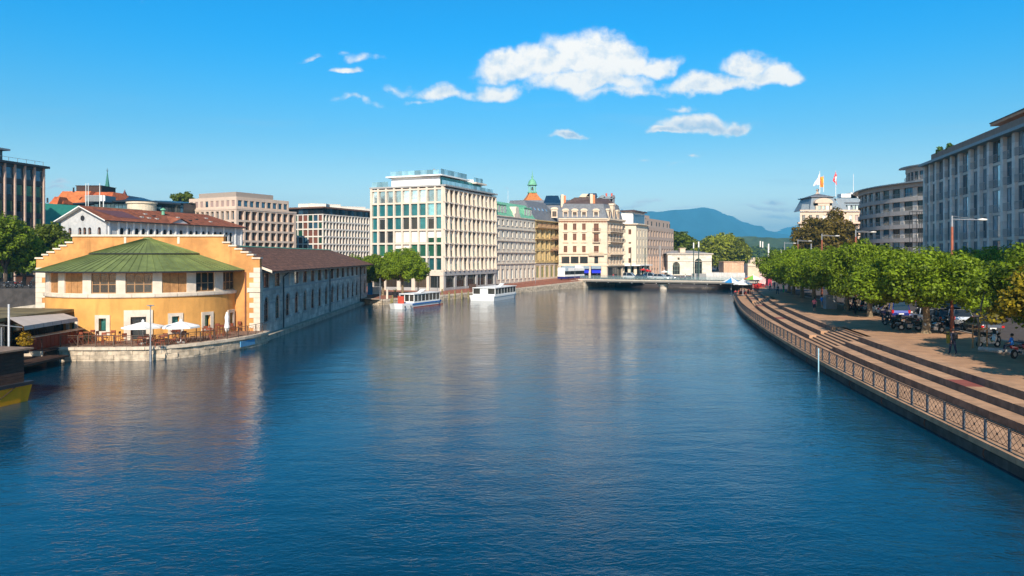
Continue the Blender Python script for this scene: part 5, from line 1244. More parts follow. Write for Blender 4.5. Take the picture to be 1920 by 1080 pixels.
# 14. teal glass office
tl = thing('teal_glass_office', 'teal glass and green metal office block behind the white hall', 'office building', (*P(130, 165), 4))
M_tg = mat('teal_panel', (.06,.36,.27), .5, var=.08)
a, b2 = P(100, 168), P(262, 182); FT = Face(a, b2, 4); zt_ = ZY(391, 168)-4; bar_parts(tl, FT, 'wall', M_tg, 0, FT.L, .2, 16, 0, zt_)
for r in range(4):
    for i in range(9):
        bar_parts(tl, FT, 'window', [G_teal, G_dark, G_green][(i+r) % 3], .8+i*2.3, .8+i*2.3+2.0, .12, .2, zt_-3.0-r*3.3, zt_-.9-r*3.3)
bar_parts(tl, FT, 'roof_edge', M_tg, -.2, FT.L+.2, 0, 16.2, zt_, zt_+.4)
tb = P(262, 182); FT2 = Face((tb.x, 184), tuple(P(352, 196)), 4); bar_parts(tl, FT2, 'terrace', mat('dark_teal_panel', (.03,.17,.14), .5), 0, FT2.L, 0, 8, 4, ZY(399, 190)-4)
bar_parts(tl, FT2, 'wing', M_tg, -30, 0, .5, 9, 4, ZY(393, 184)-4)
# 15. curved black roofed building
kb_ = thing('curved_black_roof_building', 'long low building with a sweeping black roof over blue glass and a round cream rotunda', 'office building', (*P(240, 210), 4))
pts = [(128, 381), (150, 380.2), (175, 378.5), (205, 376.5), (235, 375.5), (265, 375.8), (295, 377.5), (320, 379.5), (342, 381)]
for i in range(len(pts)-1):
    (a, ya), (b2, yb) = pts[i], pts[i+1]; Y = 205; A_x, B_x = P(a, Y), P(b2, Y); za, zb_ = ZY(ya, Y), ZY(yb, Y)
    mb = MB(); mb.add([(A_x.x,Y-1,za-.5),(B_x.x,Y-1,zb_-.5),(B_x.x,Y-.6,zb_),(A_x.x,Y-.6,za),(A_x.x,Y+14,za+1.0),(B_x.x,Y+14,zb_+1.0),(A_x.x,Y+1,za-.6),(B_x.x,Y+1,zb_-.6)], [(0,1,2,3),(3,2,5,4),(6,7,1,0)]); lk('roof_panel', mb, mat('black_roof_metal', (.035,.045,.055), .35, metal=.5), kb_)
    n = 4
    for j in range(n): x0 = A_x.x+(B_x.x-A_x.x)*j/n; x1 = A_x.x+(B_x.x-A_x.x)*(j+1)/n; mb = MB(); mb.box(x0+.06, x1-.06, Y+.5, Y+.6, ZY(398, Y), min(za, zb_)-.6); lk('window', mb, random.choice([G_blue, G_blue, G_dark]), kb_)
mb = MB(); a, b2 = P(128, 205), P(342, 205); mb.box(a.x, b2.x, 205.7, 219, 4, ZY(380.8, 205)); lk('wall', mb, M_dp, kb_)
xr = P(266, 200); mb = MB(); mb.lathe([(3.6, 10), (3.6, ZY(383, 200)), (3.9, ZY(382.5,200)), (3.9, ZY(379.5,200)), (0, ZY(378.5,200))], 28); lk('rotunda', mb, M_cream, kb_, Matrix.Translation((xr.x, xr.y, 0)) @ Matrix.Diagonal((1,1,1,1)))
mb = MB(); a, b2 = P(160, 200), P(195, 200); mb.box(a.x, b2.x, 200, 206, ZY(378, 200), ZY(366, 200)); lk('louvre_box', mb, M_zinc, kb_)
for i in range(6): mb = MB(); z = ZY(377-i*1.9, 200); mb.box(a.x-.1, b2.x+.1, 199.85, 200, z, z+.12); lk('louvre', mb, M_conc_gr, kb_)
mb = MB(); a, b2 = P(195, 214), P(255, 214); z0_, z1_ = ZY(376, 214), ZY(366, 214); mb.add([(a.x,214,z0_),(b2.x+1,214,z0_),(b2.x-3,224,ZY(371,224)),(a.x,224,z1_+1),(b2.x,234,z0_),(a.x,234,z0_)], [(0,1,2,3),(3,2,4,5),(1,4,2)]); lk('slate_roof', mb, mat('black_roof_metal', (.035,.045,.055)), kb_)
mb = MB(); xb = P(194, 198); mb.tube((xb.x, xb.y, ZY(400,198)), (xb.x, xb.y, ZY(366,198)), .12); mb.box(xb.x-.9, xb.x-.2, 197.7, 198.3, ZY(377,198), ZY(366.5,198)); mb.box(xb.x+.15, xb.x+.5, 197.8, 198.2, ZY(377,198), ZY(366.5,198)); lk('antenna_panel', mb, M_white, kb_)
# spires
mb = MB(); z0_ = ZY(362, 330); zt_ = ZY(322, 330); mb.lathe([(1.75, z0_-8), (1.75, z0_), (1.3, z0_+1.0), (.75, z0_+4.5), (.32, z0_+7.8), (.12, zt_)], 8)
sp1 = thing('copper_spire', 'tall thin dark green copper church spire above the orange roofs', 'church spire', (*P(201, 330), 2)); x = P(201.3, 330)
lk('spire', mb, mat('dark_verdigris', (.03,.17,.13), .6), sp1, Matrix.Translation((x.x, x.y, 0)))
mb = MB(); mb.tube((0,0,zt_-.2), (0,0,ZY(315,330)), .1, .05); mb.box(-.5,.5,-.06,.06,ZY(319.5,330),ZY(319,330)); mb.lathe([(0,zt_-.1),(.3,zt_+.2),(0,zt_+.5)], 8); lk('cross', mb, M_dk, sp1, Matrix.Translation((x.x, x.y, 0)))
mb = MB(); mb.box(-1.7,1.7,-1.7,1.7,4,z0_-7.9); lk('belfry', mb, M_cream, sp1, Matrix.Translation((x.x, x.y, 0)))
tr = thing('red_turret', 'small pointed dark red turret roof beside the black curved roof', 'turret', (*P(234, 260), 4)); x = P(234, 260)
mb = MB(); mb.lathe([(1.15, ZY(370,260)), (.12, ZY(357,260)), (0, ZY(354,260))], 4); lk('turret_roof', mb, mat('maroon_tiles', (.13,.035,.03), .7), tr, Matrix.Translation((x.x, x.y, 0)) @ Matrix.Rotation(PI/4, 4, 'Z'))
mb = MB(); mb.box(-.8,.8,-.8,.8,4,ZY(370,260)); lk('turret_shaft', mb, M_cream, tr, Matrix.Translation((x.x, x.y, 0)))
for i, (px, pos_) in enumerate(((161, 'leftmost'), (165.5, 'middle'), (187, 'rightmost'))):
    x = P(px, 190); mb = MB(); mb.tube((0,0,0), (0,0,ZY(346,190)-6), .13, .07, 7); mb.lathe([(0,ZY(346,190)-6.1),(.14,ZY(346,190)-5.9),(0,ZY(346,190)-5.7)], 6)
    tag(lk('flagpole', mb, M_white, None, Matrix.Translation((x.x, x.y, 6))), pos_+' of the three bare white flagpoles behind the white hall ridge', 'flagpole', 'bare flagpoles behind the white hall')
# ================================================================== right side
# 16. big office with stone fins
fb = thing('finned_office', 'large stone office block with tall vertical fins and French windows along the right bank', 'office building', (70, 124, 2))
NF = 88-22.0; dir_ = Vector((-8.6, -36)).normalized(); An = P(1737.5, 124); Bn = An+dir_*60
FF = Face(An, Bn, PZ); H16 = ZY(307.5, 124)-PZ-.0
fx = [FF.upx(p) for p in (1737, 1747.3, 1759, 1775, 1788, 1803, 1823.3, 1840.6, 1858.5, 1884.7, 1906.5)]
d = [b-a for a, b in zip(fx, fx[1:])]
while fx[-1] < 58: fx.append(fx[-1]+[3.1,2.9,3.6][len(fx) % 3])
fl = 3.26
for i, u in enumerate(fx): bar_parts(fb, FF, 'fin', M_conc_fin, u-.36, u+.46, -.42, .3, 0, H16-.45)
for i in range(len(fx)-1):
    a, b2 = fx[i]+.46, fx[i+1]-.36; w = b2-a
    if w < .5: continue
    for r in range(7):
        z = H16-.45-fl*(r+1)
        if z < -1: continue
        bar_parts(fb, FF, 'spandrel', M_conc_fin, a, b2, -.02, .3, z, z+.36)
        bar_parts(fb, FF, 'side_panel', M_conc_fin, b2-w*.28, b2, .03, .3, z+.36, z+fl)
        put(fb, winmesh(w*.72, fl-.36, M_zinc, G_pale if (i+r*3) % 4 else G_blue, 2 if w > 2 else 1, 1, .07, bal=M_conc_gr), FF, a, .05, z+.36)
bar_parts(fb, FF, 'eave_slab', M_zinc, -.6, 60, -1.15, 1, H16-.45, H16-.05)
bar_parts(fb, FF, 'parapet', mat('brown_parapet', (.26,.18,.14), .8, streak=.2), .6, 60, .5, 2.5, H16-.05, H16+1.45)
body(fb, [tuple(An), tuple(Bn), tuple(Bn-Vector((-20, 5))), tuple(An-Vector((-20, 5)))], PZ, PZ+H16-.2, M_dp, .5, roof=M_taupe)
AT = Face(An+dir_*17+FF.n*5, An+dir_*60+FF.n*5, PZ+H16)
bar_parts(fb, AT, 'attic', mat('orange_beige_stone', (.50,.30,.18), .8), 0, AT.L, .3, 8, 0, 3.4)
bar_parts(fb, AT, 'attic_eave', mat('orange_beige_stone', (.50,.30,.18)), -.9, AT.L, -1.2, 8, 3.4, 3.75); bar_parts(fb, AT, 'attic_roof', M_dk, -1.0, AT.L, -1.3, 8, 3.75, 3.9)
bar_parts(fb, AT, 'attic_band', mat('orange_beige_stone', (.50,.30,.18)), 0, AT.L, -.3, .3, 1.5, 2.0)
for i in range(9): bar_parts(fb, AT, 'attic_window', G_dark, 2+i*4.4, 3.6+i*4.4, .2, .28, 2.2, 3.2)
for i, (u, w_, hh) in enumerate(((3.4, 2.2, .9), (8.3, 1.2, .6))):
    rs = np.random.RandomState(i); mb = MB()
    for k in range(260):
        p = rs.normal(size=3); p /= np.linalg.norm(p); p = p*rs.uniform(.6, 1)*np.array([w_/2, .5, hh]); a = rs.normal(size=3)*.11; b2 = rs.normal(size=3)*.11
        mb.quad(tuple(p-a), tuple(p+b2), tuple(p+a), tuple(p-b2))
    tag(lk('roof_shrub', mb, mat('roof_shrub_leaves', (.06,.12,.02), .8, var=.4), None, FF.at(u, .9, H16+1.6)), ['rounded green shrub on the parapet corner of the finned office', 'small green shrub on the finned office parapet, below its attic'][i], 'shrub', 'shrubs on the roof terrace')
# 17. curved grey office
cb = thing('curved_grey_office', 'curved grey office with sweeping concrete bands and thin metal roof edge', 'office building', (96, 180, 2))
CC = Vector((130.5, 180.6)); CR = 41.0
def cang(px, R=CR, c=CC):
    t = (px-960)/F; a = t*t+1; b2 = -2*(t*c.x+c.y); q = c.x**2+c.y**2-R*R; Y = (-b2-math.sqrt(max(0, b2*b2-4*a*q)))/(2*a); return math.atan2(Y-c.y, t*Y-c.x)
def cmat(an, R, z, c=CC):      # frame on the curve: x along the wall to the right as seen from outside, y inward
    t = an; p = c+Vector((math.cos(t), math.sin(t)))*R
    x = Vector((-math.sin(t), math.cos(t))); n = Vector((-math.cos(t), -math.sin(t)))
    return Matrix(((x.x, n.x, 0, p.x), (x.y, n.y, 0, p.y), (0, 0, 1, z), (0, 0, 0, 1)))
def arcband(root, name, m, a0, a1, r0, r1, z0, z1, c=CC, n=None):
    n = n or max(3, int(abs(a1-a0)/.035)); mb = MB(); mb.lathe([(r0, z0), (r1, z0), (r1, z1), (r0, z1), (r0, z0)], n, (0, 0), 0, a0, a1); return lk(name, mb, m, root, Matrix.Translation((c.x, c.y, 0)))
a_s, a_e = math.radians(140), math.radians(212); topz = 25.6; fh = 3.13
M_band = mat('grey_band_concrete', (.36,.33,.31), .8, var=.08, streak=.15)
pa = math.radians(5.35); a_first = (cang(1712.8) + 2*PI) % (2*PI)
pas = [a_first+pa*k for k in range(-12, 3)]
arcband(cb, 'roof_slab', M_zinc, a_s, a_e, CR-2, CR+1.35, topz, topz+.22); arcband(cb, 'soffit_band', M_band, a_s, a_e, CR-1, CR+.1, topz-.95, topz-.01)
zs = []
for r in range(6):
    z = topz-.95-fh*(r+1); zs.append(z)
    for k in range(6): arcband(cb, 'band', M_band, a_s+(a_e-a_s)*k/6+.001, a_s+(a_e-a_s)*(k+1)/6-.001, CR-.6, CR+.16, z, z+.92)
    for a in pas:
        if not a_s < a < a_e: continue
        mb = MB(); mb.box(-.62,.62,.40,.8,z+.92,z+fh); lk('pier', mb, mat('pale_pier', (.47,.44,.41), .8), cb, cmat(a, CR, 0))
        w = CR*pa-1.24
        if a-pa > a_s: link('window', winmesh(w, fh-.92, M_dk, random.choice([G_dark, G_blue, G_dark]), 3, 1, .06, bal=M_conc_gr), cb, cmat(a-pa/2, CR, z+.92) @ Matrix.Translation((-w/2, .68, 0)))
mb = MB(); mb.lathe([(CR-.95, 2), (CR-.95, topz)], 40, (0, 0), 0, a_s, a_e); lk('core', mb, M_ink, cb, Matrix.Translation((CC.x, CC.y, 0)))
mb = MB(); mb.prism([(CC.x+(CR-1)*math.cos(a_s+(a_e-a_s)*i/20), CC.y+(CR-1)*math.sin(a_s+(a_e-a_s)*i/20)) for i in range(21)]+[(CC.x, CC.y)], topz-.5, topz+.1); lk('roof', mb, M_conc_gr, cb)
# penthouse drum
C2 = Vector((109.0, 178)); R2 = 12.0; p0, p1 = math.radians(150), math.radians(232)
xl = P(1699, 176)
arcband(cb, 'penthouse_roof', M_zinc, p0, p1, 3, R2+1.6, 30.4, 30.62, C2); arcband(cb, 'penthouse_band', M_band, p0, p1, R2-1, R2+.1, 29.3, 30.39, C2)
arcband(cb, 'penthouse_band', M_band, p0, p1, R2-1, R2+.15, 26.5, 27.2, C2); arcband(cb, 'penthouse_core', M_ink, p0, p1, R2-1.4, R2-.8, 25.7, 30.3, C2)
for i in range(10):
    a = p0+(p1-p0)*(i+.5)/10; w = R2*(p1-p0)/10
    link('window', winmesh(w-.5, 2.1, M_dk, random.choice([G_dark, G_blue]), 2, 1, .06, bal=M_conc_gr), cb, cmat(a, R2, 27.2, C2) @ Matrix.Translation((-(w-.5)/2, .2, 0)))
    mb = MB(); mb.box(-.25,.25,0,.6,25.8,29.3); lk('pier', mb, M_band, cb, cmat(a+(p1-p0)/20, R2, 0, C2))
# scaffold in front of it
sc_ = thing('scaffold', 'dark tubular scaffold tower standing against the curved grey office', 'scaffold', (*P(1722, 158), 2))
mb = MB()
for px in (1711, 1724, 1734):
    for dy in (0, 1.2): x = P(px, 158).x; mb = MB(); mb.tube((x, 158+dy, 2), (x, 158+dy, ZY(396, 158)), .05, n=5); lk('upright', mb, M_dk, sc_)
for y in (397, 415, 437, 455, 473):
    a, b2 = P(1710, 158).x, P(1735, 158).x; z = ZY(y, 158); mb = MB(); mb.box(a, b2, 158, 159.2, z, z+.08); mb.tube((a,158,z+1), (b2,158,z+1), .04, n=5); lk('platform', mb, M_dk, sc_)
# 18. corner hotel with flags
hf = thing('flagged_hotel', 'cream hotel with grey-blue mansard roof and central arched dormer behind the bronze tree', 'hotel', (100, 232, 2))
Yh = 232; Ah, Bh = P(1500, Yh), P(1625, Yh); FH = Face(Ah, Bh, 2)
def wh_(y): return ZY(y, Yh)-2
M_ch = mat('warm_cream_stone', (.66,.50,.38), .8, var=.08, streak=.12)
ucs = [FH.upx(p) for p in (1507, 1520, 1533, 1545.5, 1558, 1575, 1595, 1606.5, 1618)]
ho = [(c-.5, c+.5, wh_(yb), wh_(ya)) for c in ucs for ya, yb in ((403,414.5), (426,438), (444,455), (461,472))]
lk('wall', wallholes(FH.L, wh_(397), ho, .35), M_ch, hf, FH.M)
for h in ho: put(hf, winmesh(1.0, h[3]-h[2], M_frame_w, random.choice([G_dark, M_blind_p, G_sky]), 2, 1, .1, sill=M_ch), FH, h[0], .25, h[2])
for y, o, t in ((419.5, .9, .5), (396.5, .55, .5), (441, .3, .3), (458, .3, .3)): bar_parts(hf, FH, 'cornice', M_ch, -.9 if y > 410 and y < 430 else -.2, FH.L, -o, 0, wh_(y), wh_(y)+t)
body(hf, [tuple(Ah), tuple(Bh), (Bh.x, Yh+18), (Ah.x*(Yh+18)/Yh+.6, Yh+18)], 2, 2+wh_(397), M_ch, .5)
a1, b1 = P(1521, Yh).x-Ah.x, P(1574, Yh).x-Ah.x
mb = MB(); z0_, z1_ = wh_(396)+.4, wh_(382); mb.add([(.4,.3,z0_),(a1+2,.3,z0_),(a1+2,2,z1_),(1.4,2,z1_),(8,14,z0_),(8.4,12,z1_),(a1+2,12,z1_)], [(0,1,2,3),(4,0,3,5),(3,2,6,5)]); lk('side_mansard', mb, M_zinc, hf, FH.M)
mb = MB(); z1_ = wh_(369); mb.add([(a1-.6,-.3,z0_),(b1+.6,-.3,z0_),(b1-1.2,2,z1_),(a1+1.0,2,z1_),(b1+.6,13,z0_),(a1-.6,13,z0_),(b1-1.2,11,z1_),(a1+1,11,z1_)], [(0,1,2,3),(1,4,6,2),(5,0,3,7)]); lk('centre_mansard', mb, M_zinc, hf, FH.M)
bar_parts(hf, FH, 'roof_ledge', M_slate, a1+.4, b1-.6, 1.4, 12, z1_, z1_+.22)
mb = MB(); cx = (a1+b1)/2; mb.add([(a1+.9,1.8,z1_+.22),(b1-1.1,1.8,z1_+.22),(b1-1.1,11,z1_+.22),(a1+.9,11,z1_+.22),(cx-.3,6,wh_(360)),(cx+.3,6,wh_(360))], [(0,1,5,4),(1,2,5),(2,3,4,5),(3,0,4)]); lk('cap_roof', mb, M_slate, hf, FH.M)
mb = MB(); mb.lathe([(.7,0),(.5,.3),(.22,.8),(.5,1.2),(.3,1.6),(0,1.7)], 10); lk('urn', mb, M_ch, hf, FH.at(cx, 6, wh_(360)-.1))
mb = MB(); z1b = wh_(371); mb.add([(b1+.4,.3,z0_),(FH.L+6,.3,z0_),(FH.L+6,2,z1b),(b1-.4,2,z1b),(FH.L+6,12,z1b),(b1-.4,12,z1b)], [(0,1,2,3),(3,2,4,5)]); lk('right_mansard', mb, M_zinc, hf, FH.M)
bar_parts(hf, FH, 'roof_ledge', M_slate, b1+2.2, FH.L+6, .95, 1.5, wh_(380), wh_(379)+.05)
cd_ = FH.upx(1543.5); mb = MB(); w2 = 2.55; zt_ = wh_(381)
mb.box(cd_-w2, cd_-w2+.7, -.5, 2.5, z0_, zt_); mb.box(cd_+w2-.7, cd_+w2, -.5, 2.5, z0_, zt_); mb.box(cd_-w2, cd_+w2, -.5, 2.5, zt_-.8, zt_)
mb.box(cd_-.75, cd_-.5, -.45, 0, z0_, zt_-.8); mb.box(cd_+.5, cd_+.75, -.45, 0, z0_, zt_-.8)
mb.extrude_y([(cd_-w2-.3, zt_), (cd_+w2+.3, zt_)]+[(cd_+(w2+.3)*math.cos(PI*i/12), zt_+.1+1.5*math.sin(PI*i/12)) for i in range(13)], -.7, 2.5); lk('centre_dormer', mb, M_ch, hf, FH.M)
for k in (-1, 0, 1): bar_parts(hf, FH, 'window', G_sky, cd_+k*1.25-.5, cd_+k*1.25+.5, -.2, -.1, z0_+.1, zt_-.8)
for px in (1592.5, 1601.5, 1608): u = FH.upx(px); mb = MB(); mb.box(u-.5,u+.5,.3,2,wh_(393.5),wh_(385)); mb.box(u-.65,u+.65,.15,2,wh_(385),wh_(384)); lk('dormer', mb, M_zinc, hf, FH.M); bar_parts(hf, FH, 'window', G_sky, u-.3, u+.3, .24, .3, wh_(393), wh_(386))
roofclutter(hf, [(P(1588, 238).x, 238, ZY(371,238), 5, 3, 1.2, 0, M_white), (P(1603, 238).x, 238, ZY(371,238), 4, 3, 1.6, 0, M_white)])
def flag(px, ytop, yfoot, name, lab, kind, shp):
    Y = 236; b2 = P(px, Y); r = thing('flag', lab, 'flag', (b2.x, Y, ZY(yfoot, Y)), group='flags on the hotel roof'); h = ZY(ytop, Y)-ZY(yfoot, Y)
    mb = MB(); mb.tube((0,0,0), (0,0,h), .10, .06, 7); mb.lathe([(0,h-.1),(.14,h+.05),(0,h+.2)], 6); lkl('pole', mb, M_white, r)
    mb = MB(); n = 8; k = F/Y
    cols_ = []
    for i in range(n+1):
        t = i/n; xt, yt = shp[0][0]+(shp[1][0]-shp[0][0])*t, shp[0][1]+(shp[1][1]-shp[0][1])*t; xb, yb = shp[3][0]+(shp[2][0]-shp[3][0])*t, shp[3][1]+(shp[2][1]-shp[3][1])*t
        cols_.append([((xt+(xb-xt)*j/5-px)/k, .35*math.sin(t*7+j*.5)*t-.1, ZY(yt+(yb-yt)*j/5, Y)-ZY(yfoot, Y)) for j in range(6)])
    vs = [p for c in cols_ for p in c]; fs = [(i*6+j, (i+1)*6+j, (i+1)*6+j+1, i*6+j+1) for i in range(n) for j in range(5)]; mb.add(vs, fs)
    if kind == 'swiss': mb.m = [1 if (2 <= i <= 6 and j == 2) or (3 <= i <= 5 and 1 <= j <= 3) else 0 for i in range(n) for j in range(5)]
    if kind == 'gva': mb.m = [(1 if (i+j) % 3 == 0 or (i*j) % 5 == 2 else 0) for i in range(n) for j in range(5)]
    if kind == 'white': mb.m = [1 if (j == 4 and 2 < i < 6) else 0 for i in range(n) for j in range(5)]
    ms = {'swiss': [mat('flag_red', (.75,.03,.04), .7), M_white], 'gva': [mat('flag_yellow', (.85,.50,.03), .7), mat('flag_red', (.75,.03,.04))], 'white': [mat('flag_white', (.85,.85,.88), .7), mat('flag_grey', (.45,.47,.55), .7)]}[kind]
    lkl('cloth', mb, ms, r)
flag(1537, 322, 362, 'a', 'white flag blowing left on the hotel roof, leftmost', 'white', [(1537,324), (1532,335), (1524,349), (1537,346)])
flag(1544.2, 330, 360, 'b', 'yellow and red patterned flag hanging at the middle roof pole', 'gva', [(1544,331), (1537.5,332), (1537.5,351), (1544,351)])
flag(1567, 321, 369, 'c', 'red flag with white cross on the right pole of the hotel roof', 'swiss', [(1567,321), (1569,333), (1569,347), (1561,339)])
mb = MB(); mb.tube((0,0,0), (0,0,ZY(326,236)-ZY(366,236)), .09, .05, 6); tag(lk('roof_mast', mb, M_white, None, Matrix.Translation((*P(1600, 236), ZY(366, 236)))), 'bare white mast on the hotel roof right of the red flag', 'mast')
# ================================================================== vegetation
def leafmat(name, col, hue=.02, tr=.35):
    if name in MATS: return MATS[name]
    m = bpy.data.materials.new(name); m.use_nodes = True; t = m.node_tree
    b = t.nodes['Principled BSDF']; b.inputs['Roughness'].default_value = .55; b.inputs['Specular IOR Level'].default_value = .25
    g = nd(t, 'ShaderNodeNewGeometry'); n = noise(t, g.outputs['Position'], .45, 3, .5); r = g.outputs['Random Per Island']
    oi = nd(t, 'ShaderNodeObjectInfo'); v = mth(t, 'ADD', mth(t, 'ADD', mth(t, 'MULTIPLY', r, .75), mth(t, 'MULTIPLY', n, .9)), mth(t, 'MULTIPLY', mth(t, 'SUBTRACT', oi.outputs['Random'], .5), .35))
    lo = tuple(x*.38 for x in col); hi = (col[0]*2.0, col[1]*1.7, col[2]*.9)
    c = mixc(t, smooth(t, v, .2, 1.25), lo, hi); t.links.new(c, b.inputs['Base Color'])
    tb = nd(t, 'ShaderNodeBsdfTranslucent'); t.links.new(mixc(t, 1, c, (1.3, 1.25, .5), 'MULTIPLY'), tb.inputs[0])
    mx = nd(t, 'ShaderNodeMixShader'); mx.inputs[0].default_value = tr
    t.links.new(b.outputs[0], mx.inputs[1]); t.links.new(tb.outputs[0], mx.inputs[2]); t.links.new(mx.outputs[0], t.nodes['Material Output'].inputs[0])
    MATS[name] = m; return m
M_leaf = leafmat('plane_leaves', (.122, .20, .015)); M_leaf2 = leafmat('deep_green_leaves', (.085, .13, .016)); M_leafb = leafmat('bronze_leaves', (.105, .088, .022))
M_leafy = leafmat('yellowing_leaves', (.26, .19, .02)); M_leafd = leafmat('lake_tree_leaves', (.15, .19, .022), tr=.25)
M_bark = mat('plane_bark', (.20, .15, .09), .9, var=.35, vscale=5, bump=.5, bscale=14); M_bark2 = mat('dark_bark', (.07, .05, .035), .9, var=.3, vscale=4, bump=.5)
def leafmesh(name, n, blobs, size, m, seed=1, up=.35):
    """leaf-sized quads scattered over clump surfaces; blobs = (x,y,z,rx,ry,rz)"""
    rs = np.random.RandomState(seed); B = np.array(blobs, float)
    vol = (B[:,3]*B[:,4]*B[:,5])**(2/3.); k = rs.choice(len(B), n, p=vol/vol.sum())
    d = rs.normal(size=(n,3)); d /= np.linalg.norm(d, axis=1)[:,None]
    rad = 1-np.abs(rs.normal(size=n))*.22; lump = 1+.16*np.sin(d[:,0]*7+k)*np.sin(d[:,1]*6+k*2)+.12*np.sin(d[:,2]*9+k*3)
    c = B[k,:3]+d*B[k,3:]*(rad*lump)[:,None]
    nrm = d+rs.normal(size=(n,3))*.55+np.array([0,0,up]); nrm /= np.linalg.norm(nrm, axis=1)[:,None]
    r = rs.normal(size=(n,3)); a = np.cross(nrm, r); a /= np.linalg.norm(a, axis=1)[:,None]; b2 = np.cross(nrm, a)
    s = size*rs.uniform(.6, 1.35, n)[:,None]; a *= s; b2 *= s*.62
    V = np.stack([c-a, c-b2+nrm*s*.12, c+a, c+b2+nrm*s*.12], 1).reshape(-1,3)
    me = bpy.data.meshes.new(name); me.vertices.add(n*4); me.vertices.foreach_set('co', V.ravel()); me.loops.add(n*4); me.loops.foreach_set('vertex_index', np.arange(n*4))
    me.polygons.add(n); me.polygons.foreach_set('loop_start', np.arange(n)*4); me.polygons.foreach_set('loop_total', np.full(n,4)); me.materials.append(m); me.update(); me.validate()
    return me
def clumps(rx, ry, rz, cz, n, r0, seed, flat=.5, inner=True):
    rs = np.random.RandomState(seed); o = []
    for i in range(n):
        t = i*2.39996+rs.rand()*.5; z = 1-2*(i+.5)/n; z = max(z, -.75)
        rr = max(0, 1-z*z)**.33; k = rs.uniform(.62, .92); r = r0*rs.uniform(.7, 1.3)
        o.append((rx*rr*math.cos(t)*k, ry*rr*math.sin(t)*k, cz+rz*z*k, r, r, r*.8))
    if inner: o.append((0, 0, cz, rx*.55, ry*.55, rz*.55))
    return o
def limbs(mb, h, rx, cz, r0, n=6, seed=1, m=0):
    rs = np.random.RandomState(seed)
    for i in range(n):
        t = 2*PI*i/n+rs.rand()*.6; k = rs.uniform(.45, .8); e = (rx*k*math.cos(t), rx*k*math.sin(t), cz+rs.uniform(-.2, .9))
        mid = (e[0]*.45, e[1]*.45, h+(e[2]-h)*.35+.2); mb.path([(0,0,h*.9), mid, e], [r0*.6, r0*.38, r0*.14], 6)
        for q in range(2):
            e2 = (e[0]+rs.uniform(-1,1), e[1]+rs.uniform(-1,1), e[2]+rs.uniform(.4,1.4)); mb.path([mid, ((mid[0]+e2[0])/2, (mid[1]+e2[1])/2, (mid[2]+e2[2])/2+.1), e2], [r0*.3, r0*.2, r0*.08], 5)
PT = []
for v in range(4):
    sd_ = 11+v; bl = clumps(5.7*[1,.92,1.06,.97][v], 5.7*[.95,1.05,.93,1][v], [2.75,2.4,2.6,2.9][v], [4.95,4.9,5.1,4.8][v], 62, 1.05, sd_)
    me = leafmesh('crown', 30000, bl, .14, M_leaf, sd_)
    mb = MB(); mb.path([(0,0,-.2), (0,0,.25), (.05,.02,1.3), (0,.04,2.6)], [.48, .34, .27, .25], 9); limbs(mb, 2.7, 5.0, 4.6, .32, 7, sd_)
    PT.append((me, mb.mesh('trunk', M_bark)))
cnt = 0
def plane_tree(x, y, v, label, s=1.0, z=PZ, group='plane trees in a row along the right promenade', sz=None):
    global cnt; cnt += 1
    t = thing('plane_tree', label, 'tree', (x, y, z), cnt*1.9, group); me, tm = PT[v]
    q = 1+.09*math.sin(cnt*2.7); M = WM[t.name] @ Matrix.Diagonal((s*q, s*q, (sz or s)*(1+.07*math.sin(cnt*1.9)), 1)); link('crown', me, t, M); link('trunk', tm, t, M); return t
def tx(Y): return 36.7+(Y-65)*.2
TREES = [(35.2,33.8,1,1.05,'plane tree nearest the camera, mostly cut by the right edge of the frame'),
 (48,36.0,2,1.0,'plane tree at the right edge behind the seated man in blue'),
 (65,36.6,0,1.0,'plane tree whose pale trunk stands beside the red motorcycle'),
 (82.6,40.2,3,1.0,'plane tree with its trunk left of the dark blue van'),
 (91.2,41.6,1,1.0,'plane tree rising behind the pink-shirted walker'),
 (101,43.6,2,1.0,'plane tree beside the grey kiosk on the promenade'),
 (111,45.6,0,1.0,'plane tree between the grey kiosk and the far terrace tables'),
 (121,47.8,3,1.0,'third plane tree from the far end of the promenade row'),
 (131,50.2,1,1.0,'second plane tree from the far end of the promenade row'),
 (141,53.2,2,1.0,'plane tree that ends the promenade row beside the red parasols terrace')]
for (y, x, v, s, lab) in TREES:
    t = plane_tree(x, y, v, lab, s)
    if y == 48:
        link('yellow_branch', leafmesh('yellow_branch', 1900, [(-4.4,-3.2,5.2,1.3,1.2,1.0),(-5.0,-2.8,4.0,1.1,1.1,.9),(-3.9,-4.0,4.4,1.3,1.2,1.1),(-3.3,-4.4,3.4,1.0,1.0,.7),(-5.6,-1.8,3.0,.8,.8,.5)], .14, leafmat('yellow_plane_leaves', (.24, .215, .02)), 8), t, Matrix.Translation((x, y, PZ)))
BK = [(52,55,3,'at the right edge of the frame'),(64,59,1,'above the parked saloon car'),(77,61.5,2,'behind the tall three-lamp post'),(90,64,0,'under the first bays of the finned office'),(104,67,3,'below the scaffold'),(118,66,1,'below the middle of the curved office'),(132,68,2,'below the left end of the curved office'),(147,72,0,'in front of the bronze tree')]
for (y, x, v, lab) in BK: plane_tree(x-2, y, v, 'plane tree across the road '+lab, 1.05, group='plane trees on the far side of the road', sz=1.0)
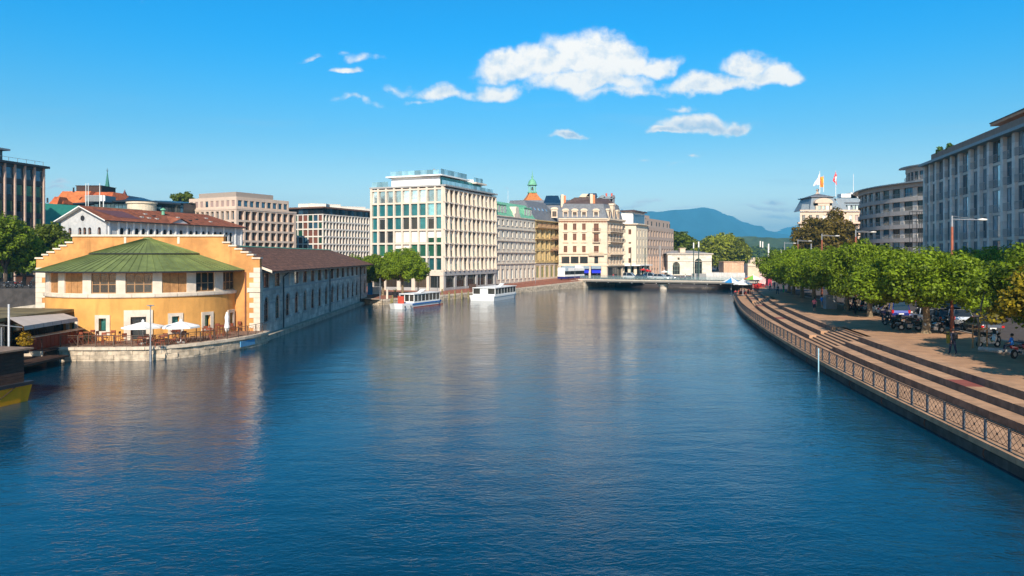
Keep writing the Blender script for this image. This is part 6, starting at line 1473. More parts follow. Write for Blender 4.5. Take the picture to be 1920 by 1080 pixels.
# young staked tree, yellowing
t = thing('young_tree', 'young staked tree with yellowing leaves between the dark saloon car and the scooter', 'tree', (34.6, 54.5, PZ))
yb = [(1.3,-1.3,3.6,.9,.9,.8), (2.3,-1.6,4.1,1.1,1.0,.9), (.8,-1.0,2.9,.7,.7,.5), (3.3,-1.9,3.6,1.1,1.0,.9), (2.6,-2.1,2.9,.9,.9,.6), (3.9,-1.8,4.4,.9,.9,.7)]
link('crown', leafmesh('crown', 5200, yb, .17, M_leafy, 5), t, WM[t.name]); mb = MB(); mb.path([(0,0,0), (.05,0,1.6), (.2,0,3.2), (.5,-.2,4.8)], [.09,.08,.06,.03], 7); lkl('trunk', mb, M_bark, t)
for dx in (-.5, .55): mb = MB(); mb.tube((dx,-.1,0), (dx,-.1,1.75), .05, n=6); lkl('stake', mb, M_wood_board, t)
mb = MB(); mb.box(-.5,.55,-.13,-.08,1.4,1.5); lkl('crossbar', mb, M_wood_board, t)
def tree(name, label, x, y, z, h, rx, cz, rz, n, r0, nleaf, lsize, m, bark, seed, group=None, tr=.3):
    t = thing(name, label, 'tree', (x, y, z), 0, group); bl = clumps(rx, rx, rz, cz, n, r0, seed)
    link('crown', leafmesh('crown', nleaf, bl, lsize, m, seed), t, WM[t.name])
    mb = MB(); mb.path([(0,0,-.3), (0,0,.4), (.1,0,h*.5), (0,.05,h)], [tr*1.6, tr*1.1, tr, tr*.85], 9); limbs(mb, h, rx*.9, cz, tr*1.1, 7, seed); lkl('trunk', mb, bark, t); return t
x = P(1549, 195); tree('bronze_tree', 'broad bronze-green tree in front of the flagged hotel', x.x, x.y, PZ, 5.2, 8.6, 11.3, 7.4, 46, 2.0, 15000, .36, M_leafb, M_bark2, 31, tr=.45)
# left bank trees
for i, (px, Y, yb_, h, rx, cz, rz, lab) in enumerate(((10,118,0,3.0,3.9,7.6,4.2,'tall leafy tree against the dark glass office at the left edge'),(45,122,0,2.6,3.9,4.6,2.8,'low spreading tree beside the dark water wall on the far left'),(90,128,0,4.0,3.4,7.6,3.2,'tree between the dark glass office and the stepped gable'),(122,124,0,4,1.5,6.4,1.6,'small tree top peeping above the left steps of the orange gable'))):
    x = P(px, Y); tree('street_tree', lab, x.x, x.y, 4.0, h, rx, cz, rz, 26, rx*.33, [8500, 7000, 5500, 1800][i], .24, M_leaf if i != 2 else M_leaf2, M_bark2, 41+i, 'trees on the left bank', tr=.28)
# trees on the quay behind the boats
for i, (px, Y, s, lab) in enumerate(((681,150,.95,'plane tree whose crown shows above the end of the brown wing roof'),(718,148,1.0,'plane tree on the left quay behind the moored red and blue boat'),(755,146,.92,'plane tree on the left quay with a thick dark trunk, nearest the modern office'))):
    x = P(px, Y); plane_tree(x.x, Y, i, lab, s*.93, z=1.0, group='plane trees on the left quay', sz=1.12)
x = P(784, 150); t = thing('small_plane_tree', 'small plane tree at the right end of the left quay tree group', 'tree', (x.x, 150, 1.0), 0, 'plane trees on the left quay')
link('crown', leafmesh('crown', 2600, clumps(2.0,2.0,1.5,4.9,12,.8,9), .2, M_leaf, 9), t, WM[t.name]); mb = MB(); mb.path([(0,0,0),(.0,0,2),(-.1,0,4.6)], [.12,.1,.05], 7); lkl('trunk', mb, M_bark, t)
# lake-side trees beyond the bridge
for i, (px, yt, Y, rx, lab) in enumerate(((1274,428,300,5.5,'tall dark tree beside the brown stone office'),(1318,448,335,7.5,'leftmost big tree behind the low white pavilion'),(1345,440,345,8.0,'middle big tree behind the low white pavilion'),(1362,434,350,6.5,'tallest pointed tree behind the low white pavilion'),(1381,447,340,6.0,'rightmost big tree of the group above the timber box'))):
    x = P(px, Y); topz = ZY(yt, Y); hh = topz-2
    tree('park_tree', lab, x.x, x.y, 2.0, hh*.25, rx, hh*.55, hh*.45, 34, rx*.34, 6500, .55, M_leafd if i else M_leaf2, M_bark2, 60+i, 'big trees beyond the bridge', tr=.4)
x = P(342, 260); t = tree('umbrella_pine', 'flat dark green tree top beside the pink office roof', x.x, x.y, 4, 20, 4.0, ZY(372,260)-4, 1.7, 14, 1.3, 2600, .35, M_leaf2, M_bark2, 77, tr=.3)
# wooded hills beyond the trees
def wood(name, pts, Y, D, m, n, size, seed):
    rs = np.random.RandomState(seed); px = np.array([p[0] for p in pts], float); py = np.array([p[1] for p in pts], float); bl = []
    for i in range(int(n/70)):
        u = rs.uniform(px[0], px[-1]); t = rs.rand(); y = Y+D*t*.9-D*.4; zt = ZY(np.interp(u, px, py), Y); z = 2+(zt-2)*min(1, .25+t*1.0)
        r = rs.uniform(6, 12)*Y/1200; bl.append(((u-960)/F*y, y, z-r*.7, r, r, r*.75))
    return stuff(lk2(name, leafmesh(name, n, bl, size, m, seed)))
def lk2(name, me): return link(name, me)
hill = ridge('wooded_hill', [(1180,470), (1280,452), (1330,451), (1378,444), (1400,443), (1450,447), (1500,446), (1600,452), (1750,466)], 1400, 500, mat('hill_green', (.06,.09,.03), .95, var=.3, vscale=.02), rough=.01, seed=9)
wood('far_wood', [(1255,453), (1285,452), (1330,452), (1378,444), (1400,443), (1440,446), (1500,449)], 1380, 450, leafmat('far_leaves', (.05,.085,.022), tr=.1), 26000, 3.2, 3)
wood('near_wood', [(1290,470), (1380,462), (1400,459), (1440,462), (1500,468)], 800, 200, leafmat('far_leaves', (.05,.085,.022)), 9000, 2.2, 6)
for i, (px, y, Y, w) in enumerate(((1398,462,1000,9),(1433,466,950,12),(1441,465,955,8),(1452,471,900,10),(1392,457,1100,8))):
    x = P(px, Y); z = ZY(y, Y); mb = MB(); mb.box(-w/2,w/2,-4,4,-7,1.5); mb.extrude_y([(-w/2-.5,1.5),(w/2+.5,1.5),(0,4)], -4.5, 4.5, 1)
    tag(lk('villa', mb, [M_white, M_tile_red], None, Matrix.Translation((x.x, Y-230, z))), ['pale villa among the hillside trees behind the timber box','wide pale villa low on the wooded hillside','small pale villa beside the wide one on the hillside','pale villa at the foot of the wooded hill near the plane trees','topmost pale villa on the wooded hillside'][i], 'villa', 'villas on the wooded hillside')

# ================================================================== boats
def hull(mb, pts_top, pts_bot, z0, z1, m=0, mt=None):
    n = len(pts_top); vs = [(*p, z0) for p in pts_bot]+[(*p, z1) for p in pts_top]
    mb.add(vs, [(i, (i+1) % n, n+(i+1) % n, n+i) for i in range(n)]+[tuple(range(n-1,-1,-1))], m); mb.add([(*p, z1-.04) for p in pts_top], [tuple(range(n))], m if mt is None else mt)
def tourboat(name, label, A, B, W, hz, cab, roofz, colh, stripe, roofcol, nwin, frontal):
    """A = near corner of the visible long side at the stern, B = its far end"""
    A = Vector(A); B = Vector(B); d = (B-A); Lb = d.length; rz = math.atan2(d.y, d.x)
    t = thing(name, label, 'boat', (A.x, A.y, 0), rz)
    mb = MB(); tp = [(0,-.0),(Lb*.8,0),(Lb*.93,.35),(Lb,W*.5),(Lb*.93,W-.35),(Lb*.8,W),(0,W),(-.15,W*.5)]; bt = [(.25,.2),(Lb*.8,.2),(Lb*.9,.5),(Lb*.95,W*.5),(Lb*.9,W-.5),(Lb*.8,W-.2),(.25,W-.2),(.1,W*.5)]
    hull(mb, tp, bt, -.3, hz, 0, 1); lkl('hull', mb, [colh, mat('deck_grey', (.42,.42,.42), .7)], t)
    n = len(tp); mb = MB()
    for i in range(n): a, b2 = tp[i], tp[(i+1) % n]; mb.add([(a[0]*1.004,a[1]-.02 if a[1] < W/2 else a[1]+.02,hz-.22),(b2[0]*1.004,b2[1]-.02 if b2[1] < W/2 else b2[1]+.02,hz-.22),(b2[0]*1.004,b2[1]-.02 if b2[1] < W/2 else b2[1]+.02,hz+.05),(a[0]*1.004,a[1]-.02 if a[1] < W/2 else a[1]+.02,hz+.05)], [(0,1,2,3)])
    lkl('rub_rail', mb, stripe, t)
    c0, c1 = cab
    mb = MB(); mb.extrude_y([(c0-.25, roofz-.08), (c1+.5, roofz-.08), (c1+.4, roofz+.04), (c0-.1, roofz+.04)], .15, W-.15); lkl('cabin_roof', mb, roofcol, t)
    for i in range(nwin+1):
        x = c0+(c1-c0)*i/nwin
        for y in (.25, W-.3): mb = MB(); mb.box(x-.07, x+.07, y, y+.07, hz-.05, roofz-.08); lkl('window_post', mb, M_white, t)
    for i in range(nwin):
        a, b2 = c0+(c1-c0)*i/nwin+.07, c0+(c1-c0)*(i+1)/nwin-.07
        for y in (.27, W-.26): mb = MB(); mb.box(a, b2, y, y+.02, hz+.25, roofz-.12); lkl('window', mb, glass('boat_glass', (.06,.055,.045)), t)
    for y in (.22, W-.3): mb = MB(); mb.box(c0, c1, y, y+.08, hz-.06, hz+.26); lkl('coaming', mb, M_white, t)
    for k in range(3):
        y = .3+(W-.6)*k/3; mb = MB(); mb.box(c0-.03, c0+.01, y+.08, y+(W-.6)/3-.08, hz+.3, roofz-.12); lkl('window', mb, glass('boat_glass', (.06,.055,.045)) if k != 1 or frontal else M_white, t)
    mb = MB(); mb.box(c0-.05, c0-.0, .25, W-.25, hz-.05, hz+.3); [mb.box(c0-.05, c0+.02, .25+(W-.5)*k/3-.06, .25+(W-.5)*k/3+.06, hz+.3, roofz-.1) for k in range(4)]; lkl('cabin_front', mb, M_white, t)
    for i in range(int((c1-c0)/1.0)):
        mb = MB(); x = c0+.6+i*1.0; mb.box(x, x+.4, .5, W-.5, hz-.3, hz+.15); mb.box(x+.34, x+.42, .5, W-.5, hz+.15, hz+.55); lkl('seat', mb, M_wood_red, t)
    return t
b1 = tourboat('tour_boat', 'small white passenger boat with blue rail and upright red panel moored at the left quay', (-16.9,125.2), (-12.4,136.2), 3.3, .78, (.9,10.2), 2.35, M_white, mat('boat_blue', (.04,.16,.42), .5), M_white, 7, True)
mb = MB(); mb.add([(.2,-.0,.02),(11,0,.02),(11,-.015,.02),(.2,-.015,.02),(.2,-.03,.2),(11,-.03,.2)], [(0,1,5,4)]); lkl('waterline', mb, mat('boat_red', (.45,.06,.03), .6), b1)
mb = MB(); mb.box(-.75,-.65,1.3,2.5,.7,2.05); lkl('red_panel', mb, mat('boat_red', (.45,.06,.03)), b1)
mb = MB(); mb.add([(-.15,0,0),(-2.6,.5,0),(-3.1,1.65,0),(-2.6,2.8,0),(-.15,3.3,0),(-.15,0,.78),(-2.8,.4,.85),(-3.4,1.65,.9),(-2.8,2.9,.85),(-.15,3.3,.78)], [(0,1,6,5),(1,2,7,6),(2,3,8,7),(3,4,9,8),(5,6,7,8,9)]); lkl('bow', mb, M_white, b1)
for (x, y) in ((-2.3,.28), (-.9,-.02)):
    mb = MB(); mb.lathe([(.12,0),(.22,.05),(.12,.1)], 10); link('tyre_fender', mb.mesh('tyre_fender', M_dk), b1, WM[b1.name] @ Matrix.Translation((x, y-.1, .35)) @ Matrix.Rotation(PI/2, 4, 'X'))
b2_ = tourboat('river_cruiser', 'larger white glazed cruise boat moored at the left quay below the stone house', (-3.5,144.5), (1.6,159.4), 5.2, 1.02, (1.2,14.0), 2.55, M_white, M_white, M_white, 7, False)
for (bb, L1, W1, z1, nm) in ((b1, 4.2, 1.0, 2.4, ''), (b2_, 7.5, 1.4, 2.6, '')):
    mb = MB(); mb.add([(L1,W1,z1),(L1+1.7,W1-.2,z1+.6),(L1+1.7,W1+.7,z1+.6),(L1,W1+.8,z1),(L1,W1,z1-.1),(L1+1.7,W1-.2,z1+.45),(L1+1.7,W1+.7,z1+.45),(L1,W1+.8,z1-.1)], [(0,1,2,3),(4,5,1,0),(7,6,2,3),(5,6,2,1)]); lkl('roof_hatch', mb, M_white, bb)
# yellow hull barge at the left
bg_ = thing('barge', 'brown boarded houseboat with mustard yellow hull and hanging rope at the left edge', 'boat', (-29.3, 44.9, 0), math.atan2(3.2, .75))
# local x runs along the visible side (away from the camera), y to the left
M_yel = mat('mustard_hull_paint', (.80,.33,.005), .5, var=.12, vscale=1, streak=.2)
mb = MB(); hull(mb, [(-26,0),(0,0),(0,14),(-26,14)], [(-26,.25),(-.25,.25),(-.25,13.7),(-26,13.7)], -.5, 1.08); lkl('hull', mb, M_yel, bg_)
mb = MB(); mb.box(-26,.08,-.08,14.1,1.02,1.22); lkl('gunwale', mb, M_dk, bg_)
for k in range(9):
    mb = MB(); z = 1.22+k*.215; mb.box(-26,-.35,.25+.004*(k % 2),13.5,z,z+.205); lkl('plank', mb, M_wood_dk, bg_)
mb = MB(); mb.box(-26,0,-.12,14,3.16,3.26); lkl('deck', mb, mat('worn_deck_boards', (.24,.16,.11), .8, var=.25, vscale=3), bg_)
for u in (-1.2, -8): 
    pts = [(u-4.6*i/14, -.06, 1.05-.85*math.sin(PI*i/14)) for i in range(15)]; mb = MB(); mb.path(pts, [.03]*15, 5); lkl('rope', mb, mat('rope', (.06,.03,.01), .9), bg_)
# gangway and railing between barge and terrace
gw_ = thing('gangway', 'narrow wooden gangway with thin railing joining the barge to the terrace', 'gangway', (-40, 61.6, GZ))
for i in range(16): mb = MB(); mb.box(-3.4+i*.34,-3.4+i*.34+.32,-1.9,.3,-.12,-.02); lkl('plank', mb, M_wood_dk, gw_)
mb = MB(); mb.box(-3.4,1.9,-2.0,-1.9,-.5,0); lkl('beam', mb, M_coping, gw_)
for i in range(4): mb = MB(); mb.box(-3.3+i*1.7-.025,-3.3+i*1.7+.025,-1.9,-1.85,0,.95); lkl('post', mb, M_wood_dk, gw_)
mb = MB(); mb.box(-3.3,1.85,-1.9,-1.85,.93,.98); mb.tube((-3.3,-1.87,.1),(-.8,-1.87,.9),.02,n=5); mb.tube((-3.3,-1.87,.9),(-.8,-1.87,.1),.02,n=5); lkl('handrail', mb, M_wood_dk, gw_)
# ================================================================== cafe pavilion, awning, bar
cp = thing('cafe_pavilion', 'low cafe pavilion with flat rusty green roof beside the orange drum', 'pavilion', (-48, 62, GZ))
mb = MB(); mb.add([(-62,55.5,4.0),(-39.7,55.5,4.0),(-40.1,67.5,4.0),(-62,72,4.0),(-62,55.5,3.72),(-39.7,55.5,3.72),(-40.1,67.5,3.72),(-62,72,3.72)], [(0,1,2,3),(0,4,5,1),(1,5,6,2),(7,6,5,4)]); lk('roof', mb, mat('rusty_green_roof', (.17,.13,.06), .8, var=.45, vscale=.5), cp)
mb = MB(); mb.box(-61,-41.4,60.6,70,1.1,3.72); lk('wall', mb, M_wood_dk, cp)
for i in range(8): mb = MB(); mb.box(-41.4,-41.35,60.9+i*1.1,60.9+i*1.1+.95,1.2,3.2); lk('window', mb, G_dark, cp)
for i in range(8): mb = MB(); mb.box(-52+i*1.3,-52+i*1.3+1.15,60.5,60.6,1.3,3.3); lk('window', mb, G_dark, cp)
aw = thing('cafe_awning', 'pale beige sloping awning over the red bar beside the drum', 'awning', (-39.5, 62, 3.9))
A_, B2_, C_2, D_ = (-39.9,58,4.02), (-40.55,66,3.8), (-37.95,64.2,3.46), (-37.2,56,3.5)
M_aw = mat('beige_awning', (.52,.43,.37), .85, var=.05)
for i in range(6):
    a, b2 = Vector(A_).lerp(Vector(B2_), i/6), Vector(A_).lerp(Vector(B2_), (i+1)/6-.004); c, d = Vector(D_).lerp(Vector(C_2), (i+1)/6-.004), Vector(D_).lerp(Vector(C_2), i/6)
    mb = MB(); mb.quad(a, d, c, b2); k = Vector((.05,0,-.32)); mb.quad(d, d+k, c+k, c); mb.quad(a-Vector((0,0,.02)), b2-Vector((0,0,.02)), c-Vector((0,0,.02)), d-Vector((0,0,.02))); lk('canvas_panel', mb, M_aw, aw)
for p in (D_, C_2): mb = MB(); mb.tube((p[0]-.1,p[1],p[2]-.1), (-40.2,p[1]+1.2,3.5), .04, n=6); lk('arm', mb, M_steel, aw)
bar_ = thing('bar_counter', 'long dark red wooden bar counter under the beige awning', 'bar', (-39, 62, GZ))
for i in range(14): mb = MB(); mb.box(-39.3,-39.15,59.6+i*.55,59.6+i*.55+.5,GZ,GZ+1.05); lk('board', mb, mat('red_boards', (.20,.03,.015), .6, rnd=.15), bar_)
mb = MB(); mb.box(-39.6,-38.95,59.4,67.5,GZ+1.05,GZ+1.13); lk('counter_top', mb, M_coping, bar_)
ws_ = thing('wind_screen', 'glass wind screen in a thin grey frame with dark planter at the far left', 'wind screen', (-38.6, 55.4, 3.3))
for i in range(3): mb = MB(); mb.box(-41.6+i*1.15,-41.6+i*1.15+1.1,55.0,55.03,1.6,3.4); lk('pane', mb, glass('clear_dark_glass', (.05,.07,.08)), ws_)
for i in range(4): mb = MB(); mb.box(-41.65+i*1.15-.03,-41.65+i*1.15+.03,54.97,55.06,1.2,3.5); lk('frame_post', mb, M_steel, ws_)
mb = MB(); mb.box(-42,-36.6,54.2,54.9,.6,1.55); lk('planter', mb, mat('navy_planter', (.02,.025,.04), .6), ws_)
mb = MB(); mb.box(-43,-36.4,53.6,60.4,.55,.72); lk('deck', mb, M_wood_dk, ws_)
x = P(16.6, 54); mb = MB(); mb.tube((0,0,0),(0,0,4.6),.07,n=8); tag(lk('white_pole', mb, mat('pale_pole', (.55,.55,.55), .6), None, Matrix.Translation((x.x, 54, .7))), 'plain pale pole standing before the cafe pavilion at the left', 'pole')
pp_ = thing('potted_shrub', 'potted green and yellow shrub under the left end of the awning', 'potted plant', (-38.6, 58.3, GZ)); link('foliage', leafmesh('foliage', 500, [(0,0,1.1,.55,.55,.6)], .09, M_leafy, 3), pp_, WM[pp_.name]); mb = MB(); mb.lathe([(0,0),(.25,0),(.35,.55),(0,.55)], 10); lkl('pot', mb, M_dk, pp_)
# terrace railing
tr_ = thing('terrace_railing', 'thin lattice railing along the curved edge of the cafe terrace', 'railing', (-30, 62.3, GZ))
ln = smoothline(TE[1:], 1.5); pm2 = MB().box(-.04,.04,-.03,.03,0,.98).mesh('post', mat('bronze_rail', (.13,.085,.06), .6, metal=.2))
lt = MB(); lt.box(0,1.5,-.02,.02,.94,.98); lt.box(.04,1.46,-.012,.012,.78,.80); lt.box(.04,1.46,-.012,.012,.1,.12)
for i in range(3):
    for s in (1,-1): xa = .04+i*.473; bar(lt, xa, .12 if s > 0 else .78, xa+.473, .78 if s > 0 else .12, .011)
lt = lt.mesh('lattice_panel', MATS['bronze_rail'])
for a, b2 in zip(ln, ln[1:]):
    d = b2-a; n_ = Vector((-d.y, d.x)).normalized()*.2; R_ = Matrix.Rotation(math.atan2(d.y, d.x), 4, 'Z')
    M_ = Matrix.Translation((a.x+n_.x, a.y+n_.y, GZ+.03)) @ R_; link('post', pm2, tr_, M_); link('lattice_panel', lt, tr_, M_)
# lamp post before the drum
x = P(285.5, 62.0); lp = thing('lamp_post', 'slim grey lamp post with small T-shaped head at the terrace wall', 'lamp post', (x.x, 61.7, -.5)); mb = MB(); mb.tube((0,0,0),(0,0,1.8),.11,n=8); mb.tube((0,0,1.8),(0,0,ZY(573.5,61.7)+.5),.06,.045,8); lkl('pole', mb, M_steel, lp)
mb = MB(); z = ZY(573.5,61.7)+.5; mb.box(-.3,.3,-.05,.05,z,z+.07); mb.lathe([(0,z-.05),(.16,z-.03),(.16,z+.04),(0,z+.1)], 10); lkl('lamp_head', mb, M_steel, lp)
# ================================================================== tables, chairs, parasols
def chair(name, m, label, x, y, z, rz, grp, h=.9, sh=.45):
    t = thing(name, label, 'chair', (x, y, z), rz, grp)
    mb = MB(); mb.box(-.2,.2,-.2,.2,sh-.03,sh+.02); lkl('seat', mb, m, t); mb = MB(); mb.box(-.2,.2,.17,.21,sh+.22,h); mb.box(-.2,-.16,.17,.21,sh,h); mb.box(.16,.2,.17,.21,sh,h); lkl('backrest', mb, m, t)
    for i, (a, b2) in enumerate(((-.18,-.18),(.18,-.18),(-.18,.18),(.18,.18))): mb = MB(); mb.tube((a*1.1,b2*1.1,0),(a*.9,b2*.9,sh),.02,n=5); lkl('leg', mb, m, t)
    return t
def table(m, label, x, y, z, rz, grp, r=.45, h=.75, sq=True):
    t = thing('table', label, 'table', (x, y, z), rz, grp); mb = MB()
    if sq: mb.box(-r,r,-r,r,h-.04,h)
    else: mb.lathe([(0,h-.04),(r,h-.04),(r,h),(0,h)], 14)
    lkl('table_top', mb, m, t)
    for (a, b2) in ((-r*.85,-r*.85),(r*.85,-r*.85),(-r*.85,r*.85),(r*.85,r*.85)): mb = MB(); mb.tube((a,b2,0),(a,b2,h-.04),.025,n=5); lkl('leg', mb, m, t)
    return t
def parasol(label, x, y, z, R, h, cols, grp=None, n=8, rz=0, drop=.5, tilt=0, name='parasol'):
    t = thing(name, label, 'parasol', (x, y, z), rz, grp); mb = MB(); mb.tube((0,0,0),(0,0,h+.1),.035,n=7); lkl('pole', mb, M_white, t)
    mb = MB(); mb.box(-.3,.3,-.3,.3,0,.09); lkl('base', mb, M_conc_gr, t)
    for i in range(n):
        a, b2 = 2*PI*(i+.5)/n, 2*PI*(i+1.5)/n; P0 = (R*math.cos(a), R*math.sin(a), h-drop); P1 = (R*math.cos(b2), R*math.sin(b2), h-drop); Mi = ((P0[0]+P1[0])*.25, (P0[1]+P1[1])*.25, h-drop*.56)
        mb = MB(); mb.tri((0,0,h), P0, Mi); mb.tri((0,0,h), Mi, P1); mb.tri(P0, P1, Mi); mb.quad(P0, (P0[0],P0[1],P0[2]-.14), (P1[0],P1[1],P1[2]-.14), P1)
        lkl('canopy_panel', mb, cols[i % len(cols)], t)
        mb = MB(); mb.tube((0,0,h-.05),P0,.015,n=4); lkl('rib', mb, M_steel, t)
    mb = MB(); mb.lathe([(.0,h+.22),(.1,h+.12),(.12,h),(0,h-.02)], 8); lkl('finial', mb, M_white, t)
    return t
tyT = lambda y: (H-GZ)*F/(y-481)
TB = [(163,645,'under the leftmost windows of the drum'),(204,646,'right of the leftmost drum window'),(269,648,'in front of the drum doorway'),(307,646,'between the lamp post and the second parasol'),(345,641,'under the right open parasol'),(388,636,'below the right jade window'),(412,630,'beside the folded parasol'),(181,636,'close to the drum wall on the left'),(327,634,'close to the wall under the second parasol')]
for i, (px, y, w) in enumerate(TB):
    Y = tyT(y); x = P(px, Y).x; hi_ = i in (0,1,5,6); hh = 1.05 if hi_ else .75
    table(M_wood_red, 'dark red wooden '+('high ' if hi_ else '')+'cafe table '+w, x, Y, GZ, .1*i, 'tables on the cafe terrace', .42, hh)
    for k, a in enumerate(([0, PI/2, PI, 3*PI/2] if i < 7 else [0, PI])):
        side = ['behind', 'left of', 'in front of', 'right of'][int(round(a/(PI/2)))]
        a2 = a+.1*i; dx, dy = -math.sin(a2)*.72, math.cos(a2)*.72
        chair('high_stool' if hi_ else 'cafe_chair', M_wood_red, ('dark red high stool ' if hi_ else 'dark red chair ')+side+' the table '+w, x+dx, Y+dy, GZ, a2, 'chairs on the cafe terrace', 1.15 if hi_ else .9, .72 if hi_ else .45)
for i, (px, y, w) in enumerate(((448,621,'stacked by the quoins at the terrace end'),(460,619,'leaning at the far right end of the terrace'),(438,624,'right of the folded parasol'),(232,646,'alone left of the doorway'),(296,652,'just right of the lamp post'))):
    Y = tyT(y); t = chair('cafe_chair', M_wood_red, 'dark red wooden chair '+w, P(px, Y).x, Y, GZ, i*1.3, 'chairs on the cafe terrace', 1.0)
Yp = 64.5; parasol('open white parasol in front of the drum doorway', P(268, Yp).x, Yp, GZ, 1.72, ZY(603, Yp)-GZ, [M_canvas], 'white parasols on the cafe terrace', drop=.42, rz=.2)
Yp = 65.6; parasol('open white parasol between the drum doorway and the jade window', P(339, Yp).x, Yp, GZ, 1.66, ZY(602, Yp)-GZ, [M_canvas], 'white parasols on the cafe terrace', drop=.45, rz=.5)
t = thing('folded_parasol', 'folded white parasol before the rightmost drum window', 'parasol', (P(425.5, 68.5).x, 68.5, GZ), 0, 'white parasols on the cafe terrace'); mb = MB(); mb.tube((0,0,0),(0,0,2.5),.035,n=7); lkl('pole', mb, M_white, t); mb = MB(); mb.lathe([(.0,2.55),(.08,2.45),(.2,2.0),(.16,1.6),(.24,1.1),(.16,.75),(.05,.6)], 9); lkl('canopy', mb, M_canvas, t)
# far cafe terrace on the right bank
M_rc = mat('red_plastic', (.60,.02,.015), .4, var=.05); M_pb = mat('parasol_blue', (.03,.25,.55), .8); M_po = mat('parasol_green', (.22,.50,.06), .8); M_por = mat('parasol_orange', (.75,.18,.03), .8)
Yq = YZ(550, QZ)
def pr(px, Y, yt, R, cols, lab, z, n=8, drop=.7, rz=0): parasol(lab, P(px, Y).x, Y, z, R, ZY(yt, Y)-z, cols, 'parasols of the far terrace', n=n, drop=drop, rz=rz)
pr(1371, 152, 520.5, 1.9, [M_pb, M_canvas], 'blue and white striped parasol at the water end of the far terrace', QZ, 8, .9, .2); pr(1393, 149, 524, 2.0, [M_canvas], 'white parasol between the striped and the green one', QZ+.2, 8, .9, .4)
pr(1412, 160, 516, 2.0, [M_po, M_canvas, M_canvas, M_por], 'green, white and orange parasol nearest the plane trees', QZ+.8, 8, .8, .1)
rs = random.Random(4); k = 0
for (px, Y, z) in ((1383,150,QZ),(1399,151,QZ),(1410,152.5,QZ+.4),(1419,157,PZ),(1424,158,PZ),(1392,154,QZ),(1415,161,PZ),(1428,163,PZ)):
    x = P(px, Y).x; w = ['at the water side','under the white parasol','on the stepped edge','nearest the plane trees','beside the dark doorway','behind the striped parasol','under the green parasol','at the back of the terrace'][k]; k += 1
    table(M_dk if k < 3 else M_rc, ('dark' if k < 3 else 'red')+' small table of the far terrace '+w, x, Y, z, 0, 'tables of the far terrace', .38)
    for q_, a in enumerate((0, 2.1, 4.2)): chair('red_chair', M_rc if k > 1 else M_dk, ('red' if k > 1 else 'dark')+' chair '+['right of','behind','in front of'][q_]+' the far terrace table '+w, x+.75*math.cos(a), Y+.75*math.sin(a), z, a-PI/2, 'chairs of the far terrace '+w)
# ================================================================== lamps
M_rust = mat('rust_red_paint', (.34,.10,.055), .6, var=.2, vscale=2)
def arm_lamp(px, Y, ytop, arm, label, z=PZ, low=True, col=None):
    x = P(px, Y).x; t = thing('street_lamp', label, 'street lamp', (x, Y, z), 0, 'tall street lamps on the right bank'); h = ZY(ytop, Y)-z
    mb = MB(); mb.tube((0,0,0),(0,0,1.2),.19,.16,10); mb.tube((0,0,1.2),(0,0,h-1.0),.14,.11,10); lkl('pole', mb, col or M_rust, t); mb = MB(); mb.tube((0,0,h-1.0),(0,0,h),.1,.09,8); lkl('pole_head', mb, M_steel, t)
    mb = MB(); mb.tube((0,0,h-.32),(arm,0,h-.38),.055,.045,7); mb.tube((0,0,h-.02),(arm*.8,0,h-.3),.02,n=5); lkl('arm', mb, M_steel, t)
    mb = MB(); s = 1 if arm > 0 else -1; mb.lathe([(0,.14),(.28,.08),(.36,0),(.3,-.07),(0,-.09)], 12); link('lamp_head', mb.mesh('lamp_head', mat('lamp_white', (.72,.68,.62), .5)), t, WM[t.name] @ Matrix.Translation((arm+.2*s,0,h-.36)) @ Matrix.Diagonal((1.3,.8,1,1)))
    if low:
        z2 = ZY(536, Y)-z; mb = MB(); mb.tube((0,0,z2),(-1.5,0,z2),.045,n=6); mb.tube((0,0,z2+.25),(-1.2,0,z2+.02),.02,n=5); lkl('arm', mb, M_steel, t)
        mb = MB(); mb.lathe([(0,.14),(.28,.08),(.36,0),(.3,-.07),(0,-.09)], 12); lkl('lamp_head', mb, MATS['lamp_white'], t, loc=(-1.6,0,z2)); mb = MB(); z3 = ZY(488, Y)-z; mb.tube((0,0,z3),(.5,0,z3+.1),.03,n=5); mb.lathe([(0,z3+.2),(.2,z3+.15),(.26,z3),(.1,z3-.12),(0,z3-.14)], 10, (.6,0)); lkl('globe_lamp', mb, mat('pink_globe', (.60,.32,.26), .4), t)
    return t
arm_lamp(1785, 66.4, 404.5, 2.55, 'tall rust red lamp post with three lamps in front of the finned office')
arm_lamp(1604.5, 104, 430.5, 2.3, 'rust red lamp post against the left end of the curved grey office', low=False)
arm_lamp(1541, 124, 438.5, 2.4, 'rust red lamp post in front of the bronze tree', low=False); arm_lamp(1496, 164, 449, 2.5, 'rust red lamp post at the left edge of the bronze tree', low=False)
arm_lamp(1471, 189, 453.5, 2.4, 'thin grey lamp post against the wooded hill', low=False, col=M_steel)
def mastpole(px, Y, z, yt, r, m, label, cap=None, grp='masts around the bridge'):
    x = P(px, Y).x; t = thing('lamp_mast', label, 'mast', (x, Y, z), 0, grp); h = ZY(yt, Y)-z; mb = MB(); hc = h-(1.6 if cap else 0); mb.tube((0,0,0),(0,0,hc),r,r*.8,8); lkl('pole', mb, m, t)
    if cap: mb = MB(); mb.tube((0,0,hc),(0,0,h),r*1.15,n=8); lkl('light_tube', mb, cap, t)
M_gp = mat('dark_green_pole', (.035,.075,.065), .5)
mastpole(1183, 214, 2.3, 463, .14, M_gp, 'dark green mast in front of the pale corner house'); mastpole(1209.5, 216, 2.3, 465, .14, M_gp, 'dark green mast between the pale house and the taupe office')
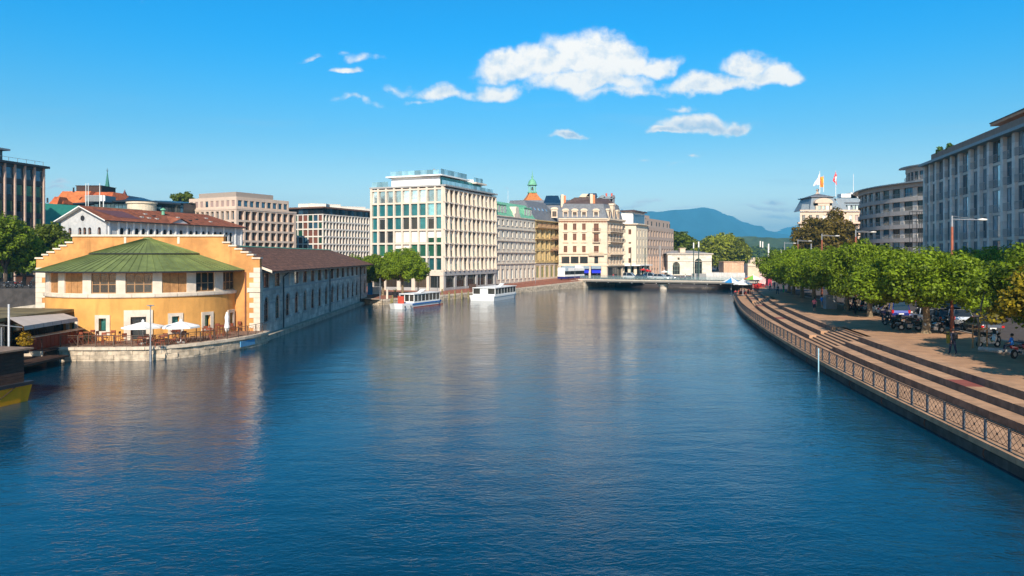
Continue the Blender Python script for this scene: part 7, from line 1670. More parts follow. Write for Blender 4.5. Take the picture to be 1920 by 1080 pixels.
mastpole(1237.5, 203, 2.3, 460, .17, M_conc_gr, 'pale grey mast standing over the bridge pier'); mastpole(1300.5, 206, 2.3, 455, .15, M_gp, 'left dark mast with pale light tube beside the arched pavilion', M_canvas); mastpole(1310, 204, 2.3, 453, .17, M_gp, 'right dark mast with pale light tube before the arched doorway', M_canvas)
mastpole(1425.5, 196, 2.3, 452, .14, M_gp, 'left of the twin dark masts with pale light tubes near the plane trees', M_canvas); mastpole(1430, 195, 2.3, 453, .14, M_gp, 'right of the twin dark masts with pale light tubes near the plane trees', M_canvas)
for i, (px, yt) in enumerate(((1441,457),(1464.5,468),(1476,467))): mastpole(px, 240, 2.3, yt, .3, M_white, ['tall','middle short','right short'][i]+' white post above the far plane trees')
mastpole(1521, 175, 2.3, 457, .2, M_steel, 'short grey post before the bronze tree')
for i, (px, Y, z, yt, w) in enumerate(((712.5,131.5,.9,522,'at the quay corner by the grey wing'),(805,150,1.0,471,'in front of the modern office, behind the small boat'),(900.5,158,1.1,509,'behind the white cruiser'),(1004,196,1.3,510,'on the quay before the ochre house'),(820,151,1.0,519,'short one left of the modern office corner'),(1078,207,2.0,503,'by the bus at the bridge end'))):
    mastpole(px, Y, z, yt, .07, M_steel, 'thin grey lamp pole '+w, None, 'thin poles on the left quay')
# piles in the water by the boats
for i, (px, y) in enumerate(((736,572),(819,563),(829,562),(853,561),(866,560.5),(878,559.5),(733,573),(842,562))):
    Y = YZ(y, 0); x = P(px, Y).x; h = [1.7,1.5,2.1,1.7,1.7,1.5,1.2,1.6][i]; mb = MB(); mb.tube((0,0,-1),(0,0,h),.16,.15,8); mb.lathe([(.16,h),(0,h+.12)], 8)
    tag(lk('mooring_pile', mb, mat('mossy_wood', (.25,.21,.09), .9, var=.3, vscale=2), None, Matrix.Translation((x, Y, 0))), 'mossy wooden mooring pile '+['left of the red panel boat','right of the small boat bow','second behind the small boat','in the middle between the two boats','third between the two boats','beside the white cruiser stern','short one beside the quay corner','first between the two boats'][i], 'mooring pile', 'mooring piles along the left quay')
x = P(1536, 56); mb = MB(); mb.tube((0,0,-2),(0,0,ZY(653,56)),.045,n=7); tag(lk('water_marker', mb, mat('pale_blue_pole', (.35,.60,.72), .5), None, Matrix.Translation((x.x-.05, 56, 0))), 'pale blue upright pole in the water beside the quay railing', 'pole')
# quay furniture, left
for i, (px, Y, w, h, m, nm, lab, cat) in enumerate(((726,134.5,.35,1.7,M_lime,'stone_bollard','short pale stone pillar at the quay edge left of the small boat','pillar'),(694,150,1.0,2.6,mat('info_blue', (.03,.22,.50), .5),'blue_hoarding','tall blue panel under the quay plane trees','panel'),(886,163,1.6,1.6,M_wood_dk,'notice_board','square brown board on the quay above the white cruiser','notice board'),(705,152,2.2,1.4,M_white,'white_booth','small white booth between the quay tree trunks','booth'))):
    x = P(px, Y); t = thing(nm, lab, cat, (x.x, Y, 1.05)); mb = MB(); mb.box(-w/2,w/2,-.12,.12,.25 if i == 2 else 0,h); lkl('panel', mb, m, t); mb = MB(); mb.box(-w/2-.04,w/2+.04,-.16,.16,h,h+.07); lkl('cap', mb, m, t)
x = P(741, 141); t = thing('potted_palm', 'spiky palm in a round dark pot between the quay trees', 'potted plant', (x.x, 141, 1.0)); mb = MB(); mb.lathe([(0,0),(.45,0),(.65,1.0),(.55,1.0),(0,.9)], 12); lkl('pot', mb, M_dk, t)
mb = MB()
for i in range(22):
    a = i*2.4; e = .35+.6*((i*7) % 10)/10; mb.tri((.05*math.cos(a+1.5),.05*math.sin(a+1.5),1.0),(-.05*math.cos(a+1.5),-.05*math.sin(a+1.5),1.0),(e*math.cos(a),e*math.sin(a),2.0-.5*e))
lkl('fronds', mb, M_leaf2, t)
# left quay railing near the stone houses
lq = thing('left_quay_railing', 'low rust red railing along the left quay in front of the stone houses', 'railing', (-10, 152, 1.1))
pts = along([(-13.6,149.6,1.0),(1.9,179.5,1.15),(20.4,210,1.95)], 1.6); pr1 = MB().box(-.03,.03,-.03,.03,0,.95).mesh('post', mat('rust_rail', (.28,.09,.05), .6)); 
br1 = MB(); br1.box(0,1,-.02,.02,.9,.95); br1.box(0,1,-.02,.02,.12,.16); [br1.box(.1*k-.008,.1*k+.008,-.01,.01,.16,.9) for k in range(1,10)]; br1 = br1.mesh('rail_panel', MATS['rust_rail'])
for a, b2 in zip(pts, pts[1:]):
    d = b2-a; link('post', pr1, lq, Matrix.Translation(a)); link('rail_panel', br1, lq, Matrix.Translation(a) @ Matrix.Rotation(math.atan2(d.y, d.x), 4, 'Z') @ Matrix.Rotation(-math.asin(d.z/d.length), 4, 'Y') @ Matrix.Diagonal((d.length,1,1,1)))
# hoardings, timber box, stone stair at the bridge end
hd = thing('white_hoarding', 'long white site hoarding at the right end of the bridge', 'hoarding', (*P(1296, 204), 2.3)); a, b2 = P(1296, 207), P(1397, 199); FHo = Face(a, b2, 2.3)
for i in range(7): bar_parts(hd, FHo, 'panel', M_conc_gr if i < 2 else mat('hoarding_white', (.70,.66,.60), .7, rnd=.05), FHo.L*i/7+.03, FHo.L*(i+1)/7-.03, 0, .08, 0, 1.75 if i < 2 else 2.1)
tb_ = thing('timber_box', 'larch boarded box building standing above the white hoarding', 'building', (*P(1357, 212), 2.3)); a, b2 = P(1357, 212), P(1395, 212)
for i in range(13): w = (b2.x-a.x)/13; mb = MB(); mb.box(a.x+i*w+.02, a.x+(i+1)*w-.02, 212-(i % 2)*.03, 212.1, ZY(512,212), ZY(491.3,212)); lk('board', mb, M_wood_lt, tb_)
mb = MB(); mb.box(a.x+.02,b2.x-.02,212.1,217,2.1,ZY(491.5,212)); mb.box(a.x-.1,b2.x+.1,211.8,217.2,ZY(491.5,212),ZY(490.5,212)); lk('box', mb, M_wood_lt, tb_)
sw_ = thing('stone_ramp_wall', 'beige stone bridge wall with stepped parapet beyond the timber box', 'wall', (*P(1412, 222), 2.3)); a, b2 = P(1402, 222), P(1450, 222)
mb = MB(); zs = [ZY(y, 222) for y in (494,487,483,487,495)]; xs2 = [P(p, 222).x for p in (1402,1407,1412,1423,1431,1450)]
for i in range(5): mb.box(xs2[i], xs2[i+1], 222, 224, 2, zs[i])
lk('wall', mb, M_cream, sw_); mb = MB(); mb.box(a.x, b2.x, 221.8, 222, ZY(499,222), ZY(497.5,222)); lk('ledge', mb, M_lime, sw_)
pk2 = thing('pink_poster_wall', 'pink printed panel wall behind the far terrace', 'panel wall', (*P(1432, 178), PZ)); a, b2 = P(1424, 178), P(1440, 178); bar_parts(pk2, Face(a, b2, PZ), 'panel', mat('pale_pink_panel', (.70,.45,.42), .7, var=.25, vscale=2), 0, (b2-a).length, 0, .1, 0, 2.6)
a, b2 = P(1440, 172), P(1447, 172); pk3 = thing('red_kiosk', 'narrow dark pink kiosk under the end of the plane trees', 'kiosk', (*a, PZ)); mb = MB(); mb.box(0,(b2-a).length,0,1.5,0,3.0); mb.box(-.1,(b2-a).length+.1,-.1,1.6,3.0,3.12); lkl('body', mb, mat('magenta_panel', (.42,.03,.06), .6), pk3)
ks = thing('grey_kiosk', 'pale grey closed box kiosk under the plane trees beside the pink-shirted walker', 'kiosk', (P(1554, 96).x, 96, PZ), .15); mb = MB(); mb.box(-.75,.75,-.6,.6,0,1.55); lkl('body', mb, mat('kiosk_grey', (.36,.38,.40), .6), ks); mb = MB(); mb.add([(-.85,-.7,1.55),(.85,-.7,1.55),(.85,.7,1.55),(-.85,.7,1.55),(0,0,1.8)], [(0,1,4),(1,2,4),(2,3,4),(3,0,4),(3,2,1,0)]); lkl('lid', mb, M_conc_gr, ks)
bn2 = thing('yellow_bin', 'yellow litter bin at the foot of the rust red lamp', 'bin', (P(1778, 57.5).x, 57.5, PZ)); mb = MB(); mb.lathe([(0,0),(.13,0),(.16,.8),(.1,.9),(0,.92)], 12); lkl('body', mb, mat('bin_yellow', (.35,.24,.02), .5), bn2); mb = MB(); mb.lathe([(.16,.70),(.175,.72),(.175,.78),(.16,.8)], 12); lkl('rim', mb, M_dk, bn2)
kb3 = thing('stone_bench_edge', 'low curved stone planter edge beside the parked scooter', 'planter', (33.6, 49.5, PZ)); mb = MB(); mb.path([(0,3.4,.12),(1.2,2.1,.12),(2.6,.6,.12),(3.4,-1.0,.12)], [.22]*4, 6); lkl('edge', mb, M_kerb, kb3)
# ================================================================== vehicles
def prof_mesh(secs):
    """body lofted through cross sections (y along the car): each = list of (x, z)"""
    mb = MB(); n = len(secs[0][1]); vs = []
    for y, pts in secs: vs += [(x, y, z) for x, z in pts]
    fs = [(r*n+i, r*n+(i+1) % n, (r+1)*n+(i+1) % n, (r+1)*n+i) for r in range(len(secs)-1) for i in range(n)]
    fs += [tuple(range(n-1,-1,-1)), tuple(range((len(secs)-1)*n, len(secs)*n))]; mb.add(vs, fs); return mb
def paint(name, col, metal=.2):
    m = mat(name, col, .25, metal=metal, var=.02, spec=.6); m.node_tree.nodes['Principled BSDF'].inputs['Coat Weight'].default_value = .8; return m
M_tyre = mat('tyre_rubber', (.015,.015,.015), .9); M_rim = mat('alloy_rim', (.45,.45,.46), .35, metal=.8); M_cg = glass('car_glass', (.015,.018,.02)); M_tail = mat('tail_lamp', (.45,.01,.01), .3); M_head = mat('head_lamp', (.7,.7,.68), .2); M_plate = mat('number_plate', (.75,.74,.70), .5)
def car(label, x, y, z, rz, m, kind='hatch', grp='cars parked along the road on the right bank', cat='car', name=None):
    """origin on the ground at mid-wheelbase; local -y is the rear (towards the camera when rz=0)"""
    van = kind in ('van', 'suv'); Lc, W, Ht = {'hatch': (4.1,1.74,1.48), 'sedan': (4.6,1.78,1.43), 'van': (4.5,1.85,1.88), 'suv': (4.5,1.85,1.66)}[kind]
    t = thing(name or ('parked_van' if kind == 'van' else 'parked_car'), label, cat, (x, y, z), rz, grp); w = W/2; h = Lc/2; bl = .92 if not van else 1.0
    def sec(y, zt, zb=.24, k=1): ww = w*k; return (y, [(-ww*.92,zb),(ww*.92,zb),(ww,zb+.2),(ww,zt*.75),(ww*.95,zt-.04),(ww*.86,zt),(-ww*.86,zt),(-ww*.95,zt-.04),(-ww,zt*.75),(-ww,zb+.2)])
    rear = bl if kind != 'sedan' else .95
    lkl('body', prof_mesh([sec(-h,rear*.72,.34,.9), sec(-h+.08,rear*.97,.27,.96), sec(-h+.5,rear), sec(0,bl), sec(h*.45,bl*.97), sec(h*.62,bl*.92), sec(h-.35,bl*.8,.25,.97), sec(h-.06,bl*.66,.3,.9), sec(h,bl*.55,.36,.84)]), m, t, sm=False)
    yr = {'hatch': (-h+.12,-h+.45), 'sedan': (-h+.75,-h+1.45), 'van': (-h+.06,-h+.2), 'suv': (-h+.1,-h+.38)}[kind]; yf = (h*.05, h*.52)
    mb = MB(); a, b2 = w*.93, w*.76
    P_ = [(-a,yr[0],bl-.03),(a,yr[0],bl-.03),(a,yf[1],bl*.95),(-a,yf[1],bl*.95),(-b2,yr[1],Ht),(b2,yr[1],Ht),(b2,yf[0],Ht),(-b2,yf[0],Ht)]
    mb.add(P_, [(4,5,6,7)]); mb.box(-b2,b2,yr[1],yf[0],Ht-.05,Ht+.0)
    # pillars
    for s in (-1, 1):
        for (p, q) in (((s*a,yr[0],bl-.03),(s*b2,yr[1],Ht)), ((s*a,yf[1],bl*.95),(s*b2,yf[0],Ht)), ((s*a,(yr[0]+yf[0])/2,bl),(s*b2,(yr[1]+yf[0])/2,Ht))): mb.tube(p, q, .05, n=4)
    lkl('roof', mb, m, t)
    def win(A, B_, C_, D_, nm): 
        c = (Vector(A)+Vector(B_)+Vector(C_)+Vector(D_))/4; q = [c+(Vector(p)-c)*.95 for p in (A, B_, C_, D_)]; mb = MB(); mb.quad(*q); lkl(nm, mb, M_cg, t)
    win(P_[0], P_[1], P_[5], P_[4], 'rear_window'); win(P_[3], P_[2], P_[6], P_[7], 'windscreen')
    win(P_[1], P_[2], P_[6], P_[5], 'side_window'); win(P_[0], P_[3], P_[7], P_[4], 'side_window')
    for sx_ in (-1, 1):
        for yy_ in (-h*.62, h*.62):
            M_ = WM[t.name] @ Matrix.Translation((sx_*(w-.1), yy_, .31)) @ Matrix.Rotation(PI/2, 4, 'Y')
            wh_o = link('wheel', WHEEL, t, M_)
        mb = MB(); hl = .34 if van else .17; mb.box(sx_*w*.9-.12,sx_*w*.9+.1,-h+.0,-h+.1,.68,.68+hl); lkl('tail_light', mb, M_tail, t)
        mb = MB(); mb.box(sx_*w*.72-.14,sx_*w*.72+.14,h-.09,h+.01,.52,.66); lkl('headlight', mb, M_head, t)
        mb = MB(); mb.box(sx_*(w+.1)-.09,sx_*(w+.1)+.09,h*.4-.05,h*.4+.05,bl,bl+.15); lkl('mirror', mb, m, t)
    mb = MB(); mb.box(-.26,.26,-h-.012,-h+.02,.55,.67); lkl('number_plate', mb, M_plate, t); mb = MB(); mb.box(-w*.86,w*.86,-h-.04,-h+.1,.3,.45); lkl('bumper', mb, M_dk if kind == 'van' else m, t)
    mb = MB(); mb.box(-.26,.26,h-.01,h+.012,.4,.52); lkl('number_plate', mb, M_plate, t)
    return t
mb = MB(); mb.lathe([(.16,-.11),(.28,-.11),(.315,-.07),(.315,.07),(.28,.11),(.16,.11)], 16); mb.lathe([(0,.075),(.2,.085)], 10, m=1); mb.lathe([(.2,-.085),(0,-.075)], 10, m=1); WHEEL = mb.mesh('wheel', [M_tyre, M_rim])
P_w = paint('white_car_paint', (.70,.70,.68)); P_s = paint('silver_car_paint', (.42,.43,.44), .5); P_b = paint('blue_car_paint', (.015,.03,.20)); P_k = paint('black_car_paint', (.015,.015,.018)); P_g = paint('dark_grey_car_paint', (.05,.05,.055)); P_r = paint('red_car_paint', (.35,.02,.02)); P_db = paint('dark_blue_car_paint', (.02,.045,.08))
rt_ = -math.atan2(.155, 1)
def onp(px, y): Y = YZ(y, PZ); return P(px, Y).x, Y
CARS = [(1694,599,P_b,'van','dark blue van with red tail lamps behind the parked motorcycles'),(1755,608,P_w,'hatch','white hatchback beside the plane trunk, rear to the camera'),(1786,611,P_k,'hatch','black hatchback half hidden by the rust red lamp post'),(1811,613,P_s,'suv','silver-white estate with tall red tail lamps right of the lamp post'),(1866,629,P_g,'sedan','dark grey saloon car at the right under the yellowing tree'),(1666,592,P_w,'hatch','white car in the shade left of the blue van'),(1649,588,P_s,'hatch','silver car in the shade, second left of the blue van'),(1633,585,P_k,'hatch','black car behind the plane trunk far along the kerb'),(1616,581,P_r,'hatch','red car deep under the plane trees')]
for (px, y, m, k, lab) in CARS:
    x, Y = onp(px, y); car(lab, x, Y+2.0, PZ+.01, rt_, m, k)
x, Y = onp(1752, 578); car('white car facing the camera across the road beyond the hatchback', x, Y+1.5, PZ+.01, rt_+PI, P_w, 'hatch', 'cars driving or parked across the road')
# traffic on the bridge
def onb(px, v): u = BF.upx(px); p = BF.A+BF.u*u+BF.n*v; return p.x, p.y
brz = math.atan2(BF.u.y, BF.u.x)-PI/2
for (px, v, m, k, lab) in ((1183,9,P_w,'van','white van on the bridge left of the dark blue car'),(1205,6,P_db,'hatch','dark blue car crossing the bridge'),(1222,10,P_w,'van','white van on the bridge behind the dark blue car'),(1240,5.5,P_w,'suv','white people carrier on the bridge beside the pale mast'),(1255,9,P_w,'hatch','small white car at the right of the traffic on the bridge')):
    t_ = 6.5*math.tan(0); p = onb(px, v); x = (px-960)/F*p[1]; car(lab, x, p[1], bz, brz, m, k, 'vehicles on the bridge')
# bus
bt = thing('city_bus', 'white city bus with dark windows and navy skirt waiting at the bridge end', 'bus', (P(1071, 217).x, 217, 2.05), .95); hw = 5.6
mb = MB(); mb.box(-hw,hw,-1.25,1.25,.95,1.5); mb.box(-hw,hw,-1.25,1.25,2.55,3.35); mb.box(-hw+.02,hw-.02,-1.2,1.2,1.5,2.55); lkl('body', mb, [M_white], bt)
mb = MB(); mb.box(-hw,hw,-1.26,1.26,.3,.95); lkl('skirt', mb, mat('navy_skirt', (.02,.025,.14), .4), bt)
for i in range(7): mb = MB(); mb.box(-hw+.1+i*1.58,-hw+.1+i*1.58+1.5,-1.27,-1.2,1.5,2.5); lkl('window', mb, G_dark, bt)
for x in (-3.6,3.4):
    for s in (-1,1): link('wheel', WHEEL, bt, WM[bt.name] @ Matrix.Translation((x,s*1.15,.45)) @ Matrix.Rotation(PI/2,4,'X') @ Matrix.Diagonal((1.45,1.45,1.2,1)))
mb = MB(); mb.box(4.0,5.5,-1.0,1.0,3.35,4.1); lkl('roof_unit', mb, M_white, bt); mb = MB(); mb.box(-5.4,-3.8,-1.28,1.2,2.6,3.6); lkl('roof_front', mb, mat('bus_grey', (.45,.55,.60), .5), bt)
# motorcycles and scooters
def moto(label, x, y, z, rz, m, kind='bike', grp='motorcycles parked between the plane trees'):
    t = thing('motorcycle' if kind == 'bike' else 'scooter', label, 'motorcycle' if kind == 'bike' else 'scooter', (x, y, z), rz, grp); r = .31 if kind == 'bike' else .26; wb = .72
    for s in (-1, 1): link('wheel', WHEEL, t, WM[t.name] @ Matrix.Translation((s*wb,0,r)) @ Matrix.Rotation(PI/2,4,'X') @ Matrix.Diagonal((r/.315,r/.315,.55,1)))
    if kind == 'bike':
        mb = MB(); mb.path([(wb,0,r),(.42,0,.75),(.34,0,.98)], [.035,.04,.035], 6); mb.path([(.4,0,.8),(0,0,.5),(-wb,0,r)], [.05,.07,.04], 6); mb.path([(.4,0,.78),(-.2,0,.72),(-.75,0,.8)], [.05,.05,.03], 6); lkl('frame', mb, M_dk, t)
        mb = MB(); mb.box(-.2,.22,-.16,.16,.3,.6); mb.tube((-.1,.17,.35),(-.8,.2,.42),.06,n=7); lkl('engine', mb, M_rim, t)
        mb = MB(); mb.add([(.38,-.06,.72),(.38,.06,.72),(-.12,.15,.7),(-.12,-.15,.7),(.3,-.08,.98),(.3,.08,.98),(-.08,.14,.88),(-.08,-.14,.88)], [(0,1,5,4),(1,2,6,5),(2,3,7,6),(3,0,4,7),(4,5,6,7)]); lkl('tank', mb, m, t)
        mb = MB(); mb.add([(-.1,-.13,.75),(-.1,.13,.75),(-.75,.1,.82),(-.75,-.1,.82),(-.1,-.12,.84),(-.1,.12,.84),(-.85,.06,.95),(-.85,-.06,.95)], [(0,1,5,4),(1,2,6,5),(2,3,7,6),(3,0,4,7),(4,5,6,7)]); lkl('seat', mb, M_dk, t)
        mb = MB(); mb.add([(-.5,-.12,.6),(-.5,.12,.6),(-1.0,.08,.72),(-1.0,-.08,.72),(-.5,-.12,.78),(-.5,.12,.78),(-1.05,.05,.9),(-1.05,-.05,.9)], [(0,1,5,4),(1,2,6,5),(2,3,7,6),(3,0,4,7),(4,5,6,7)]); lkl('tail_fairing', mb, m, t)
    else:
        lkl('body', prof_mesh([(-.16,[(-.9,.5),(-.5,.32),(.1,.28),(.45,.3),(.62,.75),(.5,1.0),(.42,.5),(.1,.38),(-.05,.7),(-.5,.82),(-.95,.78)]),(.16,[(-.9,.5),(-.5,.32),(.1,.28),(.45,.3),(.62,.75),(.5,1.0),(.42,.5),(.1,.38),(-.05,.7),(-.5,.82),(-.95,.78)])]), m, t)
        mb = MB(); mb.box(-.75,-.05,-.15,.15,.78,.88); lkl('seat', mb, M_dk, t); mb = MB(); mb.box(-1.05,-.72,-.18,.18,.85,1.15); lkl('top_box', mb, M_dk, t)
        mb = MB(); mb.quad((.55,-.2,1.0),(.55,.2,1.0),(.42,.17,1.38),(.42,-.17,1.38)); lkl('windshield', mb, G_dark, t); mb = MB(); mb.path([(wb,0,r),(.55,0,.8)], [.04,.04], 6); lkl('fork', mb, M_dk, t)
    mb = MB(); mb.tube((.32,-.36,1.02),(.32,.36,1.02),.022,n=6); mb.tube((.32,-.36,1.0),(.28,-.42,1.18),.015,n=5); mb.lathe([(0,1.12),(.07,1.16),(0,1.2)], 6, (.3,.44)); lkl('handlebar', mb, M_dk, t)
    mb = MB(); mb.lathe([(0,.8),(.1,.84),(.1,.94),(0,.98)], 8, (.5,0)); lkl('headlight', mb, M_head, t)
    return t
P_mr = paint('red_moto_paint', (.42,.02,.015)); 
for i, (px, y, m, k, rz, lab) in enumerate(((1684,616,P_k,'bike',.5,'black motorcycle leftmost of the group before the blue van'),(1697,612,P_k,'scooter',2.6,'black scooter directly before the blue van'),(1716,618,P_mr,'bike',.25,'red motorcycle left of the pale plane trunk'),(1706,620,P_k,'bike',2.9,'black motorcycle overlapping the red one'),(1752,625,P_s,'bike',.2,'silver-tailed motorcycle right of the pale plane trunk'),(1768,622,P_k,'bike',.9,'black motorcycle between the silver one and the lamp post'),(1740,612,P_s,'scooter',1.2,'grey scooter behind the pale plane trunk'),(1853,651,P_s,'scooter',.12,'large pale grey touring scooter below the dark saloon'),(1862,645,P_k,'bike',.5,'black motorcycle with red seat behind the pale scooter'),(1916,672,P_mr,'bike',.35,'red and black motorcycle cut by the right frame edge'),(1671,611,P_g,'scooter',1.9,'dark grey scooter near the bicycles'))):
    x, Y = onp(px, y); moto(lab, x, Y, PZ, rz, m, k)
def bicycle(label, x, y, rz):
    t = thing('bicycle', label, 'bicycle', (x, y, PZ), rz, 'bicycles at the plane trees')
    for s in (-1, 1):
        mb = MB(); n = 16
        for i in range(n): a, b2 = 2*PI*i/n, 2*PI*(i+1)/n; mb.tube((s*.5+.33*math.cos(a),0,.34+.33*math.sin(a)),(s*.5+.33*math.cos(b2),0,.34+.33*math.sin(b2)),.02,n=4,caps=False)
        for i in range(6): a = PI*i/6; mb.tube((s*.5+.32*math.cos(a),0,.34+.32*math.sin(a)),(s*.5-.32*math.cos(a),0,.34-.32*math.sin(a)),.004,n=3,caps=False)
        lkl('wheel', mb, M_dk, t)
    mb = MB(); mb.path([(-.5,0,.34),(-.15,0,.8),(.35,0,.82),(-.02,0,.32),(-.15,0,.8)], [.02]*5, 5); mb.path([(-.5,0,.34),(-.02,0,.32)], [.02]*2, 5); mb.path([(.5,0,.34),(.33,0,.95)], [.02]*2, 5); lkl('frame', mb, P_db, t)
    mb = MB(); mb.box(-.3,-.08,-.07,.07,.9,.95); mb.tube((-.15,0,.8),(-.18,0,.92),.015,n=5); lkl('saddle', mb, M_dk, t); mb = MB(); mb.tube((.33,-.28,.97),(.33,.28,.97),.015,n=5); lkl('handlebar', mb, M_dk, t)
for i, (px, y, rz) in enumerate(((1655,607,1.2),(1661,606,1.4),(1666,608,1.1))):
    x, Y = onp(px, y); bicycle(['dark bicycle leftmost of the three beside the scooters','dark bicycle in the middle of the three beside the scooters','dark bicycle nearest the motorcycles'][i], x, Y, rz)
# motorbikes on the left bank in the shade
for i, px in enumerate((8, 22, 36, 58)):
    x = P(px, 113); moto('dark motorcycle in the shade on the left bank, '+['at the frame edge','second from the frame edge','third from the frame edge','nearest the orange gable'][i], x.x, 113, 4.0, .8+i*.4, [P_k, P_g, P_mr, P_k][i], 'bike', 'motorcycles parked on the left bank')
lb = thing('left_bank_railing', 'dark railing on top of the high wall at the far left', 'railing', (-70, 110.3, 4.0))
for i in range(16): mb = MB(); mb.box(-84+i*1.5-.03,-84+i*1.5+.03,110.2,110.26,4,5); lk('post', mb, M_dk, lb)
for z in (4.95, 4.65, 4.35): mb = MB(); mb.box(-84,-61,110.2,110.25,z,z+.05); lk('rail', mb, M_dk, lb)
pn = thing('shop_pavilion', 'small brown pavilion with sloping canopy on the left bank behind the trees', 'pavilion', (-69, 124, 4)); mb = MB(); a, b2 = P(30, 124), P(62, 124); mb.box(a.x,b2.x,124,130,4,5.4); lk('wall', mb, mat('terracotta', (.50,.20,.11)), pn); mb = MB(); mb.box(a.x-.3,b2.x+.3,123.5,130,5.4,5.6); lk('roof', mb, M_wood_dk, pn)
mb = MB(); a = P(57, 116); b2 = P(68, 116); mb.quad((a.x,116,4.8),(b2.x,116,6.2),(b2.x,120,6.4),(a.x,120,5.0)); lk('canopy', mb, M_coping, pn)
bk = thing('stone_bank_stair', 'sloping pale stone embankment at the foot of the high left wall', 'embankment', (-75, 108, 0)); mb = MB(); mb.add([(-90,109.9,-1),(-66,109.9,-1),(-64,109.9,2.6),(-66,107,-1),(-90,105,-1)], [(0,1,2),(3,2,1),(4,3,1,0),(4,0,2,3)]); lk('slope', mb, M_river if False else M_stone_side, bk)
# ================================================================== people
SKIN = mat('skin', (.45,.26,.18), .6, var=.03); SKIN2 = mat('skin_tan', (.30,.16,.10), .6, var=.03); HAIR = mat('dark_hair', (.02,.014,.01), .8)
def person(label, x, y, z, rz, shirt, trousers, pose='stand', skin=SKIN, grp=None, hair=HAIR, phase=1, short=False):
    """one continuous skinned figure; clothes are material zones of the body, hair and shoes are parts"""
    t = thing('person', label, 'person', (x, y, z), rz, grp)
    st = .19*phase if pose == 'walk' else .05
    V = {'pelvis': (0,0,.95,.15,.12), 'waist': (0,.0,1.10,.14,.11), 'chest': (0,.0,1.32,.175,.12), 'neck': (0,0,1.50,.055,.055), 'jaw': (0,-.015,1.57,.065,.07), 'skull': (0,.0,1.66,.08,.095), 'crown': (0,.005,1.745,.05,.06)}
    for s, n in ((-1,'l'), (1,'r')):
        sw = s*st if pose == 'walk' else 0
        V['sh'+n] = (s*.19,0,1.44,.065,.065); V['el'+n] = (s*.235,.05-sw*-.5*1,1.16,.052,.052); V['wr'+n] = (s*.24,-.05+sw*.8,.92,.03,.03); V['ha'+n] = (s*.235,-.08+sw*.9,.82,.035,.022)
        V['hip'+n] = (s*.095,0,.88,.105,.105); V['kn'+n] = (s*.10,-.04-sw*.55,.50,.075,.075); V['an'+n] = (s*.10,-sw*1.0+(.12 if sw < 0 else 0)*0,.10,.055,.055); V['to'+n] = (s*.11,-sw*1.0-.15,.035,.04,.03)
    if pose == 'sit':
        for n, s in (('l',-1),('r',1)):
            V['kn'+n] = (s*.13,-.42,.93,.062,.062); V['an'+n] = (s*.13,-.45,.52,.042,.042); V['to'+n] = (s*.13,-.58,.47,.04,.03); V['el'+n] = (s*.25,-.08,1.17,.042,.042); V['wr'+n] = (s*.15,-.33,1.08,.03,.03); V['ha'+n] = (s*.12,-.40,1.05,.035,.022)
    E = [('pelvis','waist'),('waist','chest'),('chest','neck'),('neck','jaw'),('jaw','skull'),('skull','crown')]
    for n in 'lr': E += [('chest','sh'+n),('sh'+n,'el'+n),('el'+n,'wr'+n),('wr'+n,'ha'+n),('pelvis','hip'+n),('hip'+n,'kn'+n),('kn'+n,'an'+n),('an'+n,'to'+n)]
    names = list(V); me = bpy.data.meshes.new('body'); zoff = -.43 if pose == 'sit' else 0
    me.from_pydata([(V[n][0], V[n][1], V[n][2]+zoff) for n in names], [(names.index(a), names.index(b_)) for a, b_ in E], [])
    ob_ = bpy.data.objects.new('body', me); COL.objects.link(ob_); md = ob_.modifiers.new('skin', 'SKIN')
    for i, n in enumerate(names):
        sv = me.skin_vertices[0].data[i]; sv.radius = (V[n][3], V[n][4]); sv.use_root = (n == 'pelvis')
    sb = ob_.modifiers.new('sub', 'SUBSURF'); sb.levels = 1; sb.render_levels = 1
    dg = bpy.context.evaluated_depsgraph_get(); ev = ob_.evaluated_get(dg); nm = bpy.data.meshes.new_from_object(ev)
    bpy.data.objects.remove(ob_)
    nm.name = 'body'; nm.materials.clear()
    for m in (skin, shirt, trousers, M_dk): nm.materials.append(m)
    for p in nm.polygons:
        c = p.center; z_ = c.z-zoff; ax = abs(c.x)
        if z_ > 1.495: k = 0
        elif z_ < .085+(0 if pose != 'sit' else .44): k = 3
        elif (ax > .19 and z_ < (1.22 if short else .95)) or (pose == 'sit' and ax < .3 and c.y < -.12 and z_ > 1.0): k = 0
        elif z_ > .98: k = 1
        elif short and pose != 'sit' and z_ < .52: k = 0
        else: k = 2
        p.material_index = k; p.use_smooth = True
    lkl('body', nm, None, t)
    mb = MB(); zc = 1.68+zoff
    mb.lathe([(.0,.115),(.05,.108),(.085,.07),(.10,.02),(.098,-.03),(.085,-.07)], 12, (0,0)); link('hair', mb.mesh('hair', hair, True), t, WM[t.name] @ Matrix.Translation((0,.022,zc)) @ Matrix.Diagonal((1,1.12,1,1)))
    mb = MB(); mb.lathe([(0,.02),(.012,.015),(.016,0),(0,-.01)], 6); 
    link('nose', mb.mesh('nose', skin), t, WM[t.name] @ Matrix.Translation((0,-.105,1.63+zoff)))
    for s in (-1, 1):
        mb = MB(); mb.box(s*.032-.012,s*.032+.012,-.100,-.092,1.655+zoff,1.667+zoff); lkl('eye', mb, HAIR, t)
        for f_ in range(4 if pose != 'sit' else 0):
            h_ = V['ha'+('l' if s < 0 else 'r')]; mb = MB(); fx_ = h_[0]; fy = h_[1]-.028+.018*f_; mb.path([(fx_,fy,h_[2]-.02),(fx_-s*.006,fy-.006,h_[2]-.06),(fx_-s*.02,fy-.012,h_[2]-.085-.008*(f_ in (1,2)))], [.010,.009,.007], 5); lkl('finger', mb, skin, t)
    return t
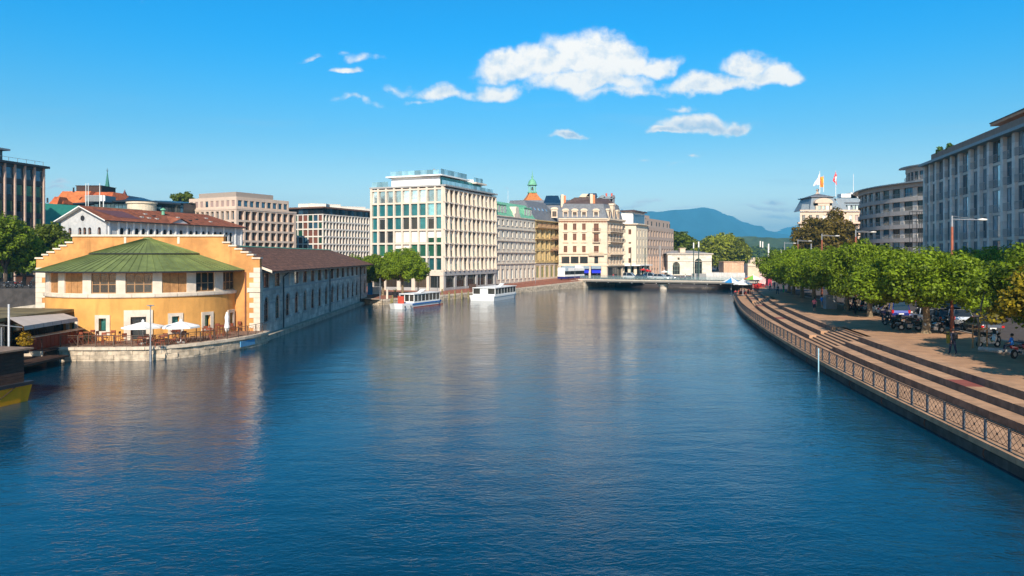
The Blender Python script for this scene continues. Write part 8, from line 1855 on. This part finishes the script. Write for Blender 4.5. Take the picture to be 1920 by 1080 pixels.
def cl(n, c): return mat(n, c, .85, var=.08, vscale=6)
C_blk, C_nav, C_whi, C_red, C_blu, C_grn, C_pnk, C_gry, C_den, C_tan = cl('black_cloth',(.012,.012,.016)), cl('navy_cloth',(.015,.02,.045)), cl('white_cloth',(.72,.72,.70)), cl('red_cloth',(.45,.05,.05)), cl('blue_cloth',(.03,.20,.62)), cl('green_cloth',(.03,.35,.12)), cl('pink_cloth',(.62,.15,.19)), cl('grey_cloth',(.22,.22,.23)), cl('denim',(.04,.06,.12)), cl('tan_cloth',(.45,.30,.18))
x, Y = onp(1787, 664); pb = person('man in dark clothes with a backpack walking away across the near shadow', x, Y, PZ, PI+.2, C_nav, C_nav, 'walk')
def backpack(t, m): mb = MB(); mb.box(-.15,.15,.10,.26,1.08,1.46); mb.box(-.12,.12,.25,.30,1.12,1.3); lkl('backpack', mb, m, t)
backpack(pb, C_blk)
x, Y = onp(1527, 585); person('person in a pink-red top and dark trousers walking on the promenade', x, Y, PZ, 2.9, C_pnk, C_nav, 'walk', phase=-1, short=True)
x, Y = onp(1458, 552); q = person('person in a white shirt with a dark backpack walking away near the far terrace', x, Y, PZ, PI, C_whi, C_nav, 'walk'); backpack(q, C_nav)
for i, (px, y, rz, sh, tr, ps, lab) in enumerate(((1469,549,.6,C_grn,C_grn,'stand','person all in green standing under the far plane trees'),(1484,553,1.2,C_whi,C_gry,'stand','person in a white top under the plane trees behind the green one'),(1595,579,.3,C_pnk,C_tan,'stand','bare-armed person in a pink top between two plane trunks'),(1603,589,2.6,C_blk,C_blk,'walk','dark silhouetted person just right of a plane trunk'),(1541,579,1.8,C_blu,C_gry,'stand','person in blue bending beside the grey kiosk'),(1444,545,.2,C_whi,C_den,'walk','person in a white shirt beside the narrow pink kiosk'),(1637,583,.4,C_whi,C_red,'stand','person in white beside the parked cars in the shade'),(1452,542,2.2,C_nav,C_nav,'stand','person in navy at the narrow pink kiosk'),(1420,534,1.0,C_blk,C_blk,'walk','dark-clothed person walking above the far terrace'))):
    x, Y = onp(px, y); person(lab, x, Y, PZ, rz, sh, tr, ps, short=i in (2,4,6), phase=1 if i % 2 else -1)
x, Y = onp(1897, 663); person('man in a bright blue sleeveless shirt sitting on the planter edge', x, Y, PZ+.06, -1.9, C_blu, C_nav, 'sit', SKIN2)
for i, (px, Y, z) in enumerate(((1379,149.5,QZ),(1387,150.2,QZ),(1396,151.5,QZ),(1390,152.5,QZ),(1403,152.2,QZ),(1417,158.5,PZ))):
    person(['seated guest in dark red by the water','seated guest in black beside the water-side table','seated guest in white under the white parasol','seated guest in grey at the back of the striped parasol','seated guest in black on the stepped edge','seated guest in navy among the red chairs'][i], P(px, Y).x, Y, z+.02, i*1.4, [C_red,C_blk,C_whi,C_gry,C_blk,C_nav][i], C_blk, 'sit', grp='guests of the far terrace')
for i, (px, v) in enumerate(((1262,3),(1285,2.5),(1150,3),(1120,3),(1400,3))):
    p = onb(px, v); person(['pedestrian in grey on the bridge left of the motorbikes','pedestrian in white walking by the grey hoarding','pedestrian in red on the bridge before the hotel corner','pedestrian in dark clothes at the left end of the bridge','pedestrian in blue at the right end of the bridge'][i], (px-960)/F*p[1], p[1], bz, i, [C_gry,C_whi,C_red,C_nav,C_blu][i], C_den, 'walk', grp='pedestrians on the bridge')
for i, px in enumerate((1272,1281,1288)): p = onb(px, 7); moto(['leftmost','middle','rightmost'][i]+' of three parked motorcycles before the low arched pavilion', (px-960)/F*p[1], p[1], bz, .4*i, [P_k,P_mr,P_k][i], 'bike', 'motorcycles parked by the arched pavilion')
# red awnings and parasols at the corner by the brown office
for i, (px, y, cols, lab) in enumerate(((1207,503,[M_rc],'left red parasol before the taupe office'),(1214,505,[M_rc],'right red parasol before the taupe office'),(1246,507,[M_canvas],'white parasol behind the people carrier'),(1254,507,[mat('parasol_mint', (.35,.62,.52), .8), M_canvas],'mint and white parasol right of the white one'))):
    Y = 236; parasol(lab, P(px, Y).x, Y, 2.1, 1.3, ZY(y, Y)-2.1, cols, 'parasols beyond the bridge', drop=.5)
pts_ = [(P(1095,216).x, 216)]
wires = thing('tram_wires', 'thin overhead wires strung across the street beyond the bridge', 'overhead wires', (*P(1183, 216), 9)); 
for (a, b2, y0_, y1_) in ((1048, 1183, 492.5, 491), (1183, 1310, 491, 490.5), (1310, 1400, 490.5, 489)):
    mb = MB(); A_, B2_ = P(a, 216), P(b2, 210); mb.tube((A_.x, A_.y, ZY(y0_,216)), (B2_.x, B2_.y, ZY(y1_,210)), .035, n=4); lk('wire', mb, M_dk, wires)
